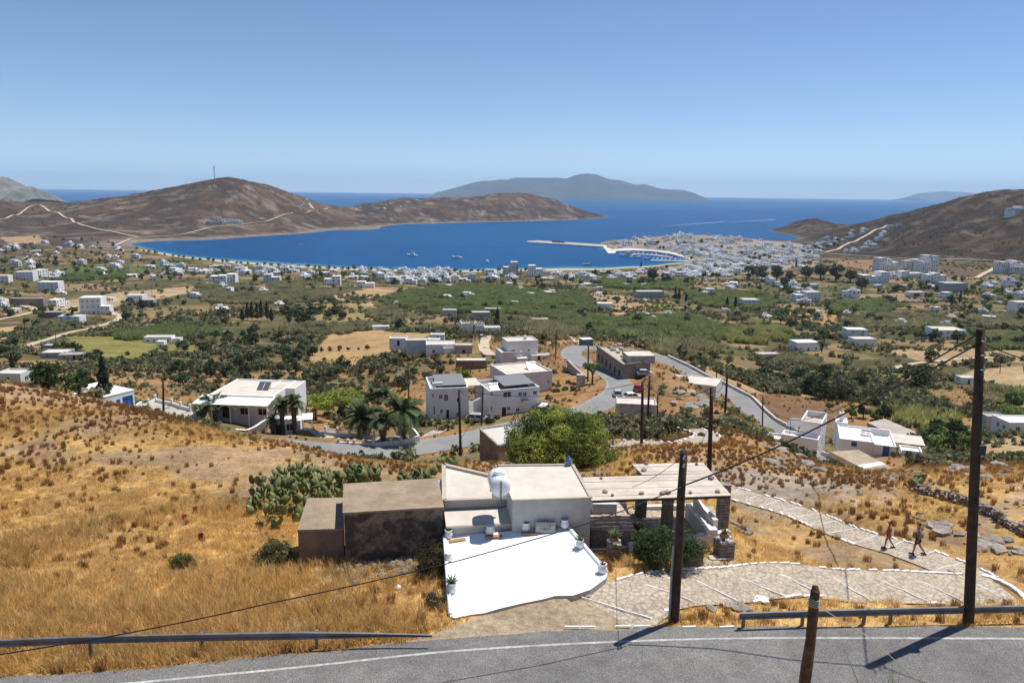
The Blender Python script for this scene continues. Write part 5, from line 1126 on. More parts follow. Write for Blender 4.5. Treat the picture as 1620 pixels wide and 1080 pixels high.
for a, b_ in zip(fp[:-1], fp[1:]):
    for h_ in (0.45, 0.85): b = MB(); b.tube([a + Vector((0, 0, h_)), b_ + Vector((0, 0, h_))], 0.06, WHITE, 5); b.build('rail', fn)
    wall_run('plinth', fn, [a + Vector((0, 0, 0.25)), b_ + Vector((0, 0, 0.25))], 0.25, 1, WHITE2, base=81.5)
dv = MB(); dv.prism([xy(at_h(u, v, 82.32)) for u, v in ((425, 704), (487, 705), (536, 710), (600, 712), (660, 700), (640, 688), (590, 692), (508, 684), (470, 684), (425, 690))], 81, 82.32, CONC, PAVE); tag(dv.build('driveway'), kind='structure')
dv = MB(); dv.prism([xy(at_h(u, v, 81.55)) for u, v in ((655, 706), (690, 703), (742, 690), (748, 682), (730, 676), (690, 678), (664, 690))], 80, 81.55, CONC, PAVE); tag(dv.build('forecourt'), kind='structure')

# ------------------------------------------------------------------ buildings by the bend
S = Site('roadside_hut', 'old whitewashed hut with blue door beside the road bend', (974, 667), (1038, 670), 80.4, 'hut')
W_ = S.W; H = S.h(980, 638); PEEL = mat('peeling_whitewash', (0.50, 0.46, 0.42), 0.95, 0.15, 0.8, (0.25, 0.21, 0.175), 0.5, 6, ramp=(0.5, 0.66))
block(S.o, 0, W_, 0, 4.6, B_, H, PEEL, CREAM, {'f': [(S.x(1016, 669), S.x(1023, 669), -B_ + 0.05, -B_ + 2.0, 'bluedoor')]}, parapet=0.2, pw=0.25)
wall_run('stair_wall', S.o, [Vector((S.x(1026, 669), -0.3, 0.2)), Vector((W_ - 0.2, -0.3, 1.3))], 0.2, 1, WHITE2, base=-1)
S = Site('pump_house', 'small grey concrete box between the pine and the roadside hut', (948, 684), (978, 681), 80.2, 'hut')
block(S.o, 0, S.W, 0, 2.6, B_, S.h(964, 669), CONC, CREAM, {'f': [(1.2, 1.9, 1.7, 2.9, 'door')]}, parapet=0.0)
rn = thing('long_ruin', 'long grey stone building with broken roof beside the road bend', 'ruin')
RP = [at_h(u, v, 81.2) for u, v in ((986, 579), (1029, 573), (980, 551), (944, 549))]
q = MB(); q.prism([xy(p) for p in RP], 74, 81.2, STONE, BEIGE); q.build('walls', rn)
a, b_ = RP[0], RP[3]
for t in (0.12, 0.28, 0.44, 0.6, 0.76, 0.9):
    p = a + (b_ - a) * t; n_v = Vector((-(b_ - a).y, (b_ - a).x, 0)).normalized(); d = (b_ - a).normalized(); n_v = n_v if n_v.x < 0 else -n_v
    q = MB(); c = p + n_v * 0.03
    q.add([c - d * 0.6 + Vector((0, 0, -3.0)), c + d * 0.6 + Vector((0, 0, -3.0)), c + d * 0.6 + Vector((0, 0, -1.5)), c - d * 0.6 + Vector((0, 0, -1.5))], [(0, 1, 2, 3)], DARKW); q.build('window', rn)
for k, (a, b_) in enumerate(((RP[0], RP[3]), (RP[0], RP[1]), (RP[1], RP[2]))):
    q = MB(); d = b_ - a; q.box(0, d.length, -0.18, 0.18, 0.002, 0.45, STONE); q.build('parapet', rn, loc=(a.x, a.y, 81.2), rz=math.atan2(d.y, d.x))
m0 = RP[0] + (RP[1] - RP[0]) * 0.25 + (RP[3] - RP[0]) * 0.08
q = MB(); q.box(0, 6.5, 0, 5, 81.2, 83.0, CONC, top=CREAM); q.build('roof_room', rn, loc=(m0.x, m0.y, 0), rz=0.1)
for k in range(14):
    t, s = random.uniform(0.3, 0.95), random.uniform(0.35, 0.95); p = RP[0] + (RP[3] - RP[0]) * t + (RP[1] - RP[0]) * s; o = link('roof_rubble', ROCKS[k % 7], rn, (p.x, p.y, 81.5), k); o.scale = (1.8, 1.4, 1.1)
S = Site('kiosk', 'small teal kiosk with white roof at the top of the road bend', (922, 547), (938, 546), 72, 'kiosk')
block(S.o, 0, S.W, 0, 3, B_, S.h(930, 537), mat('teal_paint', (0.05, 0.16, 0.17), 0.7, 0.1), WHITE, {'f': [(0.8, 2.2, 2.3, 3.4)]}, parapet=0)
S = Site('low_white_house', 'low white house with bent flat roof between the two roads', (1082, 622), (1132, 628), 71.5)
W_ = S.W; H = S.h(1084, 605)
block(S.o, 0, W_, 0, 8.5, B_, H, WHITE2, CREAM, {}, parapet=0.12)
block(S.o, -8.5, -0.01, 1.5, 9.0, B_, H - 0.3, WHITE2, CREAM, {}, parapet=0.12, name='wing_walls')
q = MB(); q.box(0.1, 0.6, 0.5, 1.0, H - 0.1, H + 1.6, GREYW); q.build('chimney', S.o)
run_wall('retaining_wall', 'dark concrete retaining wall left of the upper road', ((899, 577), (912, 590), (927, 603)), 77.0, 1.2, 0.5, CONC, GREYW)
q = MB(); c0 = at_h(919, 608, 79.2); q.box(c0.x - 0.9, c0.x + 0.9, c0.y, c0.y + 1.2, 78, 81.3, PEEL); tag(q.build('concrete_pier'), 'pale square concrete pier at the end of the retaining wall', 'pier')
# parapet along the outer edge of the lower road
pr = thing('road_parapet', 'long white parapet along the outer edge of the lower road', 'parapet')
k0_ = int(len(mid_c) * 0.62); seg = mid_c[k0_:]; T_ = np.gradient(seg[:, :2], axis=0); T_ /= np.linalg.norm(T_, axis=1)[:, None]; off = seg[:, :2] + np.stack([-T_[:, 1], T_[:, 0]], 1) * 3.5
for i in range(0, len(off) - 4, 4):
    a = Vector((off[i, 0], off[i, 1], seg[i, 2] + 0.75)); b_ = Vector((off[i + 4, 0], off[i + 4, 1], seg[i + 4, 2] + 0.75)); wall_run('wall_panel', pr, [a, b_], 0.4, 3.0, WHITE2, top=WHITE2)

# ------------------------------------------------------------------ houses behind the right crest
S = Site('white_villa', 'white house with roof courtyard and blue shutters left of the slanted shed', (1234, 710), (1292, 720), 75.6)
W_ = S.W; hl = S.h(1285, 694); hu = S.h(1290, 681)
block(S.o, 0, W_, 0, 3.0, B_, hl, WHITE, WHITE, {'r': [(1.0, 1.9, 1.8, 2.7, 'bluew')]}, parapet=0.5)
block(S.o, W_ * 0.42, W_, 3.01, 10.5, B_, hu + 0.6, WHITE, BEIGE, {'r': [(1.6, 2.4, 4.2, 6.2, 'bluew'), (3.9, 4.7, 4.2, 6.2, 'bluew'), (2.5, 3.3, 1.6, 3.6, 'door')]}, parapet=1.1, name='tower_walls')
block(S.o, -2.6, -0.01, -0.2, 3.2, B_, hl - 1.0, WHITE2, WHITE, {}, parapet=0.4, name='annex_walls')
canopy(S.o, W_ * 0.02, W_ * 0.41, 3.3, 8.5, hl + 0.6, 0.3, CANOPY, 4, B_)
q = MB(); q.tube([(1.2, 1.2, hl - 0.5), (1.2, 1.2, hl + 2.6)], 0.04, DSTEEL, 5); q.build('antenna', S.o)
S = Site('white_villa', 'wide white house with blue windows and roof vents behind the slanted shed', (1326, 716), (1415, 727), 75.6)
W_ = S.W; H = S.h(1335, 694)
block(S.o, 0, W_ * 0.62, 0, 9, B_, H, WHITE, WHITE, {'f': [(S.x(1345, 718), S.x(1354, 718), 3.0, 3.9, 'blue')]}, parapet=0.3)
block(S.o, W_ * 0.62 + 0.01, W_, -0.7, 9, B_, H - 0.1, WHITE, WHITE, {'f': [(W_ * 0.15, W_ * 0.265, 2.0, 3.9, 'blue')]}, parapet=0.3)
block(S.o, -0.3, W_ * 0.2, 9.01, 12.5, B_, H + 0.4, WHITE, WHITE, {}, parapet=0.2, name='annex_walls')
q = MB(); q.box(0.4, 1.1, 10.5, 11.2, H, H + 1.7, WHITE); q.box(0.3, 1.2, 10.4, 11.3, H + 1.7, H + 1.8, WHITE); q.lathe([(0.3, 0), (0.05, 0.6)], WHITE, 6, (0.75, 10.85, H + 1.8)); q.build('chimney', S.o)
q = MB(); q.box(W_ * 0.58, W_ * 0.95, 6.0, 6.3, H - 0.3, H + 0.8, WHITE); q.build('roof_wall', S.o)
solar(S.o.matrix_basis @ Vector((W_ * 0.42, 4, H - 0.3)), 'flat solar panel on the wide white villa roof', S.yaw, 2, 0.7)
block(S.o, W_ + 0.9, W_ + 4.2, -0.5, 3.5, B_, H - 0.9, WHITE, WHITE, {'f': [(0.6, 1.6, 2.3, 3.6)]}, parapet=0.3, name='annex_walls')
canopy(S.o, W_ + 0.2, W_ + 5.0, 3.6, 8.5, H - 0.6, 0.2, CREAM, 4, B_, 'porch_roof'); canopy(S.o, W_ + 4.3, W_ + 7.5, 0.5, 3.5, H - 2.6, 0.1, CREAM, 4, B_, 'porch_roof')
shd = thing('slanted_shed', 'long white shed with sloping tan roof in front of the right houses', 'shed')
SP = [at_h(1313, 714, 82.0), at_h(1384, 750, 80.9), at_h(1416, 742, 80.9), at_h(1358, 711, 82.0)]
TANR = mat('tan_screed', (0.42, 0.34, 0.25), 0.95, 0.1, 0.6, (0.34, 0.27, 0.19))
q = MB(); q.prism([xy(p) for p in SP], 76, None, WHITE2, TANR, [p.z for p in SP]); q.build('walls', shd)
q = MB(); t0, t1 = 0.62, 0.76; q.add([(SP[0] + (SP[1] - SP[0]) * t0) + Vector((0, 0, .02)), (SP[0] + (SP[1] - SP[0]) * t1) + Vector((0, 0, .02)), (SP[3] + (SP[2] - SP[3]) * t1) + Vector((0, 0, .02)), (SP[3] + (SP[2] - SP[3]) * t0) + Vector((0, 0, .02))], [(0, 1, 2, 3)], PAINTW); q.build('white_band', shd)
yd = MB(); yd.prism([xy(at_h(u, v, 61)) for u, v in ((1372, 668), (1400, 662), (1465, 690), (1440, 700))], 58, 61, CONC, PAVE); tag(yd.build('back_yard'), kind='structure')
# concrete hut behind the pine
hc = thing('concrete_hut', 'brown concrete hut with pale roof left of the pine tree', 'hut')
HP = [at_h(789, 706, 94.6), at_h(830, 690, 94.6), at_h(803, 673, 94.6), at_h(759, 679, 94.6)]
q = MB(); q.prism([xy(p) for p in HP], 89, 94.6, HUTWALL2, mat('pale_screed', (0.55, 0.52, 0.47), 0.9, 0.06, 0.5)); q.build('walls', hc)
for a, b_ in ((HP[0], HP[3]), (HP[3], HP[2]), (HP[0], HP[1])):
    q = MB(); d = b_ - a; q.box(0, d.length, -0.1, 0.1, 0.002, 0.16, CONC); q.build('parapet', hc, loc=(a.x, a.y, 94.6), rz=math.atan2(d.y, d.x))

# ------------------------------------------------------------------ far houses of the town, the beach and the hillsides
FARB = []
FWIN = GLASS
TOWNW = mat('town_whitewash', (0.80, 0.80, 0.79), 0.9, 0.05, 0.15, (0.66, 0.635, 0.60), ramp=(0.5, 0.8), per_object=0.1)
TOWNR = mat('town_roof', (0.70, 0.67, 0.63), 0.9, 0.06, 0.15, (0.56, 0.52, 0.47), ramp=(0.5, 0.8), per_object=0.12)
def far_block(mb, x0, x1, y0, y1, z1, r, z0=-3.0, wm=None, nfl=None, par=0.35):
    wm = wm or TOWNW; nfl = nfl or max(1, int(z1 // 2.9)); H = z1 - z0
    for o, ux, W_ in ((Vector((x0, y0, z0)), Vector((1, 0, 0)), x1 - x0), (Vector((x1, y0, z0)), Vector((0, 1, 0)), y1 - y0), (Vector((x1, y1, z0)), Vector((-1, 0, 0)), x1 - x0), (Vector((x0, y1, z0)), Vector((0, -1, 0)), y1 - y0)):
        hs = []; k = max(1, int(W_ // 2.9))
        for f in range(nfl):
            for i in range(k):
                if r.random() < 0.2: continue
                xc = W_ * (i + 0.5) / k; zb = -z0 + f * z1 / nfl; dr = r.random() < 0.35; ww = r.choice((0.5, 0.6, 0.9)); hs.append((max(0.2, xc - ww), min(W_ - 0.2, xc + ww), zb + (0.1 if dr else 0.95), zb + min(2.1, z1 / nfl - 0.45)))
        wall_face(mb, o, ux, W_, H, hs, wm, 0.3)
        nrm = ux.cross(Vector((0, 0, 1)))
        for h in hs:
            q = [o + ux * a + Vector((0, 0, b)) - nrm * 0.29 for a, b in ((h[0], h[2]), (h[1], h[2]), (h[1], h[3]), (h[0], h[3]))]; mb.add(q, [(0, 1, 2, 3)], FWIN)
    pw = 0.3; i0, i1, j0, j1 = x0 + pw, x1 - pw, y0 + pw, y1 - pw; zr = z1 - par
    O = [(x0, y0, z1), (x1, y0, z1), (x1, y1, z1), (x0, y1, z1)]; I = [(i0, j0, z1), (i1, j0, z1), (i1, j1, z1), (i0, j1, z1)]; B = [(i0, j0, zr), (i1, j0, zr), (i1, j1, zr), (i0, j1, zr)]
    mb.add(O + I + B, [(0, 1, 5, 4), (1, 2, 6, 5), (2, 3, 7, 6), (3, 0, 4, 7), (4, 5, 9, 8), (5, 6, 10, 9), (6, 7, 11, 10), (7, 4, 8, 11)], wm); mb.add(B, [(0, 1, 2, 3)], TOWNR)
FARH = []
for i in range(14):
    r = random.Random(200 + i); mb = MB(); w_ = r.uniform(7, 13); d_ = r.uniform(6, 10); h_ = r.choice((3.2, 3.4, 6.2, 6.4, 6.4, 3.6))
    far_block(mb, -w_ / 2, w_ / 2, -d_ / 2, d_ / 2, h_, r)
    if r.random() < 0.75:
        a = r.uniform(0.3, 0.55); s = r.choice((-1, 1)); x0, x1 = (w_ / 2 + 0.01, w_ / 2 + w_ * a) if s > 0 else (-w_ / 2 - w_ * a, -w_ / 2 - 0.01); far_block(mb, x0, x1, -d_ / 2 + r.uniform(-1.5, 1.5), d_ * 0.3, h_ * r.uniform(0.5, 0.9), r)
    if r.random() < 0.6: far_block(mb, -w_ * 0.3, w_ * r.uniform(0, 0.3), -d_ * 0.1, d_ * 0.42, h_ + r.uniform(1.8, 2.7), r, h_ - 0.5)
    if r.random() < 0.5: mb.box(w_ * 0.1, w_ * 0.1 + 1.2, -d_ * 0.3, -d_ * 0.3 + 0.8, h_ - 0.4, h_ + 0.9, TANKM)
    if r.random() < 0.5:   # shaded terrace in front
        mb.box(-w_ * 0.4, w_ * 0.2, -d_ / 2 - 2.2, -d_ / 2 - 0.01, 2.5, 2.65, TOWNR); mb.box(-w_ * 0.4, -w_ * 0.4 + 0.25, -d_ / 2 - 2.2, -d_ / 2 - 1.95, -3, 2.5, TOWNW); mb.box(w_ * 0.2 - 0.25, w_ * 0.2, -d_ / 2 - 2.2, -d_ / 2 - 1.95, -3, 2.5, TOWNW)
    FARH.append(mb.mesh('town_house'))
def settle(pix, n_, label, name, group, seed, s0=0.85, s1=1.25, gap=0.62, ymin=300, yaw=0.5, hmin=1.0, tries=25):
    r = random.Random(seed); pu = np.array(pix, float); lo, hi = pu.min(0), pu.max(0); done = []; k = 0
    while len(done) < n_ and k < n_ * tries:
        k += 1; u, v = r.uniform(lo[0], hi[0]), r.uniform(lo[1], hi[1])
        if not in_poly(np.array([u]), np.array([v]), [tuple(q) for q in pix])[0]: continue
        p = hit(u, v, ymin); s = r.uniform(s0, s1)
        if p.z < hmin or any((p.x - q[0]) ** 2 + (p.y - q[1]) ** 2 < (gap * 6.5 * (s + q[2])) ** 2 for q in FARB): continue
        if any(np.hypot(t[:, 0] - p.x, t[:, 1] - p.y).min() < w_ * 0.5 + 5 for t, w_ in tracks): continue
        FARB.append((p.x, p.y, s)); o = link(name, FARH[r.randrange(14)], None, (p.x, p.y, p.z), r.uniform(-yaw, yaw) + r.choice((0, 0, 1.57))); o.scale = (s, s, s * r.uniform(0.9, 1.1)); tag(o, label, 'house', group); done.append(o)
    return done
def big_house(u0, u1, vt, vb, label, storeys, depth=0.6, seed=1, wm=None, steps=None, ymin=300, name='white_building', cat='building', z=None):
    p = hit((u0 + u1) / 2, vb, ymin); r = random.Random(seed); a, b = at_h(u0, vb, p.z), at_h(u1, vb, p.z); W_ = (b - a).length; d = ray((u0 + u1) / 2, vt); H = CAM_Z + d.z * (p.y / d.y) - p.z
    mb = MB(); ns_ = max(1, round(W_ / 10)); xs_ = [-W_ / 2 + W_ * i / ns_ for i in range(ns_ + 1)]
    for i in range(ns_): f = 1.0 if i == seed % ns_ else r.uniform(0.6, 1.0); yo = r.uniform(-2.5, 1.5); far_block(mb, xs_[i] + 0.01, xs_[i + 1] - 0.01, yo, yo + max(6, W_ * depth), max(2.6, H * f), r, -7 if seed != 7 else -18, wm=wm)
    for x0, x1, f in steps or []: far_block(mb, W_ * x0, W_ * x1, -4.5, -0.02, H * f, r, wm=wm)
    o = mb.build(name, None, loc=((a.x + b.x) / 2, (a.y + b.y) / 2, p.z), rz=math.atan2(b.y - a.y, b.x - a.x)); FARB.append((p.x, p.y + W_ * 0.3, W_ / 9)); return tag(o, label, cat)
GREYB = mat('grey_block_render', (0.45, 0.45, 0.46), 0.9, 0.06, 0.2)
big_house(797, 820, 414.5, 438, 'tall grey five-storey block beside the beach', 5, 0.8, 1, GREYB)
big_house(837, 859, 420, 438, 'pale three-storey hotel right of the five-storey block', 3, 0.7, 2)
big_house(1389, 1422, 408, 428, 'white stepped apartment house left of the tallest hillside block', 3, 0.5, 3, steps=((-0.5, 0.2, 0.5),))
big_house(1455, 1483, 404, 432, 'tallest white stepped block at the foot of the right hill', 4, 0.6, 4, steps=((-0.5, 0.35, 0.6),)); big_house(1434, 1456, 410, 426, 'white terraced block touching the tallest hillside block', 3, 0.6, 5)
big_house(1586, 1624, 413, 433, 'white and blue holiday block at the right picture edge', 3, 0.5, 6, steps=((-0.3, 0.4, 0.55),)); big_house(1605, 1622, 326, 336, 'white house alone high on the right hill', 2, 0.6, 7)
big_house(1366, 1406, 430, 448, 'wide white house with blank walls below the hillside blocks', 2, 0.5, 8); big_house(1425, 1462, 429, 439, 'long white row house below the tallest hillside block', 2, 0.4, 9); big_house(1466, 1496, 432, 446, 'white house at the right end of the row below the hill', 2, 0.5, 10)
big_house(64 * 4 + 76, 372, 434, 447, 'white hotel with balconies left of the beach row', 3, 0.5, 11); big_house(417, 443, 434, 447, 'white house behind the brown reed hedge', 2, 0.6, 12); big_house(513, 538, 437, 451, 'pale cube house right of the reed belt', 2, 0.7, 13); big_house(565, 592, 445, 455, 'white house on the far edge of the tan field', 2, 0.5, 14)
for i, (u0, u1, vt, vb) in enumerate(((324, 350, 343, 347), (340, 368, 345.5, 350), (350, 384, 348, 353), (326, 352, 350, 355))): big_house(u0, u1, vt, vb, ('highest white terrace row of the hotel on the headland', 'second terrace row of the headland hotel', 'longest lower terrace row of the headland hotel', 'grey base row of the headland hotel')[i], 1, 0.25, 20 + i, GREYB if i == 3 else None)
HOUSES = settle(((955, 392), (985, 382), (1010, 377), (1045, 371.5), (1110, 369.5), (1165, 374), (1215, 380), (1255, 386), (1300, 398), (1290, 410), (1265, 425), (1220, 425), (1180, 428), (1150, 440), (1080, 440), (1060, 430), (1100, 418), (1098, 408), (1060, 396), (1010, 392)), 285, 'white flat-roofed house packed into the harbour town', 'town_house', 'houses of the harbour town', 1, 0.85, 1.3, 0.44, tries=40)
settle(((300, 421), (420, 424), (560, 430), (700, 433), (860, 432), (980, 430), (1060, 428), (1100, 440), (1000, 446), (800, 444), (690, 446), (560, 442), (440, 438), (300, 432)), 90, 'white flat-roofed house in the row behind the beach', 'beach_house', 'houses behind the beach', 2, 0.9, 1.35, 0.62)
settle(((570, 428), (640, 424), (700, 433), (700, 446), (640, 450), (570, 444)), 26, 'white house in the dense cluster behind the middle of the beach', 'beach_house', 'dense cluster behind the beach', 3, 0.9, 1.3, 0.5)
settle(((0, 395), (50, 385), (110, 378), (180, 385), (215, 400), (300, 422), (300, 445), (200, 440), (60, 445), (0, 432)), 42, 'small white house scattered in the far left village', 'village_house', 'houses of the left village', 4, 0.8, 1.25, 0.7)
settle(((1335, 402), (1370, 385), (1400, 362), (1425, 352), (1430, 358), (1400, 375), (1370, 395), (1345, 404)), 16, 'white house in the row climbing the right hill', 'hillside_house', 'row climbing the right hill', 5, 0.9, 1.2, 0.6); settle(((1285, 388), (1330, 372), (1380, 360), (1385, 366), (1340, 380), (1300, 395)), 20, 'white house on the saddle below the right hill', 'hillside_house', 'saddle houses', 6, 0.9, 1.2, 0.55)
settle(((1370, 430), (1500, 436), (1640, 440), (1640, 475), (1500, 475), (1380, 455)), 25, 'white house scattered at the foot of the right hill', 'hill_foot_house', 'hill foot houses', 7, 0.85, 1.2, 0.75)
settle(((1080, 440), (1300, 445), (1360, 470), (1240, 480), (1100, 470)), 19, 'white roof showing between trees behind the harbour town', 'garden_house', 'houses behind the town', 8, 0.8, 1.15, 0.9); settle(((620, 452), (900, 448), (1060, 452), (1060, 470), (900, 466), (640, 474)), 14, 'small white house in the green plain behind the beach', 'garden_house', 'plain houses', 9, 0.7, 1.1, 1.2)
settle(((0, 450), (300, 450), (540, 460), (540, 480), (250, 500), (0, 500)), 14, 'small pale farmhouse among the left valley fields', 'farmhouse', 'left valley farmhouses', 10, 0.6, 0.95, 1.5); settle(((1250, 480), (1640, 480), (1640, 540), (1420, 520), (1250, 510)), 12, 'small pale farmhouse among the right valley hedges', 'farmhouse', 'right valley farmhouses', 11, 0.55, 0.9, 1.5); settle(((600, 480), (950, 470), (1230, 500), (1200, 530), (950, 500), (700, 490)), 9, 'small white hut among the middle valley reeds', 'farmhouse', 'middle valley huts', 12, 0.4, 0.7, 1.8)
settle(((420, 300), (470, 306), (520, 326), (600, 323), (690, 317), (690, 325), (600, 332), (460, 330)), 13, 'white house on the ridge of the left headland', 'ridge_house', 'headland ridge houses', 13, 1.0, 1.5, 1.2, hmin=20)
# chapel with pointed roof on the town's skyline
p = hit(1075, 374, 300); mb = MB(); far_block(mb, -5, 5, -4, 4, 5, random.Random(3)); mb.lathe([(3.2, 5), (3.0, 6.5), (2.2, 8.2), (0.9, 9.6), (0.1, 11)], TOWNW, 12); tag(mb.build('chapel', None, loc=(p.x, p.y, p.z + 3)), 'white chapel with pointed dome on the harbour town skyline', 'chapel')

# ------------------------------------------------------------------ harbour
CONQ = mat('harbour_concrete', (0.42, 0.39, 0.35), 0.93, 0.1, 0.05, (0.34, 0.31, 0.27)); QUAYM = mat('pale_promenade', (0.58, 0.54, 0.46), 0.93, 0.08, 0.06)
def deck(name, pix, z, m, label, cat):
    mb = MB(); mb.prism([xy(at_h(u, v, z)) for u, v in pix], -4, z, m); return tag(mb.build(name), label, cat)
deck('pier', ((834, 381.2), (850, 380.3), (900, 383.2), (953, 386.6), (956, 390.2), (945, 389.6), (890, 386), (834, 382.8)), 1.8, CONQ, 'long grey ferry pier reaching into the bay', 'pier')
deck('mole', ((950, 386), (962, 389), (975, 396.5), (973, 400.5), (962, 400.8), (958, 395)), 1.6, QUAYM, 'short pale mole at the root of the pier', 'mole')
mb = MB(); mb.prism([xy(at_h(u, v, 1.9)) for u, v in ((975, 397), (1000, 396), (1030, 397), (1060, 401), (1085, 408), (1095, 412), (1098, 408), (1085, 402), (1060, 396), (1020, 392.5), (990, 392), (968, 392))], -3, 1.9, QUAYM); tag(mb.build('promenade'), kind='structure')
mb = MB(); mb.prism([xy(at_h(u, v, 0.9)) for u, v in ((1000, 400.6), (1040, 402.8), (1065, 406.5), (1064, 407.6), (1036, 404), (1000, 401.6))], -3, 0.9, CONQ); tag(mb.build('pontoon'), 'floating pontoon with moored boats in the harbour basin', 'pontoon')
mb = MB(); mb.prism([xy(at_h(u, v, 0.9)) for u, v in ((1030, 410.5), (1090, 412.3), (1092, 413.6), (1030, 412))], -3, 0.9, CONQ); tag(mb.build('pontoon'), 'outer pontoon along the near side of the harbour basin', 'pontoon')
HULLW = mat('boat_white', (0.78, 0.78, 0.78), 0.4, 0.03, spec=0.5); HULLB = mat('boat_navy', (0.03, 0.06, 0.14), 0.4, 0.05, spec=0.5)
def hull(mb, L_, B, h_, m, m2):
    st = [(-0.5, 0.42, 0), (-0.3, 0.5, 0), (0.0, 0.5, 0), (0.25, 0.42, 0.03), (0.42, 0.2, 0.07), (0.52, 0.015, 0.12)]; V = []
    for x, b, s in st: V += [(x * L_, -b * B * 0.7, -0.4), (x * L_, -b * B, h_ + s * L_), (x * L_, b * B, h_ + s * L_), (x * L_, b * B * 0.7, -0.4)]
    n_ = len(st); mb.add(V, [f for i in range(n_ - 1) for f in ((4 * i, 4 * i + 4, 4 * i + 5, 4 * i + 1), (4 * i + 3, 4 * i + 2, 4 * i + 6, 4 * i + 7))] + [(0, 1, 2, 3)], m); mb.add(V, [(4 * i + 1, 4 * i + 5, 4 * i + 6, 4 * i + 2) for i in range(n_ - 1)], m2)
def boat(u, v, L_, yaw, label, kind_='motor', navy=False, group=None):
    p = at_h(u, v, 0); o = thing('sailing_boat' if kind_ == 'sail' else 'motor_yacht' if L_ > 11 else 'small_boat', label, 'boat', (p.x, p.y, 0), yaw, group); B = L_ * 0.27; h_ = L_ * 0.085 + 0.3
    mb = MB(); hull(mb, L_, B, h_, HULLB if navy else HULLW, HULLW); mb.build('hull', o)
    mb = MB(); mb.box(-L_ * 0.25, L_ * 0.18, -B * 0.32, B * 0.32, h_, h_ + L_ * 0.09, HULLW, taper=L_ * 0.02); c = mb.build('cabin', o)
    mb = MB(); mb.box(-L_ * 0.22, L_ * 0.165, -B * 0.325, B * 0.325, h_ + L_ * 0.035, h_ + L_ * 0.065, GLASS); mb.build('window_band', c)
    if kind_ == 'motor' and L_ > 11:
        mb = MB(); mb.box(-L_ * 0.2, L_ * 0.05, -B * 0.26, B * 0.26, h_ + L_ * 0.092, h_ + L_ * 0.16, HULLW, taper=L_ * 0.02); mb.box(-L_ * 0.22, L_ * 0.02, -B * 0.3, B * 0.3, h_ + L_ * 0.20, h_ + L_ * 0.21, HULLW); mb.tube([(-L_ * 0.1, 0, h_ + L_ * 0.16), (-L_ * 0.1, 0, h_ + L_ * 0.3)], 0.12, HULLW, 5); mb.build('flybridge', o)
    if kind_ == 'sail':
        mb = MB(); mb.tube([(L_ * 0.05, 0, h_), (L_ * 0.05, 0, h_ + L_ * 1.2)], [0.16, 0.09], STEEL, 6); mb.build('mast', o); mb = MB(); mb.tube([(L_ * 0.05, 0, h_ + L_ * 0.14), (-L_ * 0.35, 0, h_ + L_ * 0.13)], 0.14, HULLB, 6); mb.build('boom', o)
boat(652, 404.5, 21, 2.9, 'white motor yacht anchored furthest left in the bay'); boat(723, 408, 20, 3.0, 'long low white yacht anchored in the middle of the bay', 'sail'); boat(771, 414, 13, 1.9, 'white motor boat close to the beach left of the grey block'); boat(928, 419, 14, 0.3, 'dark sailing boat with tall mast near the beach', 'sail', True); boat(269, 385.5, 11, 0.2, 'small white boat moored close under the headland')
boat(477, 386.5, 7, 0.1, 'tiny speedboat crossing the bay towards the headland'); boat(1101, 340.7, 16, 0.2, 'tiny white boat out at sea beyond the town'); boat(992, 405.5, 32, 3.0, 'largest white yacht lying before the harbour basin'); boat(1005, 407.5, 22, 0.1, 'white yacht just right of the largest one in the harbour'); boat(1022, 410, 14, 0.4, 'navy hulled boat at the end of the outer pontoon', navy=True)
for i, u in enumerate((1034, 1040, 1047, 1053, 1060, 1068, 1076)): boat(u, 409.5 + i * 0.35, 9 + i % 3 * 2, 1.2, 'small boat moored in the row on the outer pontoon', 'sail' if i % 2 else 'motor', group='boats on the outer pontoon')
for i, u in enumerate((1003, 1010, 1017, 1024, 1031, 1038, 1046, 1054)): boat(u, 400.2 + (u - 1003) * 0.08, 8 + i % 3 * 2, 1.3, 'small boat moored in the row on the inner pontoon', 'sail' if i % 3 == 0 else 'motor', group='boats on the inner pontoon')
FOAM = mat('sea_foam', (0.72, 0.76, 0.8), 0.9, 0.2, 0.05)
for pix, w0, lab in ((((1045, 358.6), (1080, 355.6), (1110, 353.3), (1146, 351)), 5, 'long white wake left of the harbour skyline'), (((1150, 351.6), (1190, 349.3), (1227, 347.4)), 6, 'second white wake running towards the islet')):
    pts = catmull([tuple(at_h(u, v, 0.0))[:2] for u, v in pix], 20); wd = np.linspace(w0 * 0.25, w0 * 1.6, len(pts)); tag(ribbon('boat_wake', np.concatenate([pts, np.full((len(pts), 1), 0.15)], 1), wd, FOAM, kind=None, edge_noise=1.0), lab, 'wake', kind='stuff')
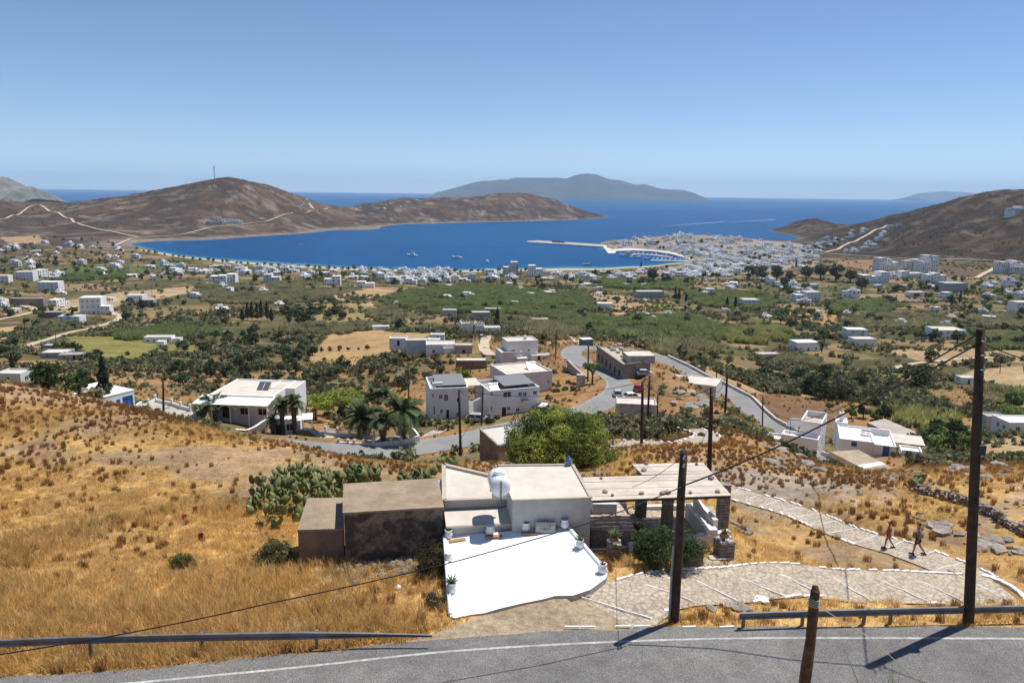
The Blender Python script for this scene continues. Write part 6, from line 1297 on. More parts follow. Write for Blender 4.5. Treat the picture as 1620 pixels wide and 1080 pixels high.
# lorries and cars parked on the pier
TR = [mat('lorry_dark', (0.05, 0.05, 0.06), 0.5, 0.1), mat('lorry_blue', (0.06, 0.1, 0.2), 0.5, 0.1), mat('lorry_pale', (0.5, 0.5, 0.5), 0.5, 0.1)]
for i, (u, v) in enumerate(((876, 383.6), (881, 383.9), (886, 384.2), (891, 384.5))):
    p = at_h(u, v, 1.8); o = thing('lorry', ('left end', 'second', 'third', 'right end')[i] + ' dark lorry waiting on the ferry pier', 'lorry', (p.x, p.y, 1.8), 0.1, 'lorries on the pier'); mb = MB(); mb.box(-4.5, 3, -1.2, 1.2, 0.9, 3.9, TR[i % 2]); mb.build('cargo_box', o); mb = MB(); mb.box(3.1, 5, -1.1, 1.1, 0.7, 3.1, TR[2], taper=0.1); mb.build('cab', o)
    for x in (-3.2, 3.9):
        for s in (-1, 1): w_ = MB(); w_.tube([(x, s * 0.9, 0.5), (x, s * 1.2, 0.5)], 0.5, DARKW, 8); w_.build('wheel', o)
# mast on the left hill
p = hit(340, 288.6, 1500); mst = thing('radio_mast', 'tall thin radio mast on the summit of the left hill', 'mast', (p.x, p.y, p.z - 2))
for a in range(3):
    c, s = math.cos(a * 2.094), math.sin(a * 2.094); mb = MB(); mb.tube([(c * 1.8, s * 1.8, 0), (c * 1.0, s * 1.0, 52)], 0.35, STEEL, 5); mb.build('leg', mst)
mb = MB()
for z in range(4, 52, 4):
    r_ = 1.8 - 0.8 * z / 52; pts = [(math.cos(a * 2.094) * r_, math.sin(a * 2.094) * r_, z + (a % 2) * 3) for a in range(4)]; mb.tube(pts, 0.14, STEEL, 4)
mb.build('bracing', mst); mb = MB(); mb.lathe([(1.6, 44), (1.9, 45), (1.9, 51), (1.6, 52)], STEEL, 8); mb.tube([(0, 0, 52), (0, 0, 58)], 0.2, STEEL, 4); mb.build('antenna_head', mst)
for i, (u, v, h_) in enumerate(((311, 289, 14), (318, 288.3, 16), (324, 288, 12), (189, 311, 16), (213, 307, 16), (306, 289.5, 9))):
    p = hit(u, v + 1.5, 1500); mb = MB(); mb.tube([(0, 0, -2), (0, 0, h_)], [0.35, 0.2], STEEL, 5); mb.box(-2, 2, -0.2, 0.2, h_ * 0.8, h_ * 0.86, STEEL); tag(mb.build('hill_pole', None, loc=tuple(p)), ('thin pole left of the radio mast cluster', 'tallest thin pole left of the radio mast', 'short pole nearest the radio mast', 'lone pole on the low ridge at far left', 'lone pole on the ridge left of the summit', 'stub pole at the left end of the mast cluster')[i], 'pole')

# ------------------------------------------------------------------ foliage
def leaf_mat(name, rough=0.75, tr=0.3, per=0.18):
    m = mat(name, (1, 1, 1), rough, 0.12, 1.5, attr='cover', trans=tr, spec=0.2, per_object=per); return m
LEAF = leaf_mat('leaf'); LEAFB = leaf_mat('bush_leaf', per=0.3); STRAWM = leaf_mat('dry_stalk', 0.8, 0.45, 0.22)
def crown_arrays(seed, n, rad, K, clump, leaf, cols, flat=0.0, up_bias=0.0, shell=0.5, aspect=0.55, base=0.0):
    """leaf quads gathered in K clumps inside an ellipsoid; returns V, F, colours"""
    g = np.random.default_rng(seed); rad = np.array(rad)
    cdir = g.normal(size=(K, 3)); cdir /= np.linalg.norm(cdir, axis=1)[:, None]; cr = g.uniform(shell, 1.0, K) ** 0.6
    if flat: cdir[:, 2] = np.abs(cdir[:, 2]) * (1 - flat) + cdir[:, 2] * flat * 0.3
    cen = cdir * cr[:, None] * rad * (1 - clump * 0.6); csz = clump * rad.mean() * g.uniform(0.6, 1.25, K)
    ci = g.integers(0, K, n); d = g.normal(size=(n, 3)); d /= np.linalg.norm(d, axis=1)[:, None]; rr_ = g.uniform(0.35, 1.0, n) ** 0.5
    P = cen[ci] + d * (rr_ * csz[ci])[:, None] * np.array((1, 1, 0.8)); P[:, 2] += base
    nrm = d * 0.8 + g.normal(size=(n, 3)) * 0.7 + np.array((0, 0, up_bias)); nrm /= np.linalg.norm(nrm, axis=1)[:, None]
    t = np.cross(nrm, g.normal(size=(n, 3))); t /= np.linalg.norm(t, axis=1)[:, None] + 1e-9; b = np.cross(nrm, t)
    s = leaf * g.uniform(0.6, 1.3, n)[:, None]
    V = np.stack([P - t * s, P - b * s * aspect, P + t * s, P + b * s * aspect], 1).reshape(-1, 3); F = np.arange(4 * n).reshape(n, 4)
    cc = np.array(cols); pick = g.random(K) * (len(cc) - 1); i0 = np.floor(pick).astype(int).clip(0, len(cc) - 2) if len(cc) > 1 else np.zeros(K, int)
    base_c = cc[i0] + (cc[np.minimum(i0 + 1, len(cc) - 1)] - cc[i0]) * (pick - i0)[:, None]
    C_ = base_c[ci] * g.uniform(0.7, 1.3, n)[:, None]
    return V, F, np.repeat(C_, 4, 0)
def crown_mesh(name, *a, m=None, **k):
    V, F, C_ = crown_arrays(*a, **k); return np_mesh(name, V, F, [m or LEAF], vcol=C_)
def limb_mesh(name, seed, h_, r_, nl, spread, top, m=BARK, lean=0.1):
    """tapered trunk with limbs reaching into the crown"""
    r = random.Random(seed); b = MB(); ax, ay_ = r.uniform(-lean, lean), r.uniform(-lean, lean)
    b.tube([(0, 0, -0.4), (ax * 0.3, ay_ * 0.3, h_ * 0.35), (ax, ay_, h_ * 0.7), (ax * 1.3, ay_ * 1.3, h_)], [r_ * 1.25, r_, r_ * 0.8, r_ * 0.55], m, 7)
    for i in range(nl):
        a = 6.28 * i / nl + r.uniform(-.4, .4); z0 = h_ * r.uniform(0.55, 0.95); L_ = spread * r.uniform(0.6, 1.0)
        b.tube([(ax, ay_, z0), (ax + math.cos(a) * L_ * 0.5, ay_ + math.sin(a) * L_ * 0.5, z0 + (top - z0) * 0.45), (ax + math.cos(a) * L_, ay_ + math.sin(a) * L_, z0 + (top - z0) * r.uniform(0.6, 0.95))], [r_ * 0.5, r_ * 0.32, r_ * 0.12], m, 5)
    return b.mesh(name)
def make_tree(name, label, cat, loc, cm, tm, rz=0.0, s=1.0, group=None):
    o = thing(name, label, cat, loc, rz, group); o.scale = (s,) * 3 if not hasattr(s, '__len__') else s
    link('trunk', tm, o); link('crown', cm, o); return o
OLV = [(0.128, 0.145, 0.076), (0.187, 0.196, 0.111), (0.093, 0.112, 0.054)]
DRK = [(0.051, 0.075, 0.029), (0.08, 0.109, 0.041), (0.041, 0.058, 0.025)]
GRN = [(0.135, 0.189, 0.054), (0.198, 0.261, 0.072), (0.099, 0.144, 0.045)]
TAM = [(0.136, 0.144, 0.088), (0.104, 0.112, 0.072), (0.176, 0.176, 0.112)]
EUC = [(0.112, 0.112, 0.075), (0.083, 0.087, 0.06), (0.15, 0.143, 0.098)]
PIN = [(0.205, 0.25, 0.05), (0.31, 0.35, 0.07), (0.11, 0.145, 0.03), (0.035, 0.05, 0.015)]
YEL = [(0.24, 0.285, 0.045), (0.315, 0.352, 0.06), (0.165, 0.21, 0.042)]
BRN = [(0.195, 0.158, 0.09), (0.15, 0.128, 0.068), (0.24, 0.195, 0.105)]
# shared crowns: (mesh, trunk) of unit-ish trees about 4 m wide
def kind(prefix, cols, n, leaf, K, rad, nvar, th_, tr_, base, clump=0.42, m=None, flat=0.0):
    out = []
    for i in range(nvar):
        cm = crown_mesh(prefix + '_crown', hash_(prefix) + i, n, (rad[0] * (0.9 + 0.2 * (i % 2)), rad[1], rad[2] * (1.1 - 0.15 * (i % 3))), K, clump, leaf, cols, m=m or LEAF, base=base, flat=flat); tm = limb_mesh(prefix + '_trunk', i, th_, tr_, 4, rad[0] * 0.6, base + rad[2] * 0.5); out.append((cm, tm))
    return out
def hash_(s): return sum(ord(c) * (i + 3) for i, c in enumerate(s)) % 9973
K_OLIVE = kind('olive', OLV, 620, 0.30, 16, (2.1, 2.0, 1.5), 4, 1.5, 0.16, 2.0)
K_DARK = kind('carob', DRK, 620, 0.32, 15, (2.2, 2.1, 1.8), 4, 1.5, 0.18, 2.1)
K_GREEN = kind('mulberry', GRN, 560, 0.32, 14, (2.1, 2.1, 1.7), 3, 1.5, 0.16, 2.2)
K_SHRUB = kind('shrub', [(0.095, 0.11, 0.045), (0.14, 0.145, 0.065), (0.075, 0.085, 0.038)], 520, 0.24, 14, (1.5, 1.5, 0.9), 5, 0.5, 0.08, 0.75, m=LEAFB)
K_BROWN = kind('dry_shrub', BRN, 480, 0.24, 12, (1.4, 1.4, 0.85), 3, 0.5, 0.08, 0.7, m=LEAFB)
K_TAM = kind('tamarisk', TAM, 260, 0.55, 10, (3.0, 2.8, 2.2), 3, 2.2, 0.2, 3.4)
K_FAR = kind('valley_tree', DRK, 240, 0.6, 10, (2.6, 2.5, 2.2), 4, 1.8, 0.2, 2.7)
K_FARO = kind('valley_olive', OLV, 240, 0.6, 10, (2.6, 2.5, 2.0), 4, 1.8, 0.2, 2.5)
K_FARG = kind('valley_green', GRN, 240, 0.6, 10, (2.6, 2.5, 2.1), 3, 1.8, 0.2, 2.6)
K_EUC = kind('eucalyptus', EUC, 900, 0.8, 22, (6.5, 6.0, 5.5), 3, 6.0, 0.5, 8.0, 0.36)
def plant(kinds, u, v, size, label, name, cat='tree', group=None, ymin=80, r=random, ref=4.2, hs=None, z=None):
    p = hit(u, v, ymin) if z is None else at_h(u, v, z); cm, tm = kinds[r.randrange(len(kinds))]; s = size / ref
    return make_tree(name, label, cat, (p.x, p.y, p.z - 0.1), cm, tm, r.uniform(0, 6.28), (s, s, s * (hs or r.uniform(0.85, 1.15))), group)
BUILT = []
def blocked(x, y):
    if GZ is None: return False
    for (rte, w_) in KEEP:
        d = np.hypot(rte[:, 0] - x, rte[:, 1] - y)
        if d.min() < w_: return True
    for (bx, by, br) in BUILT:
        if (bx - x) ** 2 + (by - y) ** 2 < br * br: return True
    return False
KEEP = [(mid_c[::3], 5.5)] + [(t[::2], w_ * 0.6 + 2) for t, w_ in tracks]
bpy.context.view_layer.update()
for o in list(COL.objects):
    if o.parent is None and o.type == 'EMPTY':
        pts_ = [o.matrix_world @ ch.matrix_basis @ Vector(c) for ch in o.children if ch.type == 'MESH' for c in ch.bound_box]
        if pts_:
            xs_ = [p.x for p in pts_]; ys_ = [p.y for p in pts_]; BUILT.append(((min(xs_) + max(xs_)) / 2, (min(ys_) + max(ys_)) / 2, max(2.0, 0.42 * max(max(xs_) - min(xs_), max(ys_) - min(ys_)))))
BUILT = [b for b in BUILT if b[2] < 25] + [(x, y, 5.5 * s) for x, y, s in FARB]
def wood(pix, n_, kinds, smin, smax, label, name, cat, group, seed, ymin=80, gap=0.55, ref=4.2, tries=12):
    P = [tuple(hit(u, v, ymin))[:2] for u, v in pix]; A_ = np.array(P); r = random.Random(seed); lo, hi = A_.min(0), A_.max(0); done = []
    k = 0
    # sample evenly over the picture so that far parts are not overfilled
    pu = np.array(pix, float); ulo, uhi = pu.min(0), pu.max(0)
    while len(done) < n_ and k < n_ * tries:
        k += 1; u, v = r.uniform(ulo[0], uhi[0]), r.uniform(ulo[1], uhi[1])
        if not in_poly(np.array([u]), np.array([v]), [tuple(q) for q in pix])[0]: continue
        p = hit(u, v, ymin); s = r.uniform(smin, smax)
        if p.z < 1.0 or blocked(p.x, p.y) or any((p.x - q[0]) ** 2 + (p.y - q[1]) ** 2 < (gap * (s + q[2]) / 2) ** 2 for q in done): continue
        done.append((p.x, p.y, s)); kk = kinds if isinstance(kinds[0], tuple) else kinds[r.randrange(len(kinds))]
        cm, tm = kk[r.randrange(len(kk))]; f = s / ref
        make_tree(KNAME.get(id(kk), name) if name == 'valley_tree' else name, label, cat, (p.x, p.y, p.z - 0.1), cm, tm, r.uniform(0, 6.28), (f, f, f * r.uniform(0.8, 1.15)), group)
    return done
KNAME = {id(K_FAR): 'carob_tree', id(K_FARO): 'olive_tree', id(K_FARG): 'mulberry_tree'}
# slope thickets
wood(((275, 548), (330, 530), (400, 520), (470, 528), (505, 545), (490, 570), (520, 600), (490, 632), (430, 610), (400, 602), (300, 598), (240, 592), (235, 575)), 150, [K_OLIVE, K_DARK, K_SHRUB], 3.0, 6.5, 'grey-green tree in the thicket between the villa and the golden field', 'olive_tree', 'tree', 'thicket behind the villa', 1, gap=0.36)
wood(((500, 595), (560, 565), (640, 568), (715, 575), (700, 610), (670, 600), (620, 630), (600, 655), (560, 665), (500, 655)), 105, [K_SHRUB, K_OLIVE, K_BROWN, K_SHRUB], 2.0, 5.0, 'scrubby bush on the slope left of the two-storey buildings', 'shrub', 'bush', 'slope bushes', 2, gap=0.38)
wood(((200, 560), (290, 575), (420, 600), (440, 630), (330, 625), (230, 600), (150, 590)), 60, [K_SHRUB, K_BROWN, K_OLIVE], 1.8, 4.8, 'low bush on the slope behind the garage house', 'shrub', 'bush', 'bushes behind the garage house', 3)
wood(((30, 605), (60, 590), (130, 595), (160, 615), (140, 635), (80, 630)), 14, [K_GREEN, K_DARK], 3.0, 5.0, 'leafy green garden tree left of the garage house', 'garden_tree', 'tree', 'garden trees', 4, gap=0.4)
wood(((90, 550), (160, 560), (200, 575), (120, 575), (80, 560)), 12, [K_DARK, K_OLIVE], 3.5, 6.0, 'dark tree beside the low canopy house on the left', 'carob_tree', 'tree', 'trees by the canopy house', 5)
wood(((0, 545), (30, 545), (32, 575), (0, 580)), 7, [K_OLIVE], 5, 8, 'grey tree at the left picture edge', 'olive_tree', 'tree', 'trees at the left edge', 6)
# right slopes
wood(((1175, 590), (1230, 597), (1330, 598), (1410, 615), (1425, 640), (1360, 645), (1290, 632), (1240, 612), (1180, 605)), 26, [K_OLIVE, K_DARK], 3.6, 7.0, 'grey-green tree above the ploughed field on the right', 'olive_tree', 'tree', 'trees above the ploughed field', 7)
wood(((1300, 640), (1380, 650), (1480, 660), (1540, 680), (1540, 712), (1470, 705), (1440, 690), (1380, 668), (1330, 662)), 34, [K_GREEN, K_SHRUB, K_DARK], 2.2, 5.0, 'green bush behind the right hand houses', 'shrub', 'bush', 'bushes behind the right houses', 8)
wood(((1470, 690), (1530, 690), (1545, 715), (1500, 728), (1468, 712)), 12, [K_DARK, K_GREEN], 3.5, 5.0, 'dense dark green tree right of the wide white villa', 'carob_tree', 'tree', 'trees right of the villa', 9)
wood(((880, 600), (920, 612), (900, 635), (870, 640), (860, 630)), 9, [K_SHRUB, K_BROWN], 1.4, 3.0, 'round bush on the bank left of the road bend', 'shrub', 'bush', 'bushes on the road bank', 10)
wood(((730, 660), (790, 664), (830, 662), (800, 672), (745, 674)), 8, [K_SHRUB], 1.5, 2.6, 'low bush on the kerb in front of the two-storey buildings', 'shrub', 'bush', 'bushes by the kerb', 11)
wood(((1060, 640), (1200, 655), (1240, 690), (1180, 710), (1060, 690)), 26, [K_BROWN, K_SHRUB], 0.8, 2.0, 'small dry bush on the rocky slope right of the poles', 'dry_shrub', 'bush', 'dry bushes on the rocky slope', 12)
wood(((1000, 545), (1130, 560), (1180, 585), (1110, 585), (1040, 562)), 18, [K_OLIVE, K_SHRUB, K_DARK], 2.5, 6.0, 'bush beyond the parapet of the lower road', 'shrub', 'bush', 'bushes beyond the lower road', 13)
# valley trees
VT = [K_FAR, K_FARO, K_FARG]
wood(((0, 445), (300, 445), (560, 455), (600, 480), (400, 520), (180, 520), (0, 530)), 70, VT, 3.5, 8.0, 'dark rounded tree among the fields of the left valley', 'valley_tree', 'tree', 'left valley trees', 14, gap=0.6, ref=5.2)
wood(((600, 455), (900, 450), (1150, 455), (1150, 540), (900, 530), (780, 520), (620, 520)), 60, VT, 4.0, 8.0, 'dark rounded tree among the reeds of the middle valley', 'valley_tree', 'tree', 'middle valley trees', 15, gap=0.6, ref=5.2)
wood(((1150, 450), (1300, 455), (1480, 455), (1640, 460), (1640, 560), (1400, 540), (1150, 540)), 110, VT, 4.5, 9.5, 'dark rounded tree among the houses of the right valley', 'valley_tree', 'tree', 'right valley trees', 16, gap=0.55, ref=5.2)
wood(((0, 375), (110, 372), (200, 388), (250, 408), (330, 425), (300, 445), (120, 452), (0, 440)), 100, VT, 5.0, 10.0, 'dark tree among the houses of the far left village', 'valley_tree', 'tree', 'left village trees', 17, gap=0.5, ref=5.2)
wood(((330, 425), (600, 432), (900, 435), (1100, 432), (1200, 440), (1160, 455), (900, 452), (600, 452), (330, 445)), 80, VT, 5.0, 10.0, 'dark tree among the white houses near the beach', 'valley_tree', 'tree', 'beach village trees', 18, gap=0.5, ref=5.2)
wood(((1000, 385), (1120, 376), (1230, 388), (1280, 385), (1290, 420), (1120, 440), (1040, 430), (1090, 412)), 46, [K_FAR, K_FAR, K_FARG], 5.0, 10.0, 'dark tree between the houses of the harbour town', 'valley_tree', 'tree', 'harbour town trees', 19, gap=0.5, ref=5.2)
wood(((1265, 400), (1300, 388), (1330, 375), (1345, 368), (1355, 372), (1320, 392), (1285, 408)), 16, [K_FAR], 6.0, 10.0, 'dark tree below the houses of the right hillside', 'valley_tree', 'tree', 'hillside trees', 20, gap=0.4, ref=5.2)
wood(((1380, 430), (1500, 440), (1620, 440), (1620, 470), (1500, 475), (1400, 462)), 36, VT, 5.0, 9.0, 'dark tree among the houses at the foot of the right hill', 'valley_tree', 'tree', 'hill foot trees', 21, gap=0.5, ref=5.2)
# big groves by the town
for i, (u, v, s) in enumerate(((1185, 443, 19), (1205, 446, 20), (1228, 446, 21), (1250, 448, 18), (1275, 444, 22), (1298, 442, 24), (1322, 445, 24), (1345, 447, 20), (1240, 455, 14), (1362, 462, 17))):
    plant(K_EUC, u, v, s, 'huge grey-green tree in the grove right of the harbour town', 'eucalyptus_tree', group='grove right of the harbour town', ref=13.5)
plant(K_EUC, 1032, 446, 20, 'huge brownish tree standing in front of the harbour basin', 'eucalyptus_tree', ref=13.5); plant(K_EUC, 1052, 448, 14, 'smaller brownish tree beside the huge one before the harbour basin', 'eucalyptus_tree', ref=13.5)
# tamarisks along the beach
rb = random.Random(5)
for i in range(58):
    t = i / 57; u = 215 + t * 640; v = np.interp(u, [205, 260, 320, 400, 500, 600, 700, 860], [394, 405, 413, 420, 426, 430, 432, 430]) + rb.uniform(-0.6, 0.8)
    if 600 < u < 690 and i % 2: continue
    plant(K_TAM, u + rb.uniform(-3, 3), v, rb.uniform(6, 9.5), 'rounded tamarisk in the row along the beach', 'tamarisk', group='tamarisk row along the beach', ref=6.2, r=rb)
# single trees that stand out
plant(K_DARK, 1448, 614, 11.5, 'large dark round tree standing alone left of the tall pole', 'carob_tree')
plant(K_DARK, 1472, 572, 7.5, 'dark round tree in the tan field left of the tall pole', 'carob_tree')
plant(K_DARK, 543, 588, 6.4, 'large round dark bush below the golden field', 'carob_tree')
for i, (u, s, n_) in enumerate(((509, 2.7, 'leftmost'), (522, 2.8, 'second'), (537, 2.8, 'third'), (551, 2.6, 'fourth'), (567, 1.6, 'small fifth'), (581, 3.0, 'rightmost'))): plant(K_DARK, u, 556 - i * 0.5, s, '%s round bush in the row on the golden field' % n_, 'round_bush', 'bush', 'row of round bushes')
plant(K_OLIVE, 514, 572, 2.6, 'single round bush below the row on the golden field', 'round_bush', 'bush')
plant(kind('green_bush', YEL, 900, 0.26, 18, (2.1, 2.0, 1.4), 1, 1.0, 0.12, 1.6), 735, 602, 6.0, 'bright yellow-green bush above the two-storey buildings', 'round_bush', 'bush', hs=1.0)
plant(K_DARK, 1288, 625, 8.0, 'big grey bush at the left end of the ploughed field trees', 'carob_tree'); plant(K_OLIVE, 1330, 632, 9.0, 'widest grey tree above the ploughed field', 'olive_tree'); plant(K_OLIVE, 1275, 622, 6, 'grey bush beside the biggest one above the ploughed field', 'olive_tree')
plant(K_GREEN, 1606, 650, 9, 'round green tree at the right edge above the white house', 'garden_tree'); plant(K_SHRUB, 1612, 735, 5.5, 'dark low bush at the right edge on the tan slope', 'shrub', 'bush')
plant(K_DARK, 225, 492, 9, 'big black-green tree right of the tall three-storey house', 'carob_tree', hs=1.3); plant(K_DARK, 205, 483, 7, 'dark tree beside the biggest one right of the tall house', 'carob_tree'); plant(K_DARK, 112, 512, 8, 'big dark tree in front of the low white house', 'carob_tree')
plant(K_FARG, 950, 494, 7, 'dark bush in front of the white shed in the middle valley', 'valley_tree', ref=5.2)
# umbrella pines
def umbrella(u, v, w_, h_, label, cols, seed, n_=2600, z=None):
    p = hit(u, v, 80) if z is None else at_h(u, v, z); o = thing('umbrella_pine', label, 'tree', p, 0)
    link('trunk', limb_mesh('trunk', seed, h_ * 0.6, 0.2, 6, w_ * 0.38, h_ * 0.95), o)
    link('crown', crown_mesh('crown', seed, n_, (w_ / 2, w_ / 2, h_ * 0.28), 34, 0.30, 0.22, cols, flat=0.6, base=h_ * 0.78, up_bias=0.5), o)
umbrella(546, 660, 9.5, 5.0, 'yellow-green umbrella pine behind the driveway fence', YEL, 3); umbrella(500, 665, 8.0, 4.4, 'lower yellow-green pine right of the fan palms', YEL, 4)
umbrella(937, 607, 5.2, 5.0, 'small umbrella pine beside the upper road', PIN, 5, 1700); umbrella(750, 530, 15, 8.5, 'wide dark pine behind the slope houses', DRK, 6, 1800); umbrella(1602, 672, 9, 5.5, 'wide green pine at the right picture edge', GRN, 7)
# cypresses
def cypress(u, v, h_, w_, label, seed, n_=900, leaf=0.2, group=None, ymin=80, z=None):
    p = hit(u, v, ymin) if z is None else at_h(u, v, z); g = np.random.default_rng(seed); o = thing('cypress', label, 'tree', p, 0, group)
    t = g.random(n_); prof = np.sin(np.clip(t * 1.05, 0, 1) ** 0.6 * math.pi * 0.97) ** 0.8 * (1 - 0.45 * t) + 0.04; lump = 1 + 0.25 * np.sin(t * 23 + seed); a = g.random(n_) * 6.283; rr_ = w_ / 2 * prof * lump * g.uniform(0.55, 1.0, n_)
    P = np.stack([np.cos(a) * rr_, np.sin(a) * rr_, h_ * (0.16 + 0.84 * t)], 1); nrm = np.stack([np.cos(a), np.sin(a), np.full(n_, 0.5)], 1) + g.normal(size=(n_, 3)) * 0.5; nrm /= np.linalg.norm(nrm, axis=1)[:, None]
    tt = np.cross(nrm, g.normal(size=(n_, 3))); tt /= np.linalg.norm(tt, axis=1)[:, None]; b = np.cross(nrm, tt); s = leaf * g.uniform(0.7, 1.5, n_)[:, None]
    V = np.stack([P - tt * s, P - b * s * 0.5, P + tt * s + np.array((0, 0, leaf)), P + b * s * 0.5], 1).reshape(-1, 3); col = np.repeat(np.array((0.022, 0.034, 0.016)) * g.uniform(0.6, 1.5, (n_, 1)), 4, 0)
    link('crown', np_mesh('crown', V, np.arange(4 * n_).reshape(-1, 4), [LEAF], vcol=col), o); q = MB(); q.tube([(0, 0, -0.4), (0, 0, h_ * 0.5), (0, 0, h_ * 0.85)], [0.16, 0.11, 0.04], BARK, 6); q.build('trunk', o)
cypress(168, 647, 9.0, 2.5, 'tall narrow cypress in front of the garage house', 1, 2400, 0.17, z=83.9); cypress(22, 600, 7.5, 1.5, 'slim cypress behind the house at the left edge', 2, 900, 0.2)
for i, (u, v, h_) in enumerate(((392, 507, 13), (399, 507, 13.5), (407, 508, 13), (414, 507, 15), (423, 508, 15), (430, 510, 10), (384, 509, 9))): cypress(u, v, h_, 4.2, 'black cypress in the group beside the walled grove', 10 + i, 420, 0.5, 'cypress group of the left valley')
for i, (u, v, h_) in enumerate(((1068, 476, 14), (1074, 477, 13), (1518, 482, 13), (1505, 484, 10), (1150, 485, 9), (1163, 486, 10), (787, 508, 9), (1259, 425, 16), (1014, 424, 12), (1085, 478, 8))):
    cypress(u, v, h_, 3.6, ('tallest cypress in the middle valley', 'cypress just right of the tallest one', 'dark cypress before the blank grey-walled house', 'smaller cypress left of the one by the grey-walled house', 'short cypress left of the white cube house', 'cypress touching the white cube house', 'stout cypress behind the white farmhouse', 'thin cypress beside the harbour grove', 'cypress at the harbour edge left of the brown tree', 'short cypress right of the tallest pair')[i], 30 + i, 380, 0.5)
wood(((432, 492), (500, 495), (500, 512), (440, 515)), 13, [K_FAR], 6, 9, 'black-green tree in the grove right of the cypress group', 'grove_tree', 'tree', 'grove right of the cypresses', 33, gap=0.35, ref=5.2); wood(((515, 497), (545, 490), (548, 508), (518, 508)), 6, [K_FAR], 6, 8, 'dark tree in the pair right of the grove', 'grove_tree', 'tree', 'trees right of the grove', 34, gap=0.3, ref=5.2)

# ------------------------------------------------------------------ the pine behind the house
pine = thing('pine_tree', 'big bright green pine behind the white house', 'tree', tuple(at_h(882, 768, 94.6)))
link('trunk', limb_mesh('trunk', 9, 3.0, 0.32, 9, 3.8, 5.0), pine)
Vs, Fs, Cs, o_ = [], [], [], 0
gp = np.random.default_rng(12); K = 95
for part in range(2):
    V, F, C_ = crown_arrays(77 + part, 27000, (5.7, 4.8, 3.8), K, 0.21, 0.12, PIN, flat=0.0, up_bias=0.5, shell=0.35, aspect=0.35, base=3.5); Vs.append(V); Fs.append(F + o_); Cs.append(C_); o_ += len(V)
link('crown', np_mesh('crown', np.concatenate(Vs), np.concatenate(Fs), [LEAF], vcol=np.concatenate(Cs)), pine)

# ------------------------------------------------------------------ palms
FRM = mat('palm_frond', (0.055, 0.085, 0.03), 0.6, 0.2, 2, (0.09, 0.12, 0.045), per_object=0.25); FRD = mat('dead_frond', (0.20, 0.15, 0.09), 0.85, 0.2, 2, (0.13, 0.10, 0.06)); PTR = mat('palm_trunk', (0.13, 0.10, 0.075), 0.95, 0.25, 4, (0.08, 0.06, 0.045), 0.8, 9)
def frond_mesh(L_, droop, m, seed):
    r = random.Random(seed); b = MB(); pts = []
    for i in range(11):
        t = i / 10; pts.append(Vector((L_ * (t - 0.12 * t * t), 0, L_ * (0.75 * t - droop * t * t))))
    b.tube(pts, [0.05 * (1 - 0.8 * i / 10) for i in range(11)], m, 4)
    for i in range(1, 11):
        for k in range(5):
            t = (i - k / 5) / 10; j = min(9, int(t * 10)); p = pts[j].lerp(pts[j + 1], t * 10 - j); d = (pts[j + 1] - pts[j]).normalized(); ll = L_ * 0.2 * math.sin(math.pi * min(1, 0.15 + t * 0.8)) + 0.15
            for s in (-1, 1):
                e = (d * 0.6 + Vector((0, s * 0.8, 0.12 - 0.3 * r.random()))).normalized() * ll * r.uniform(0.8, 1.1); wv = d * 0.017
                b.add([p - wv, p + wv, p + e], [(0, 1, 2)], m)
    return b.mesh('frond')
FR = [frond_mesh(1.0, dr, FRM, i) for i, dr in enumerate((0.35, 0.6, 0.9, 1.2))]; FRDEAD = frond_mesh(1.0, 1.7, FRD, 9)
def palm(u, v, z, th_, L_, label, seed, nf=30, r_=0.28, dead=6):
    p = at_h(u, v, z); o = thing('palm_tree', label, 'palm', p, 0); r = random.Random(seed); b = MB(); b.tube([(0, 0, -0.5)] + [(0.03 * math.sin(i), 0.03 * math.cos(2 * i), th_ * i / 8) for i in range(9)], [r_ * 1.3] + [r_ * (1.05 + 0.12 * (i % 2)) for i in range(9)], PTR, 9); b.build('trunk', o)
    for i in range(nf + dead):
        isd = i >= nf; el = r.uniform(-0.2, 0.9) * (1 - (i / nf) * 0.2) if not isd else -0.8; me = FRDEAD if isd else FR[min(3, int((1 - (el + 0.2) / 1.1) * 3.2 + r.random() * 0.8))]
        f = link('frond', me, o, (0, 0, th_ + 0.05)); f.rotation_euler = (r.uniform(-.3, .3), -el * 0.75, i * 2.4 + r.uniform(-.2, .2)); l = L_ * r.uniform(0.8, 1.1) * (0.7 if isd else 1); f.scale = (l, l, l)
palm(338, 663, 83.2, 2.0, 3.0, 'date palm in front of the white porch', 1)
palm(448, 690, 82.5, 4.8, 1.9, 'left fan palm with dry skirt beside the pavilion', 2, 34, 0.3, 16); palm(467, 690, 82.5, 5.2, 2.0, 'right fan palm with thick trunk beside the pavilion', 3, 34, 0.33, 14); palm(433, 692, 82.5, 2.8, 1.7, 'short fan palm with dead fronds left of the pair', 4, 10, 0.25, 18)
palm(577, 688, 82.2, 2.2, 3.9, 'large spreading date palm left of the roadside trio', 5, 34, 0.35); palm(606, 702, 82.2, 3.2, 2.6, 'middle palm of the roadside trio behind the curved wall', 6, 28, 0.32, 10); palm(638, 698, 82.2, 4.4, 3.9, 'tallest date palm at the right end of the curved wall', 7, 38, 0.36)
palm(590, 632, 70, 1.2, 3.0, 'left dark palm on the slope behind the roadside trio', 8, 24); palm(608, 632, 70, 1.4, 3.0, 'right dark palm on the slope behind the roadside trio', 9, 24); palm(373, 606, 61, 1.0, 2.8, 'palm tuft on the slope behind the villa', 10, 22); palm(1300, 556, 41, 4.0, 3.4, 'palm clump right of the blue windowed house', 11, 30, 0.3)

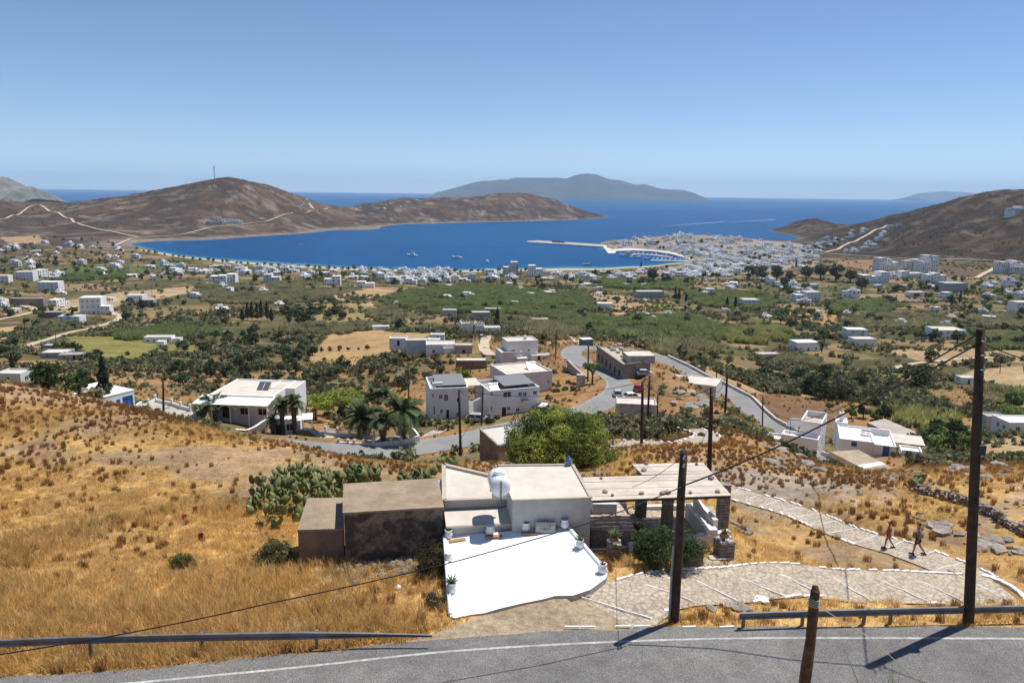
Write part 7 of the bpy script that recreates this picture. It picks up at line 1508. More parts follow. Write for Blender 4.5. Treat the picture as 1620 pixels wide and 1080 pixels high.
# ------------------------------------------------------------------ plants around the near house
PAD = mat('cactus_pad', (0.11, 0.135, 0.045), 0.6, 0.15, 3, (0.19, 0.20, 0.075), per_object=0.3)
pm_ = []
for i in range(4):
    b = MB(); r = random.Random(i); k = 10; prof = [(math.sin(math.pi * j / 9 * 0.98 + 0.02), -math.cos(math.pi * j / 9)) for j in range(10)]
    rim = [(0.5 * (0.35 + 0.65 * math.sin(math.pi * min(1, 0.12 + j / 12))) * (1 if s > 0 else -1), j / 11) for s in (1, -1) for j in (range(12) if s > 0 else range(11, -1, -1))]
    n_ = len(rim); vv = [(x * 0.75, -0.05, z) for x, z in rim] + [(x * 0.75, 0.05, z) for x, z in rim] + [(0, -0.09, 0.5), (0, 0.09, 0.5)]
    b.add(vv, [(j, (j + 1) % n_, n_ + (j + 1) % n_, n_ + j) for j in range(n_)] + [(j, 2 * n_, (j + 1) % n_) for j in range(n_)] + [(n_ + j, n_ + (j + 1) % n_, 2 * n_ + 1) for j in range(n_)], PAD); pm_.append(b.mesh('pad', True))
def prickly(pix, n_, hmax, label, seed):
    spots = scatter_poly(pix, n_, seed); r = random.Random(seed); c = np.array(spots).mean(0); o = thing('prickly_pear', label, 'cactus', (c[0], c[1], gz(*c)))
    for x, y in spots:
        z = gz(x, y) + hmax * r.random() ** 1.2 - 0.1; s = r.uniform(0.44, 0.72)
        p = link('pad', pm_[r.randrange(4)], o, (x - c[0], y - c[1], z - o.location.z)); p.rotation_euler = (r.uniform(-.6, .6), r.uniform(-.7, .7), r.uniform(0, 6.28)); p.scale = (s, s, s)
prickly(((392, 810), (400, 780), (430, 765), (470, 758), (520, 762), (545, 775), (540, 800), (480, 815), (470, 830), (440, 838), (420, 832)), 290, 1.05, 'large sprawling prickly pear thicket behind the old hut', 1)
prickly(((535, 775), (560, 758), (600, 760), (600, 772), (545, 790)), 110, 1.1, 'smaller prickly pear clump above the hut roof', 2); prickly(((620, 768), (690, 762), (690, 770), (640, 778)), 60, 0.8, 'low prickly pear row beside the house corner', 3); prickly(((690, 735), (720, 730), (725, 742), (695, 748)), 36, 0.6, 'prickly pear patch on the bank by the pole', 4)
def bush_at(u, v, rad, cols, n_, leaf, label, name, seed, aspect=0.35, ymin=9, sink=0.2):
    p = hit(u, v, ymin); o = thing(name, label, 'bush', (p.x, p.y, p.z)); link('foliage', crown_mesh('foliage', seed, n_, rad, 26, 0.38, leaf, cols, m=LEAFB, aspect=aspect, base=rad[2] * (1 - sink)), o); link('stem', limb_mesh('stem', seed, rad[2] * 0.6, 0.05, 5, rad[0] * 0.6, rad[2]), o)
bush_at(1055, 895, (1.7, 0.95, 1.1), [(0.085, 0.125, 0.045), (0.13, 0.175, 0.065), (0.05, 0.08, 0.03)], 9000, 0.075, 'dark green oleander bush behind the near pole', 'oleander', 3, 0.28)
JUN = [(0.145, 0.153, 0.06), (0.111, 0.122, 0.048), (0.187, 0.178, 0.071)]
bush_at(434, 890, (1.15, 0.9, 0.6), JUN, 6000, 0.06, 'rounded olive-green bush against the small hut', 'broom_bush', 4, 0.3); bush_at(292, 899, (0.75, 0.5, 0.42), JUN, 3200, 0.055, 'low olive-green bush in the golden grass', 'broom_bush', 5, 0.3)
bush_at(680, 905, (0.5, 1.4, 0.7), [(0.05, 0.06, 0.03), (0.12, 0.09, 0.05), (0.03, 0.04, 0.02)], 3200, 0.07, 'dark scrub growing in the gap beside the white terrace', 'scrub_bush', 6, 0.3); bush_at(690, 960, (0.5, 0.5, 0.4), BRN, 1200, 0.06, 'brown dry bush at the front left terrace corner', 'scrub_bush', 7, 0.3)
prickly(((1432, 768), (1450, 758), (1462, 770), (1450, 780)), 26, 0.5, 'small cactus patch at the top of the dry stone wall', 6)

# ------------------------------------------------------------------ grasses and reeds (stuff)
def blade_mesh(name, seed, n, h_, spread, w_, cols, lean=0.35, curve=0.25, m=STRAWM):
    g = np.random.default_rng(seed); a = g.random(n) * 6.283; r = spread * np.sqrt(g.random(n)); B0 = np.stack([np.cos(a) * r, np.sin(a) * r, np.full(n, -0.03)], 1)
    hh = h_ * g.uniform(0.5, 1.15, n); ld = g.normal(size=(n, 2)) * lean * hh[:, None]; wa = g.random(n) * 3.1416; wv = np.stack([np.cos(wa), np.sin(wa), np.zeros(n)], 1) * w_ * g.uniform(0.6, 1.3, n)[:, None]
    M_ = B0 + np.concatenate([ld * curve, (hh * 0.55)[:, None]], 1); T_2 = B0 + np.concatenate([ld, hh[:, None]], 1)
    V = np.stack([B0 - wv, B0 + wv, M_ + wv * 0.8, M_ - wv * 0.8, T_2], 1).reshape(-1, 3); i = np.arange(n)[:, None] * 5
    F = np.concatenate([i + np.array([[0, 1, 2]]), i + np.array([[0, 2, 3]]), i + np.array([[3, 2, 4]])]); cc = np.array(cols)[g.integers(0, len(cols), n)] * g.uniform(0.75, 1.25, (n, 1))
    return np_mesh(name, V, F, [m], vcol=np.repeat(cc, 5, 0))
wp = at_y(1412, 1105, 15.0); o = thing('tall_weed', 'dark weed tips at the bottom picture edge right of the post', 'weed', (wp.x, 15.0, gz(wp.x, 15.0))); link('foliage', blade_mesh('weed', 5, 60, max(0.5, at_y(1412, 1066, 15.0).z - gz(wp.x, 15.0)), 0.45, 0.02, DRK + GRN, 0.2, m=LEAFB), o)
def instances(name, label, P, scale, rot, idx_, protos, cat):
    """one stuff object: points that carry instances of a few tuft meshes"""
    pc = bpy.data.collections.new(name + '_tufts')
    for i, me in enumerate(protos): pc.objects.link(bpy.data.objects.new('%s_tuft_%02d' % (name, i), me))
    me = bpy.data.meshes.new(name); me.vertices.add(len(P)); me.vertices.foreach_set('co', np.asarray(P, np.float32).ravel())
    for nm, ty, arr in (('sc', 'FLOAT', scale), ('rz', 'FLOAT', rot)): me.attributes.new(nm, ty, 'POINT').data.foreach_set('value', np.asarray(arr, np.float32))
    me.attributes.new('ix', 'INT', 'POINT').data.foreach_set('value', np.asarray(idx_, np.int32)); me.update()
    o = link(name, me); g = bpy.data.node_groups.new(name, 'GeometryNodeTree'); g.interface.new_socket('Geometry', in_out='INPUT', socket_type='NodeSocketGeometry'); g.interface.new_socket('Geometry', in_out='OUTPUT', socket_type='NodeSocketGeometry')
    N = g.nodes; L = g.links; gi = N.new('NodeGroupInput'); go = N.new('NodeGroupOutput'); ip = N.new('GeometryNodeInstanceOnPoints'); ci = N.new('GeometryNodeCollectionInfo'); ci.inputs['Collection'].default_value = pc; ci.inputs['Separate Children'].default_value = True; ci.inputs['Reset Children'].default_value = True
    def at(nm, ty):
        q = N.new('GeometryNodeInputNamedAttribute'); q.data_type = ty; q.inputs['Name'].default_value = nm; return q.outputs['Attribute']
    cx = N.new('ShaderNodeCombineXYZ'); L.new(at('rz', 'FLOAT'), cx.inputs['Z']); L.new(gi.outputs[0], ip.inputs['Points']); L.new(ci.outputs[0], ip.inputs['Instance']); ip.inputs['Pick Instance'].default_value = True
    L.new(at('ix', 'INT'), ip.inputs['Instance Index']); L.new(cx.outputs[0], ip.inputs['Rotation']); L.new(at('sc', 'FLOAT'), ip.inputs['Scale']); L.new(ip.outputs[0], go.inputs[0])
    md = o.modifiers.new('scatter', 'NODES'); md.node_group = g; tag(o, label, cat, kind='stuff'); return o
GOLD = [(0.7, 0.47, 0.18), (0.59, 0.375, 0.13), (0.79, 0.58, 0.26)]; RUST = [(0.338, 0.181, 0.069), (0.25, 0.125, 0.053), (0.425, 0.237, 0.094)]
P_GOLD = [blade_mesh('gold', i, 26, 0.26, 0.26, 0.010, GOLD, 0.6) for i in range(4)]; P_RUST = [blade_mesh('rust', 10 + i, 60, 0.42, 0.16, 0.012, RUST, 0.22) for i in range(3)]
P_LONG = [blade_mesh('long', 20 + i, 34, 0.5, 0.3, 0.010, GOLD, 0.4) for i in range(2)]
excl = [[xy(p) for p in TP], patio_poly, dust, [xy(p) for p in (nl, nR, fR, fl_)], [xy(nm), xy(nr), xy(fr), xy(ld), xy(la), xy(pa), xy(pb)]] + [[xy(at_h(u, v, 103.1)) for u, v in ((465, 895), (700, 890), (700, 790), (480, 800))]]
NEARK = [(near_c[::2], RW / 2 + 0.15), (leg1[::2], 1.5), (leg2[::2], 1.25), (path3[::2], 1.6), (mid_c[::2], 3.6)]
def free_mask(x, y):
    k = np.ones(len(x), bool)
    for rte, w_ in NEARK:
        bx = (x > rte[:, 0].min() - w_) & (x < rte[:, 0].max() + w_) & (y > rte[:, 1].min() - w_) & (y < rte[:, 1].max() + w_); ii = np.where(bx)[0]
        for c0 in range(0, len(ii), 4000):
            j = ii[c0:c0 + 4000]; d = np.min(np.hypot(x[j][:, None] - rte[None, :, 0], y[j][:, None] - rte[None, :, 1]), 1); k[j[d < w_]] = False
    for p in excl: k &= ~in_poly(x, y, p)
    for bx, by, br in BUILT:
        if by > 60: k &= (x - bx) ** 2 + (y - by) ** 2 > (br * 1.1) ** 2
    return k
def grass(name, label, n_, r0_, r1_, dens, protos, s0, s1, seed, ths=(-41, 41)):
    g = np.random.default_rng(seed); a = np.radians(g.uniform(ths[0], ths[1], n_)); r = np.sqrt(g.uniform(r0_ ** 2, r1_ ** 2, n_)); x, y = np.sin(a) * r, np.cos(a) * r
    k = free_mask(x, y) & (g.random(n_) < dens(x, y)); x, y = x[k], y[k]; P = np.stack([x, y, grid_z(x, y)], 1); m_ = len(x)
    return instances(name, label, P, g.uniform(s0, s1, m_), g.uniform(0, 6.28, m_), g.integers(0, len(protos), m_), protos, 'grass')
left = lambda x, y: 0.45 + 0.55 * (x < 4)
grass('dry_grass', 'golden dry grass covering the slopes around the house', 70000, 20, 78, lambda x, y: np.clip(0.4 + 2.2 * fbm(x / 9, y / 9, 4, 61), 0.04, 1) * left(x, y), P_GOLD, 0.6, 1.25, 1)
grass('tall_dry_grass', 'taller golden grass stalks behind the left guard rail', 16000, 21, 45, lambda x, y: np.clip(0.1 + 1.9 * fbm(x / 6, y / 6, 3, 63) + 0.5 * (y < 30) * (x < -3), 0, 1) * (x < 3), P_LONG, 0.7, 1.2, 2)
grass('rust_grass', 'rust brown clumps of dead weeds dotting the slopes', 15000, 21, 92, lambda x, y: np.clip(-0.02 + 1.2 * fbm(x / 7, y / 7, 4, 67) + 0.45 * smooth(45, 65, np.hypot(x, y)) + 0.35 * (x > 6), 0.05, 1), P_RUST, 0.5, 1.25, 3)
grass('slope_grass', 'dry brush on the slopes between the crest and the valley', 30000, 80, 330, lambda x, y: np.clip(0.35 + 1.1 * fbm(x / 20, y / 20, 3, 69), 0.02, 1), P_RUST + P_GOLD, 1.0, 2.3, 4)
# verge tufts by the road
grass('verge_grass', 'short dry tufts along the road verge below the guard rail', 9000, 20, 27, lambda x, y: (np.min(np.abs(np.hypot(x[:, None] - near_c[None, ::6, 0], y[:, None] - near_c[None, ::6, 1])), 1) < RW / 2 + 1.1) * 0.8, [blade_mesh('verge', 40 + i, 22, 0.16, 0.14, 0.01, RUST + GOLD, 0.6) for i in range(3)], 0.6, 1.3, 5)

REED = [(0.28, 0.32, 0.12), (0.36, 0.38, 0.16), (0.2, 0.24, 0.085), (0.25, 0.28, 0.105)]; REEDB = [(0.46, 0.39, 0.22), (0.36, 0.32, 0.17), (0.28, 0.28, 0.13)]; REEDY = [(0.44, 0.407, 0.154), (0.33, 0.341, 0.121)]
REEDM = leaf_mat('reed_leaf', 0.7, 0.5, 0.3)
PR = {k: [blade_mesh('reed', 60 + i, 110, 3.2, 1.7, 0.16, c, 0.3, m=REEDM) for i in range(3)] for k, c in (('g', REED), ('b', REEDB), ('y', REEDY))}
def reeds(pix, kind_, label, seed, dens=0.16, s0=0.75, s1=1.3):
    P = [tuple(hit(u, v, 120))[:2] for u, v in pix]; A_ = np.array(P); lo, hi = A_.min(0), A_.max(0); g = np.random.default_rng(seed); n_ = int(min(26000, (hi - lo).prod() * dens)); x = g.uniform(lo[0], hi[0], n_); y = g.uniform(lo[1], hi[1], n_)
    k = in_poly(x + 7 * fbm(x / 12, y / 12, 3, 7), y + 16 * fbm(x / 12, y / 12, 3, 8), P) & (fbm(x / 22, y / 22, 4, seed) > -0.12 - 0.2 * g.random(n_))
    for bx, by, br in BUILT: k &= (x - bx) ** 2 + (y - by) ** 2 > (br * 1.25) ** 2
    for rte, w_ in KEEP:
        if rte[0, 1] < 1000: k &= np.min(np.hypot(x[:, None] - rte[None, :, 0], y[:, None] - rte[None, :, 1]), 1) > w_
    x, y = x[k], y[k]; hv = 0.35 + 0.75 * vnoise(x / 9, y / 14, seed) + 0.4 * vnoise(x / 30, y / 40, seed + 3); instances('reed_bed', label, np.stack([x, y, grid_z(x, y)], 1), g.uniform(s0, s1, len(x)) * hv, g.uniform(0, 6.28, len(x)), g.integers(0, 3, len(x)), PR[kind_], 'reeds')
for i, (pix, kd, lab) in enumerate((
    (((600, 478), (640, 462), (720, 452), (830, 456), (930, 466), (950, 485), (940, 505), (900, 507), (850, 500), (760, 498), (690, 496), (640, 488)), 'g', 'large green reed bed in the middle valley'),
    (((880, 508), (990, 503), (1090, 500), (1130, 515), (1160, 538), (1090, 540), (1000, 538), (950, 528), (890, 522)), 'g', 'green reed bed behind the upper road bend'),
    (((295, 466), (330, 450), (420, 462), (520, 458), (522, 472), (440, 482), (330, 480)), 'b', 'brown-green reed belt below the beach houses'),
    (((430, 448), (480, 445), (480, 458), (425, 458)), 'b', 'brown hedge of reeds before the beach houses'),
    (((1080, 460), (1200, 462), (1240, 478), (1200, 490), (1110, 485)), 'g', 'green reed bed right of the valley cypresses'),
    (((1320, 478), (1400, 474), (1440, 482), (1400, 495), (1320, 498)), 'g', 'light green reed bed below the parked rows'),
    (((1330, 503), (1420, 497), (1520, 503), (1520, 518), (1420, 522), (1330, 518)), 'b', 'brown-green reed hedge in front of the wide terrace house'),
    (((1520, 500), (1640, 498), (1660, 520), (1560, 520)), 'b', 'reed hedge at the right edge of the valley'),
    (((178, 525), (240, 518), (340, 520), (345, 532), (190, 538)), 'g', 'green reed hedge behind the long farmhouse'),
    (((445, 520), (520, 512), (580, 516), (575, 526), (460, 530)), 'b', 'brownish reed strip above the golden field'),
    (((585, 494), (620, 490), (645, 500), (630, 512), (590, 508)), 'b', 'brown reed clump left of the white hut'),
    (((1225, 562), (1290, 568), (1310, 580), (1420, 566), (1400, 583), (1310, 588), (1235, 578)), 'b', 'reed hedge below the blue windowed house'),
    (((1380, 655), (1480, 655), (1520, 668), (1500, 682), (1420, 675)), 'y', 'yellowish reed strip behind the wide white villa'),
    (((1540, 618), (1640, 612), (1660, 632), (1560, 640)), 'b', 'brown reed strip right of the tall pole'),
    (((1020, 545), (1090, 542), (1130, 552), (1120, 568), (1050, 562)), 'b', 'reed mound beyond the lower road'),
    (((1130, 520), (1240, 520), (1240, 540), (1160, 545)), 'y', 'yellow-green reed field in the right valley'),
    (((790, 500), (880, 512), (920, 530), (880, 540), (820, 525)), 'b', 'brown reed thicket left of the kiosk'),
    (((60, 510), (150, 506), (145, 516), (70, 528)), 'b', 'brown reed strip beside the left track'),
    (((90, 435), (200, 430), (205, 440), (95, 446)), 'g', 'green reed hedge in the left valley'),
    (((930, 440), (1010, 440), (1100, 448), (1080, 460), (940, 455)), 'g', 'green thicket behind the beach houses'),
    (((1540, 535), (1640, 530), (1660, 552), (1560, 556)), 'g', 'dark green reed bed right of the tall pole'))):
    reeds(pix, kd, lab, 100 + i)

# low scrub and hedges spread through the valley (ground cover nobody could count)
def scrub(name, label, n_, r0_, r1_, dens, protos, s0, s1, seed, ths=(-40, 40)):
    g = np.random.default_rng(seed); a = np.radians(g.uniform(ths[0], ths[1], n_)); r = np.exp(g.uniform(math.log(r0_), math.log(r1_), n_)); x, y = np.sin(a) * r, np.cos(a) * r; z = grid_z(x, y)
    k = (z > 2.5) & (g.random(n_) < dens(x, y, z))
    for bx, by, br in BUILT: k &= (x - bx) ** 2 + (y - by) ** 2 > (br * 1.15) ** 2
    for rte, w_ in KEEP:
        j = np.where(k)[0]; d = np.min(np.hypot(x[j][:, None] - rte[None, :, 0], y[j][:, None] - rte[None, :, 1]), 1); k[j[d < w_]] = False
    for fp in OPEN: k &= ~in_poly(x, y, fp)
    x, y, z = x[k], y[k], z[k]; instances(name, label, np.stack([x, y, z], 1), g.uniform(s0, s1, len(x)) * (0.6 + 0.8 * vnoise(x / 25, y / 25, seed)), g.uniform(0, 6.28, len(x)), g.integers(0, len(protos), len(x)), protos, 'scrub')
OPEN = [[tuple(hit(u, v, 120))[:2] for u, v in q] for q in (((522, 525), (600, 522), (690, 527), (640, 547), (545, 586), (487, 566)), ((1200, 622), (1330, 640), (1330, 662), (1215, 655)), ((105, 532), (250, 533), (345, 556), (150, 566)), ((70, 478), (190, 462), (305, 452), (200, 480), (120, 503)), ((1540, 585), (1640, 575), (1660, 610), (1510, 600)), ((1400, 555), (1620, 556), (1480, 578)))]
PS = [crown_mesh('scrub', 300 + i, 70, (1.5, 1.4, 0.9), 6, 0.5, 0.42, c, m=LEAFB, base=0.6) for i, c in enumerate(([(c[0] * 1.1, c[1] * 1.1, c[2] * 1.05) for c in q] for q in (OLV, [(0.16, 0.185, 0.07), (0.2, 0.21, 0.09)], OLV, BRN, [(0.2, 0.17, 0.1), (0.15, 0.14, 0.07)])))]
hedge = lambda x, y: np.maximum(0, 1 - 9 * np.abs(((x * 0.94 + y * 0.34) / 62 + 0.35 * fbm(x / 120, y / 120, 2, 5)) % 1 - 0.5) * 1.4) + np.maximum(0, 1 - 6 * np.abs(((-x * 0.34 + y * 0.94) / 38) % 1 - 0.5))
scrub('valley_scrub', 'low green and brown scrub and hedges covering the valley floor', 60000, 260, 1500, lambda x, y, z: np.clip(0.05 + 0.45 * hedge(x, y) + 1.3 * fbm(x / 45, y / 45, 4, 77), 0.02, 0.9), PS, 0.8, 1.9, 3)
scrub('slope_scrub', 'low brown and green scrub on the slopes above the valley', 9000, 95, 300, lambda x, y, z: np.clip(0.1 + 1.2 * fbm(x / 18, y / 18, 4, 73), 0.02, 0.8), [PS[0], PS[2], PS[3]], 0.35, 0.95, 4)
scrub('hill_heath', 'dark heath dotting the far hillsides', 60000, 1250, 3600, lambda x, y, z: smooth(12, 25, z) * np.clip(0.25 + 1.2 * fbm(x / 60, y / 60, 4, 79), 0.05, 0.8), [crown_mesh('heath', 320 + i, 24, (2.6, 2.4, 1.3), 4, 0.5, 1.1, [(0.06, 0.05, 0.032), (0.09, 0.07, 0.045)], m=LEAFB, base=0.5) for i in range(2)], 0.35, 0.95, 5)

# ------------------------------------------------------------------ poles and cables
def pole(u0, v0, u1, v1, label, r_=0.13, z=None, ymin=9, cross=True, m=WOOD, lamp=False, name='utility_pole', insul=2, y=None):
    """wooden pole from a base pixel to a top pixel, standing upright or leaning slightly"""
    b = hit(u0, v0, ymin) if z is None else at_h(u0, v0, z)
    t = at_y(u1, v1, b.y + 0.02); o = thing(name, label, 'pole', (b.x, b.y, b.z)); d = t - b; rr_ = random.Random(int(u0 * 7))
    q = MB(); q.tube([(0, 0, -0.6), (d.x * 0.02, 0, 0)] + [tuple(d * f + Vector((rr_.uniform(-.015, .015), 0, 0))) for f in (0.25, 0.5, 0.75, 1.0)], [r_ * 1.15, r_ * 1.12, r_ * 1.05, r_, r_ * 0.94, r_ * 0.86], m, 10); q.build('shaft', o, smooth=True)
    if cross and insul:
        q = MB()
        for k in range(insul): zz = d.length * (0.965 - 0.045 * k); c = d * (zz / d.length); q.tube([c + Vector((-0.05, -r_ * 1.2, 0)), c + Vector((-0.05, -r_ * 2.2, 0.02)), c + Vector((-0.05, -r_ * 2.2, 0.14))], 0.03, GREYW, 5)
        q.build('insulator', o)
    if lamp: q = MB(); c = d * 0.35; q.tube([c, c + Vector((0.7, -0.2, 0.35)), c + Vector((1.0, -0.3, 0.38))], [0.04, 0.04, 0.09], STEEL, 6); q.build('lamp_arm', o)
    return b, t
bA, tA = pole(1067, 980, 1082, 712, 'near dark pole standing by the start of the stone path', 0.155, z=104.42)
bB, tB = pole(1533, 986, 1551, 520, 'tallest near pole at the right behind the guard rail', 0.17, z=104.4, insul=3)
q = MB(); d = tA - bA; q.tube([bA + Vector((-0.2, -0.03, 0)), bA + d * 0.3 + Vector((-0.2, -0.03, 0)), bA + d * 0.45 + Vector((-0.18, -0.02, 0))], 0.05, STEEL, 6); o = q.build('stay_pipe'); tag(o, 'thin grey pipe strapped beside the near dark pole', 'pipe')
q = MB(); c = bB + (tB - bB) * 0.62; q.box(-0.02, 0.24, -0.22, -0.05, -0.25, 0.1, DSTEEL); tag(q.build('meter_box', None, loc=c), 'small dark box strapped on the tallest near pole', 'box')
PL = [(1122, 745, 1126, 613, 'pole on the crest behind the pergola', 0.17, 50), (1015, 702, 1016.5, 604, 'left pole of the pair in front of the roadside hut', 0.16, 62), (1024, 675, 1028, 594, 'right pole of the pair in front of the roadside hut', 0.16, 85), (1040, 671, 1040.6, 622, 'thin pole at the right corner of the roadside hut', 0.1, 85),
      (930, 603, 931, 541, 'pole beside the small umbrella pine at the road', 0.17, 90), (879, 569, 880, 522, 'pole left of the upper road bend', 0.17, 90), (1147, 652, 1151, 585, 'pole on the bank above the lower road', 0.16, 90), (1206, 674, 1207, 626, 'pole at the right end of the lower road', 0.16, 90), (1296, 664, 1296, 650, 'stub pole behind the white villa tower', 0.14, 120),
      (729, 721, 726, 617, 'pole in front of the left two-storey building', 0.17, 75), (762, 670, 764, 611, 'pole beside the parked silver car', 0.15, 90), (646, 634, 647, 600, 'short pole on the slope left of the two-storey buildings', 0.15, 90), (1133, 600, 1134, 585, 'small pole right of the low white house', 0.14, 120),
      (39, 527, 38, 498, 'pole beside the left track', 0.15, 120), (88, 547, 88, 523, 'pole on the bend of the left track', 0.15, 120), (183, 520, 184, 496, 'pole by the corner of the reed hedge', 0.15, 120), (250, 517, 250, 492, 'pole before the green reed hedge', 0.15, 120), (284, 486, 285, 468, 'pole with crossbar by the tan field', 0.15, 120), (493, 492, 495, 474, 'thin pole right of the cypress group', 0.15, 120), (620, 520, 620, 490, 'pole beside the brown reed clump', 0.15, 120),
      (722, 536, 722, 512, 'pole between the slope houses and the farmhouse', 0.15, 120), (748, 534, 749, 508, 'pole right of the slope houses', 0.15, 120), (759, 545, 759, 522, 'pole by the rubble mound', 0.15, 120), (1582, 590, 1583, 575, 'pole far right in the tan field', 0.15, 120), (1625, 618, 1618, 575, 'pole at the right picture edge in the valley', 0.15, 120), (6, 474, 6, 452, 'pole at the far left edge above the track', 0.15, 120), (81, 466, 81, 448, 'pole beside the broad white house', 0.15, 120), (240, 470, 240, 452, 'pole in the tan field of the left valley', 0.15, 120), (203, 440, 203, 418, 'pole in the green parcel of the left village', 0.15, 120)]
TOPS = {}
for k, (u0, v0, u1, v1, lab, r_, ym) in enumerate(PL): TOPS[k] = pole(u0, v0, u1, v1, lab, r_, ymin=ym)
pole(259, 672, 258, 602, 'lamp pole standing in the paved yard', 0.16, z=84.0, lamp=True)
def cable(pts, label, r_=0.018, sag=0.0, n_=24, m=CABLE, name='cable'):
    q = MB(); P = []
    for a, b in zip(pts[:-1], pts[1:]):
        a, b = Vector(a), Vector(b)
        for i in range(n_): t = i / n_; P.append(a.lerp(b, t) - Vector((0, 0, sag * 4 * t * (1 - t))))
    P.append(Vector(pts[-1])); q.tube(P, r_, m, 5, cap=False); return tag(q.build(name), label, 'cable')
tB2 = bB + (tB - bB) * 0.955
cable([tB2 + Vector((-.1, -.1, 0)), at_y(1394, 622, 24.9), at_y(1240, 702, 25.0), at_y(1081, 768, 24.8)], 'thick black cable sagging from the tallest pole to the near pole', 0.03, 0.05)
cable([at_y(1078, 770, 24.7), at_y(937, 825, 23.4), at_y(700, 893, 21.8), at_y(420, 955, 20.5), at_y(180, 1005, 19.7), at_y(-120, 1052, 18.8)], 'black cable crossing the white terrace down to the lower left', 0.02, 0.03)
cable([tB2 + Vector((.1, 0, 0)), at_y(1640, 573, 24), at_y(1900, 620, 23)], 'cable running right from the tallest pole out of the picture', 0.022, 0.05)
cable([tB2 + Vector((-.12, .1, .25)), TOPS[7][1]], 'long thin cable from the tallest pole to the lower road pole', 0.03, 4.5, 40); cable([TOPS[7][1], TOPS[6][1], TOPS[0][1]], 'thin cable linking the lower road poles to the crest pole', 0.03, 1.5)
cable([TOPS[0][1], TOPS[1][1], TOPS[9][1]], 'thin cable from the crest pole past the hut to the left', 0.03, 1.2); cable([TOPS[1][1], TOPS[2][1], TOPS[4][1], TOPS[5][1]], 'thin cable following the upper road poles', 0.03, 1.5); cable([TOPS[9][1], TOPS[10][1], TOPS[11][1]], 'thin cable in front of the two-storey buildings', 0.03, 1.2)
cable([bA + (tA - bA) * 0.97, at_y(1000, 770, 32)], 'thin service wire from the near pole to the house roof', 0.012, 0.15)
# short broken post on the near verge with its stay wire
pb_ = at_y(1268, 1140, 15.4); pt_ = at_y(1290, 926, 15.8); o = thing('wooden_post', 'short rough wooden post at the bottom edge right of centre', 'post', (pb_.x, pb_.y, pb_.z)); d = pt_ - pb_; rr = random.Random(3)
zg = gz(pb_.x, pb_.y); q = MB(); q.tube([d * f + Vector((rr.uniform(-.02, .02), rr.uniform(-.02, .02), 0)) for f in (-0.9, -0.3, 0.0, 0.2, 0.4, 0.6, 0.8, 0.96, 1.0)], [0.15, 0.15, 0.145, 0.13, 0.135, 0.115, 0.12, 0.105, 0.06], POSTW, 11); q.build('shaft', o)
q = MB()
for k in range(5): a0 = d * (0.86 + 0.012 * k); q.tube([a0 + Vector((0.125 * math.cos(t), 0.125 * math.sin(t), 0.01 * math.sin(2 * t))) for t in np.linspace(0, 6.28, 12)], 0.009, SLAT, 4)
q.build('rope_binding', o)
cable([pb_ + d * 0.87, at_y(1380, 1010, 15.6), at_y(1475, 1100, 15.2)], 'pale stay wire running down right from the short post', 0.012, 0.0, 10, SLAT, 'stay_wire')

# ------------------------------------------------------------------ guard rails
def guard_rail(label, tops, z_top, posts, taper_end=False):
    o = thing('guard_rail', label, 'guard rail'); P = [at_h(u, v, z_top) for u, v in tops]; C_ = catmull([tuple(p) for p in P], 0.5)
    prof = [(0.0, 0.0), (0.045, -0.03), (0.045, -0.09), (0.0, -0.125), (0.0, -0.185), (0.045, -0.22), (0.045, -0.28), (0.0, -0.31)]
    T = np.gradient(C_, axis=0); T[:, 2] = 0; T /= np.linalg.norm(T, axis=1)[:, None]; V = []; n_ = len(C_)
    for i in range(n_):
        f = 1.0; dz = 0.0
        if taper_end and i > n_ - 9: dz = -0.02 * (i - (n_ - 9)); f = 1 - 0.09 * (i - (n_ - 9))
        for dx, z in prof: V.append((C_[i, 0] + T[i, 1] * dx, C_[i, 1] - T[i, 0] * dx, C_[i, 2] + z * f + dz))
    k = len(prof); q = MB(); q.add(V, [(i * k + j, (i + 1) * k + j, (i + 1) * k + j + 1, i * k + j + 1) for i in range(n_ - 1) for j in range(k - 1)], RAILM)
    W2 = [(x - T[i // k, 1] * 0.006, y + T[i // k, 0] * 0.006, z) for i, (x, y, z) in enumerate(V)]; q.add(W2, [(i * k + j, i * k + j + 1, (i + 1) * k + j + 1, (i + 1) * k + j) for i in range(n_ - 1) for j in range(k - 1)], RAILM); q.build('beam', o, smooth=False)
    for u, v in posts:
        p = at_h(u, v, z_top - 0.1); g = gz(p.x, p.y); q = MB(); q.box(p.x - 0.05, p.x + 0.05, p.y + 0.02, p.y + 0.12, min(g, 104.45) - 0.3, z_top - 0.04, RAILM); q.build('post', o)
        q = MB(); c = Vector((p.x, p.y - 0.05, z_top - 0.155)); q.lathe([(0.02, 0), (0.02, 0.02)], STEEL, 6, tuple(c)); q.build('bolt', o)
RAILM = mat('weathered_guard_rail', (0.20, 0.21, 0.225), 0.55, 0.15, 1.2, (0.14, 0.145, 0.15), metal=0.25, spec=0.45)
guard_rail('left grey guard rail along the golden slope', ((-230, 1024), (-100, 1016), (0, 1010.5), (140, 1005), (320, 1001), (500, 998), (620, 996), (684, 996.5)), 105.08, ((-45, 1016), (140, 1008), (318, 1004), (500, 1001)), True)
guard_rail('right grey guard rail in front of the tallest pole', ((1170, 968), (1300, 964), (1450, 960), (1620, 956.5), (1800, 953)), 105.1, ((1178, 971), (1272, 968), (1370, 965), (1412, 964), (1530, 961), (1640, 959)))

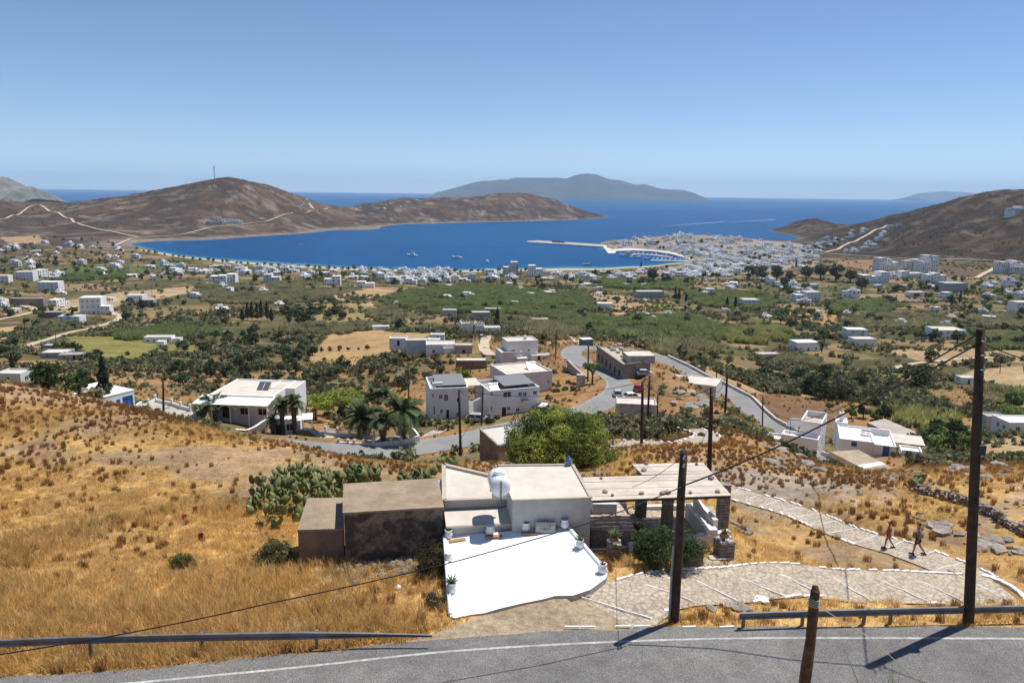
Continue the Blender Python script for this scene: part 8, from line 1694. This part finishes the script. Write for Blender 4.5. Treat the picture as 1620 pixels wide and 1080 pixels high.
# ------------------------------------------------------------------ dry stone wall, boulders and small finds
dw = thing('dry_stone_wall', 'tumbled dry stone wall climbing down the right slope', 'stone wall'); rw = route(((1447, 778), (1490, 788), (1530, 800), (1562, 815), (1600, 836), (1650, 860)), step=0.3, smoothn=9); rs = random.Random(8)
for i in range(0, len(rw), 1):
    for lay in range(3):
        for sdw in (-1, 1):
            if lay == 2 and rs.random() < 0.5: continue
            x, y, z = rw[i]; k = rs.uniform(0.24, 0.46); s = link('stone', ROCKS[rs.randrange(7)], dw, (x + rs.uniform(-.1, .1) + 0.0, y + sdw * (0.22 - 0.05 * lay) + rs.uniform(-.06, .06), gz(x, y) + 0.1 + lay * 0.24 + rs.uniform(-.04, .04)), rs.uniform(0, 6.28)); s.scale = (k, k * 0.85, k * 0.8)
ROCKB = []
for i in range(5):
    me = rock_mesh(80 + i, 1); me.materials.append(STONE2); ROCKB.append(me)
def boulders(pix, n_, s0, s1, label, group, seed, ymin=9):
    r = random.Random(seed)
    for (x, y) in scatter_poly(pix, n_, seed):
        s = r.uniform(s0, s1); o = link('boulder', ROCKB[r.randrange(5)], None, (x, y, gz(x, y) + s * 0.08), r.uniform(0, 6.28)); o.scale = (s * 1.3, s, s * 0.75); tag(o, label, 'boulder', group)
boulders(((1180, 712), (1260, 718), (1310, 750), (1270, 760), (1200, 740)), 26, 0.6, 1.7, 'grey boulder in the outcrop left of the slanted shed', 'outcrop left of the shed', 1); boulders(((1480, 825), (1530, 835), (1520, 850), (1470, 842)), 6, 0.5, 1.2, 'flat boulder just behind the two walkers', 'boulders behind the walkers', 2); boulders(((1540, 840), (1620, 860), (1610, 885), (1550, 870)), 8, 0.5, 1.3, 'flat boulder below the dry stone wall', 'boulders below the wall', 3)
boulders(((1420, 760), (1480, 745), (1600, 738), (1610, 760), (1500, 770)), 14, 0.5, 1.4, 'pale boulder on the crest above the dry stone wall', 'crest boulders', 4); boulders(((1060, 625), (1110, 625), (1130, 650), (1100, 660), (1065, 650)), 12, 1.2, 3.0, 'dark boulder in the rocky overhang right of the poles', 'rocky overhang', 5)
rubble('rubble', 'loose stones scattered on the right slope', scatter_poly(((1180, 700), (1320, 745), (1480, 740), (1640, 740), (1640, 900), (1500, 860), (1300, 790), (1150, 750)), 420, 6), 0.06, 0.4, 6); rubble('rubble', 'stones scattered on the left slope', scatter_poly(((20, 700), (330, 690), (400, 800), (380, 870), (100, 900), (0, 850)), 160, 7), 0.05, 0.22, 7); rubble('rubble', 'stone heap on the bank between the pine and the hut', scatter_poly(((985, 690), (1030, 680), (1060, 690), (1040, 700), (990, 702)), 90, 8), 0.15, 0.6, 8)
for i, (u, v, s, lab) in enumerate(((1172, 966, 0.75, 'pale pinkish rock left of the right guard rail end'), (1152, 958, 0.55, 'brown rock left of the pinkish one'), (1205, 950, 0.6, 'whitewashed rock beside the right guard rail end'), (1058, 968, 0.4, 'white stone at the foot of the near pole'), (930, 943, 0.3, 'pale stone in front of the right terrace corner'), (1125, 964, 0.5, 'flat slate by the path edge left of the brown rock'))):
    p = hit(u, v); me = ROCKB[i % 5]
    if 'white' in lab: me = me.copy(); me.materials.clear(); me.materials.append(PAINTW)
    o = link('rock', me, None, (p.x, p.y, p.z + s * 0.12), i); o.scale = (s * 1.2, s * 0.9, s * 0.6); tag(o, lab, 'rock')
REDP = mat('red_plastic', (0.36, 0.03, 0.025), 0.6, 0.1, 4)
for i, (u, v, lab) in enumerate(((309, 810, 'red bucket furthest up the left slope'), (362, 808, 'red bucket nearest the prickly pear'), (292, 823, 'small faded red can in the yellow grass'), (318, 853, 'nearest red bucket on the left slope'))):
    p = hit(u, v); o = thing('bucket', lab, 'bucket', (p.x, p.y, p.z + 0.02), i); q = MB(); q.lathe([(0.11, 0), (0.14, 0.28), (0.15, 0.29), (0.13, 0.28), (0.1, 0.03)], REDP, 10); q.build('body', o); q = MB(); q.tube([(0.14 * math.cos(t), 0, 0.28 + 0.12 * math.sin(t)) for t in np.linspace(0, 3.14, 8)], 0.008, DSTEEL, 4); q.build('handle', o)
p = hit(630, 932); q = MB(); q.lathe([(0.10, 0), (0.12, 0.02), (0.12, 0.12), (0.05, 0.2), (0.01, 0.22)], PAINTW, 8); tag(q.build('plastic_bag', None, loc=p), 'crumpled white bag lying in the grass before the hut', 'bag')

# ------------------------------------------------------------------ vehicles
CGL = mat('car_glass', (0.02, 0.025, 0.03), 0.08, 0.05, spec=0.7); TYRE = mat('tyre', (0.02, 0.02, 0.02), 0.9, 0.1); RIM = mat('rim', (0.35, 0.35, 0.36), 0.4, 0.05, metal=0.5); LAMP = mat('clear_lamp', (0.6, 0.6, 0.6), 0.2, 0.05); TAIL = mat('tail_lamp', (0.3, 0.02, 0.02), 0.3, 0.05)
def car_paint(n_, c): return mat('car_' + n_, c, 0.3, 0.03, 1, spec=0.6)
def car(loc, yaw, paint, label, van=False, L_=4.1, group=None, pitch=0.0):
    o = thing('van' if van else 'car', label, 'van' if van else 'car', loc, yaw, group); o.rotation_euler = (0, pitch, yaw); w_ = 0.86; h = L_ / 2
    side = [(-h, 0.35), (-h + 0.05, 0.85), (-h + 0.5, 0.95), (h - 1.3, 0.93), (h - 0.35, 0.78), (h - 0.02, 0.62), (h, 0.35)]
    def loft(prof, wa, wb, m, name, par):
        n_ = len(prof); V = [(x, -wa if z < 0.6 else -wb, z) for x, z in prof] + [(x, wa if z < 0.6 else wb, z) for x, z in prof]; q = MB(); q.add(V, [(i, i + 1, n_ + i + 1, n_ + i) for i in range(n_ - 1)] + [tuple(range(n_ - 1, -1, -1)), tuple(range(n_, 2 * n_)), (0, n_, 2 * n_ - 1, n_ - 1)], m); return q.build(name, par)
    body = loft(side, w_, w_ * 0.97, paint, 'body', o)
    r0x, r1x, f0x, f1x = (-h + 0.1, -h + 0.25, h - 0.7, h - 1.25) if van else (-h + 0.2, -h + 0.75, h - 1.1, h - 1.85); zt = 1.85 if van else 1.45; zb = 0.93; a, b = w_ * 0.93, w_ * 0.74
    Vc = [(r0x, -a, zb), (f0x, -a, zb), (f1x, -b, zt), (r1x, -b, zt), (r0x, a, zb), (f0x, a, zb), (f1x, b, zt), (r1x, b, zt)]; q = MB(); q.add(Vc, [(0, 1, 2, 3), (5, 4, 7, 6), (1, 5, 6, 2), (4, 0, 3, 7)], CGL); q.build('windows', o)
    q = MB(); q.add([(f1x + 0.03, -b - 0.01, zt), (f1x + 0.03, b + 0.01, zt), (r1x - 0.05, b + 0.01, zt), (r1x - 0.05, -b - 0.01, zt), (f1x - 0.1, -b * 0.9, zt + 0.06), (f1x - 0.1, b * 0.9, zt + 0.06), (r1x + 0.1, b * 0.9, zt + 0.06), (r1x + 0.1, -b * 0.9, zt + 0.06)], [(4, 5, 6, 7), (0, 1, 5, 4), (1, 2, 6, 5), (2, 3, 7, 6), (3, 0, 4, 7)], paint); q.build('roof', o)
    q = MB()
    for s in (-1, 1):
        for t in (0.0, 0.5, 1.0):
            x0 = r0x + (f0x - r0x) * t; x1 = r1x + (f1x - r1x) * t; q.tube([(x0, s * a * 1.0, zb), (x1, s * b * 1.01, zt + 0.01)], 0.045, paint, 4)
    q.build('window_pillars', o)
    for x in (-h + 0.75, h - 0.8):
        for s in (-1, 1):
            t = MB(); t.tube([(x, s * (w_ - 0.2), 0.31), (x, s * (w_ + 0.01), 0.31)], 0.31, TYRE, 14); wh = t.build('wheel', o); t = MB(); t.tube([(x, s * (w_ + 0.005), 0.31), (x, s * (w_ + 0.025), 0.31)], 0.19, RIM, 10); t.build('rim', wh)
    for s in (-1, 1):
        q = MB(); q.box(h - 0.12, h + 0.015, s * 0.62 - 0.17, s * 0.62 + 0.17, 0.58, 0.70, LAMP); q.build('headlight', o); q = MB(); q.box(-h - 0.012, -h + 0.1, s * 0.66 - 0.14, s * 0.66 + 0.14, 0.62, 0.82, TAIL); q.build('tail_light', o); q = MB(); q.box(f0x - 0.35, f0x - 0.2, s * (w_ + 0.0) - 0.09, s * (w_) + 0.09, 0.95, 1.06, paint); q.build('mirror', o)
    q = MB(); q.box(-h - 0.02, -h - 0.005, -0.26, 0.26, 0.45, 0.56, PAINTW); q.build('number_plate', o)
    return o
SILV = car_paint('silver', (0.42, 0.43, 0.45)); WHIT = car_paint('white', (0.75, 0.75, 0.75)); REDC = car_paint('red', (0.36, 0.03, 0.04)); BLUC = car_paint('blue', (0.08, 0.13, 0.30)); BLKC = car_paint('black', (0.012, 0.013, 0.016)); GREY = car_paint('grey', (0.25, 0.26, 0.28))
def on_ground(u, v, ymin=82, dz=0.02): p = hit(u, v, ymin); return (p.x, p.y, p.z + dz)
def on_mid(u, v):
    p = hit(u, v, 82); j = np.argmin(np.hypot(mid_c[:, 0] - p.x, mid_c[:, 1] - p.y)); return (p.x, p.y, mid_c[j, 2] + 0.02)
car(on_mid(977, 627), 1.45, SILV, 'silver car driving away on the road bend'); car(on_ground(1009, 618), 1.3, REDC, 'red and white car parked above the roadside hut'); car(on_ground(1001, 632), 0.3, WHIT, 'white car parked behind the roadside hut'); car(on_ground(1021, 594), 0.1, SILV, 'silver blue car parked at the end of the long ruin')
car((*xy(at_h(757, 667, 81)), 81.0), -0.15, SILV, 'silver car parked between the two-storey buildings', L_=4.5); car((*xy(at_h(860, 655, 80.3)), 80.35), 1.2, WHIT, 'white van parked right of the two-storey building', True); car((*xy(at_h(491, 694, 82.35)), 82.36), -0.25, BLKC, 'black car parked under the fan palms', L_=4.4)
car(on_ground(763, 534), 0.4, GREY, 'dark car in front of the white farmhouse'); car(on_ground(67, 490.5), 0.2, BLUC, 'blue car on the pale left track'); car(on_ground(100, 487), 0.1, WHIT, 'white car behind the blue one on the left track'); car(on_ground(175, 517.5), 0.2, GREY, 'dark car parked by the left reed hedge'); car(on_ground(1340, 552), 0.1, GREY, 'grey car by the pale blue windowed house')
rc = random.Random(6)
for i in range(16): car(on_ground(1424 + i * 3.0, 478 + rc.uniform(-0.5, 0.5)), 1.5, rc.choice((WHIT, SILV, REDC, GREY, WHIT)), 'car in the long parked row of the right valley', group='parked row of the right valley')
for i in range(9): car(on_ground(1592 + i * 4 if i < 6 else 1570 + i * 3, 466 + rc.uniform(-1, 1)), 0.4, rc.choice((WHIT, SILV, GREY)), 'car in the lot at the far right', group='car lot at the far right')
for i in range(12):
    a = i / 11; p = at_h(1040 + 48 * a, 399 + 9.5 * a, 1.95); car((p.x, p.y, 1.95), rc.uniform(0, 3), rc.choice((WHIT, SILV, REDC, BLUC, GREY)), 'car parked on the pale harbour promenade', group='cars on the promenade')

# ------------------------------------------------------------------ two walkers
def skin_body(name, joints, edges, parent, m, sub=1, root=0):
    """continuous limb surface grown from a joint graph"""
    me = bpy.data.meshes.new(name); me.from_pydata([j[:3] for j in joints], edges, []); o = bpy.data.objects.new(name, me); COL.objects.link(o)
    o.modifiers.new('skin', 'SKIN'); sv = me.skin_vertices[0].data
    for i, j in enumerate(joints): sv[i].radius = (j[3], j[4] if len(j) > 4 else j[3]); sv[i].use_root = (i == root)
    o.modifiers.new('sub', 'SUBSURF').levels = sub; o.modifiers['sub'].render_levels = sub
    bpy.context.view_layer.update(); ev = bpy.data.meshes.new_from_object(o.evaluated_get(bpy.context.evaluated_depsgraph_get())); bpy.data.objects.remove(o)
    ev.materials.clear(); ev.materials.append(m); ev.polygons.foreach_set('use_smooth', [True] * len(ev.polygons)); ev.name = name; return link(name, ev, parent)
SKIN = mat('tanned_skin', (0.30, 0.16, 0.10), 0.6, 0.06, 4); HAIR = mat('dark_hair', (0.02, 0.014, 0.01), 0.6, 0.2, 8); SHOE = mat('dark_shoe', (0.04, 0.035, 0.03), 0.8, 0.1)
def walker(u, v, hgt, yaw, label, top, bottom, sleeve, short_l, step, wide):
    p = hit(u, v); j2 = np.argmin(np.hypot(leg2[:, 0] - p.x, leg2[:, 1] - p.y)); z0 = leg2[j2, 2] + 0.01; o = thing('person', label, 'person', (p.x, p.y, z0), yaw); k = hgt / 1.75; o.scale = (k, k, k); w_ = wide; sp = step
    # x forward, y left
    J = [(0, 0, 0.95, .13, .15 * w_), (0.0, 0, 1.12, .11, .13 * w_), (0.02, 0, 1.30, .12, .165 * w_), (0.02, 0, 1.43, .07, .09), (0.03, 0, 1.50, .052, .055), (0.05, 0, 1.57, .075, .07), (0.05, 0, 1.66, .095, .082), (0.045, 0, 1.73, .07, .06)]; E = [(i, i + 1) for i in range(7)]
    def chain(start, pts):
        a = start
        for q in pts: J.append(q); E.append((a, len(J) - 1)); a = len(J) - 1
        return a
    for s, f in ((1, sp), (-1, -sp)):
        kx = 0.14 if f > 0 else 0.02
        end = chain(0, [(0.01, s * .095, 0.88, .088), (f * 0.45 + kx * 0.4, s * .10, 0.50, .062), (f * 0.8 - (0.10 if f < 0 else 0), s * .10, 0.28, .054), (f * 1.0 - (0.16 if f < 0 else 0), s * .10, 0.09 + (0.07 if f < 0 else 0), .038), (f * 1.0 + 0.13 - (0.14 if f < 0 else 0), s * .105, 0.035 + (0.02 if f < 0 else 0), .034)])
        e2 = chain(2, [(0.01, s * .20 * w_, 1.40, .052), (-f * 0.35, s * .245 * w_, 1.14, .042), (-f * 0.45 + 0.10, s * .26 * w_, 0.92, .032)])
        palm_ = chain(e2, [(-f * 0.45 + 0.125, s * .262 * w_, 0.85, .03)])
        for q, (dx, ln) in enumerate(((-.03, .075), (-.01, .085), (.01, .08), (.03, .065))): chain(palm_, [(-f * 0.45 + 0.13 + dx, s * .262 * w_, 0.80, .010), (-f * 0.45 + 0.145 + dx, s * .25 * w_, 0.85 - ln - 0.02, .008)])
        chain(palm_, [(-f * 0.45 + 0.165, s * .25 * w_, 0.82, .010), (-f * 0.45 + 0.18, s * .245 * w_, 0.79, .009)])
    skin_body('body', J, E, o, SKIN)
    c = MB(); c.lathe([(0.012, 0), (0.02, 0.02), (0.004, 0.045)], SKIN, 6, (0.148, 0, 1.60)); c.build('nose', o)
    for s in (-1, 1): c = MB(); c.lathe([(0.01, 0), (0.022, 0.02), (0.018, 0.05), (0.004, 0.06)], SKIN, 6, (0.03, s * 0.085, 1.585)); c.build('ear', o); c = MB(); c.lathe([(0.006, 0), (0.011, 0.008), (0.006, 0.018)], DARKW, 6, (0.13, s * 0.03, 1.635)); c.build('eye', o)
    T = [(0, 0, 0.93, .145, .165 * w_), (0.0, 0, 1.12, .13, .15 * w_), (0.02, 0, 1.30, .138, .185 * w_), (0.02, 0, 1.415, .085, .12)]; TE = [(0, 1), (1, 2), (2, 3)]
    if sleeve:
        for s, f in ((1, sp), (-1, -sp)): b0 = len(T); T += [(0.01, s * .195 * w_, 1.40, .068), (-f * 0.22, s * .235 * w_, 1.20, .066)]; TE += [(2, b0), (b0, b0 + 1)]
    skin_body('shirt', T, TE, o, top)
    S_ = [(0, 0, 0.96, .142, .165 * w_)]; SE = []
    for s, f in ((1, sp), (-1, -sp)):
        kx = 0.14 if f > 0 else 0.02; b0 = len(S_); zk = 0.88 - short_l; fr_ = short_l / 0.38; S_ += [(0.01, s * .10, 0.87, .108), (0.01 + (f * 0.45 + kx * 0.4) * fr_, s * .105, zk, .092)]; SE += [(0, b0), (b0, b0 + 1)]
    skin_body('shorts', S_, SE, o, bottom)
    hr = [(0.02, 0, 1.60, .088, .088), (0.02, 0, 1.69, .098, .092), (0.045, 0, 1.745, .075, .068)]; he = [(0, 1), (1, 2)]
    if not sleeve: hr.append((-0.06, 0, 1.74, .045)); he.append((1, 3))
    else: hr[0] = (0.015, 0, 1.62, .084, .086)
    skin_body('hair', hr, he, o, HAIR)
    for s, f in ((1, sp), (-1, -sp)):
        c = MB(); x = f * 1.0 - (0.16 if f < 0 else 0); z = 0.0 + (0.05 if f < 0 else 0); c.box(x - 0.09, x + 0.19, s * .10 - 0.05, s * .10 + 0.05, z, z + 0.075, SHOE, taper=0.012); c.build('shoe', o)
walker(1404, 868, 1.58, R(152), 'person in black top and red shorts walking down the stone path', mat('black_top', (0.02, 0.02, 0.025), 0.9, 0.1), mat('red_shorts', (0.45, 0.03, 0.045), 0.9, 0.1), False, 0.16, 0.17, 0.88)
walker(1450, 879, 1.78, R(150), 'person in blue-grey shirt and dark shorts walking behind on the path', mat('blue_grey_shirt', (0.17, 0.19, 0.30), 0.9, 0.1), mat('dark_shorts', (0.03, 0.03, 0.045), 0.9, 0.1), True, 0.30, 0.19, 1.0)

# ------------------------------------------------------------------ labels of look-alikes: their place in the row, seen from the camera
ORD = ['first', 'second', 'third', 'fourth', 'fifth', 'sixth', 'seventh', 'eighth', 'ninth', 'tenth'] + ['%dth' % i for i in range(11, 21)] + ['21st', '22nd', '23rd'] + ['%dth' % i for i in range(24, 31)]
same = {}
for o in COL.objects:
    if o.parent is None and 'label' in o and 'kind' not in o: same.setdefault(o['label'], []).append(o)
for lab, obs in same.items():
    if 2 <= len(obs) <= 30 and len(lab.split()) <= 12:
        obs.sort(key=lambda q: q.location.x / q.location.y)
        for i, q in enumerate(obs): q['label'] = '%s, %s from the left' % (lab, ORD[i])
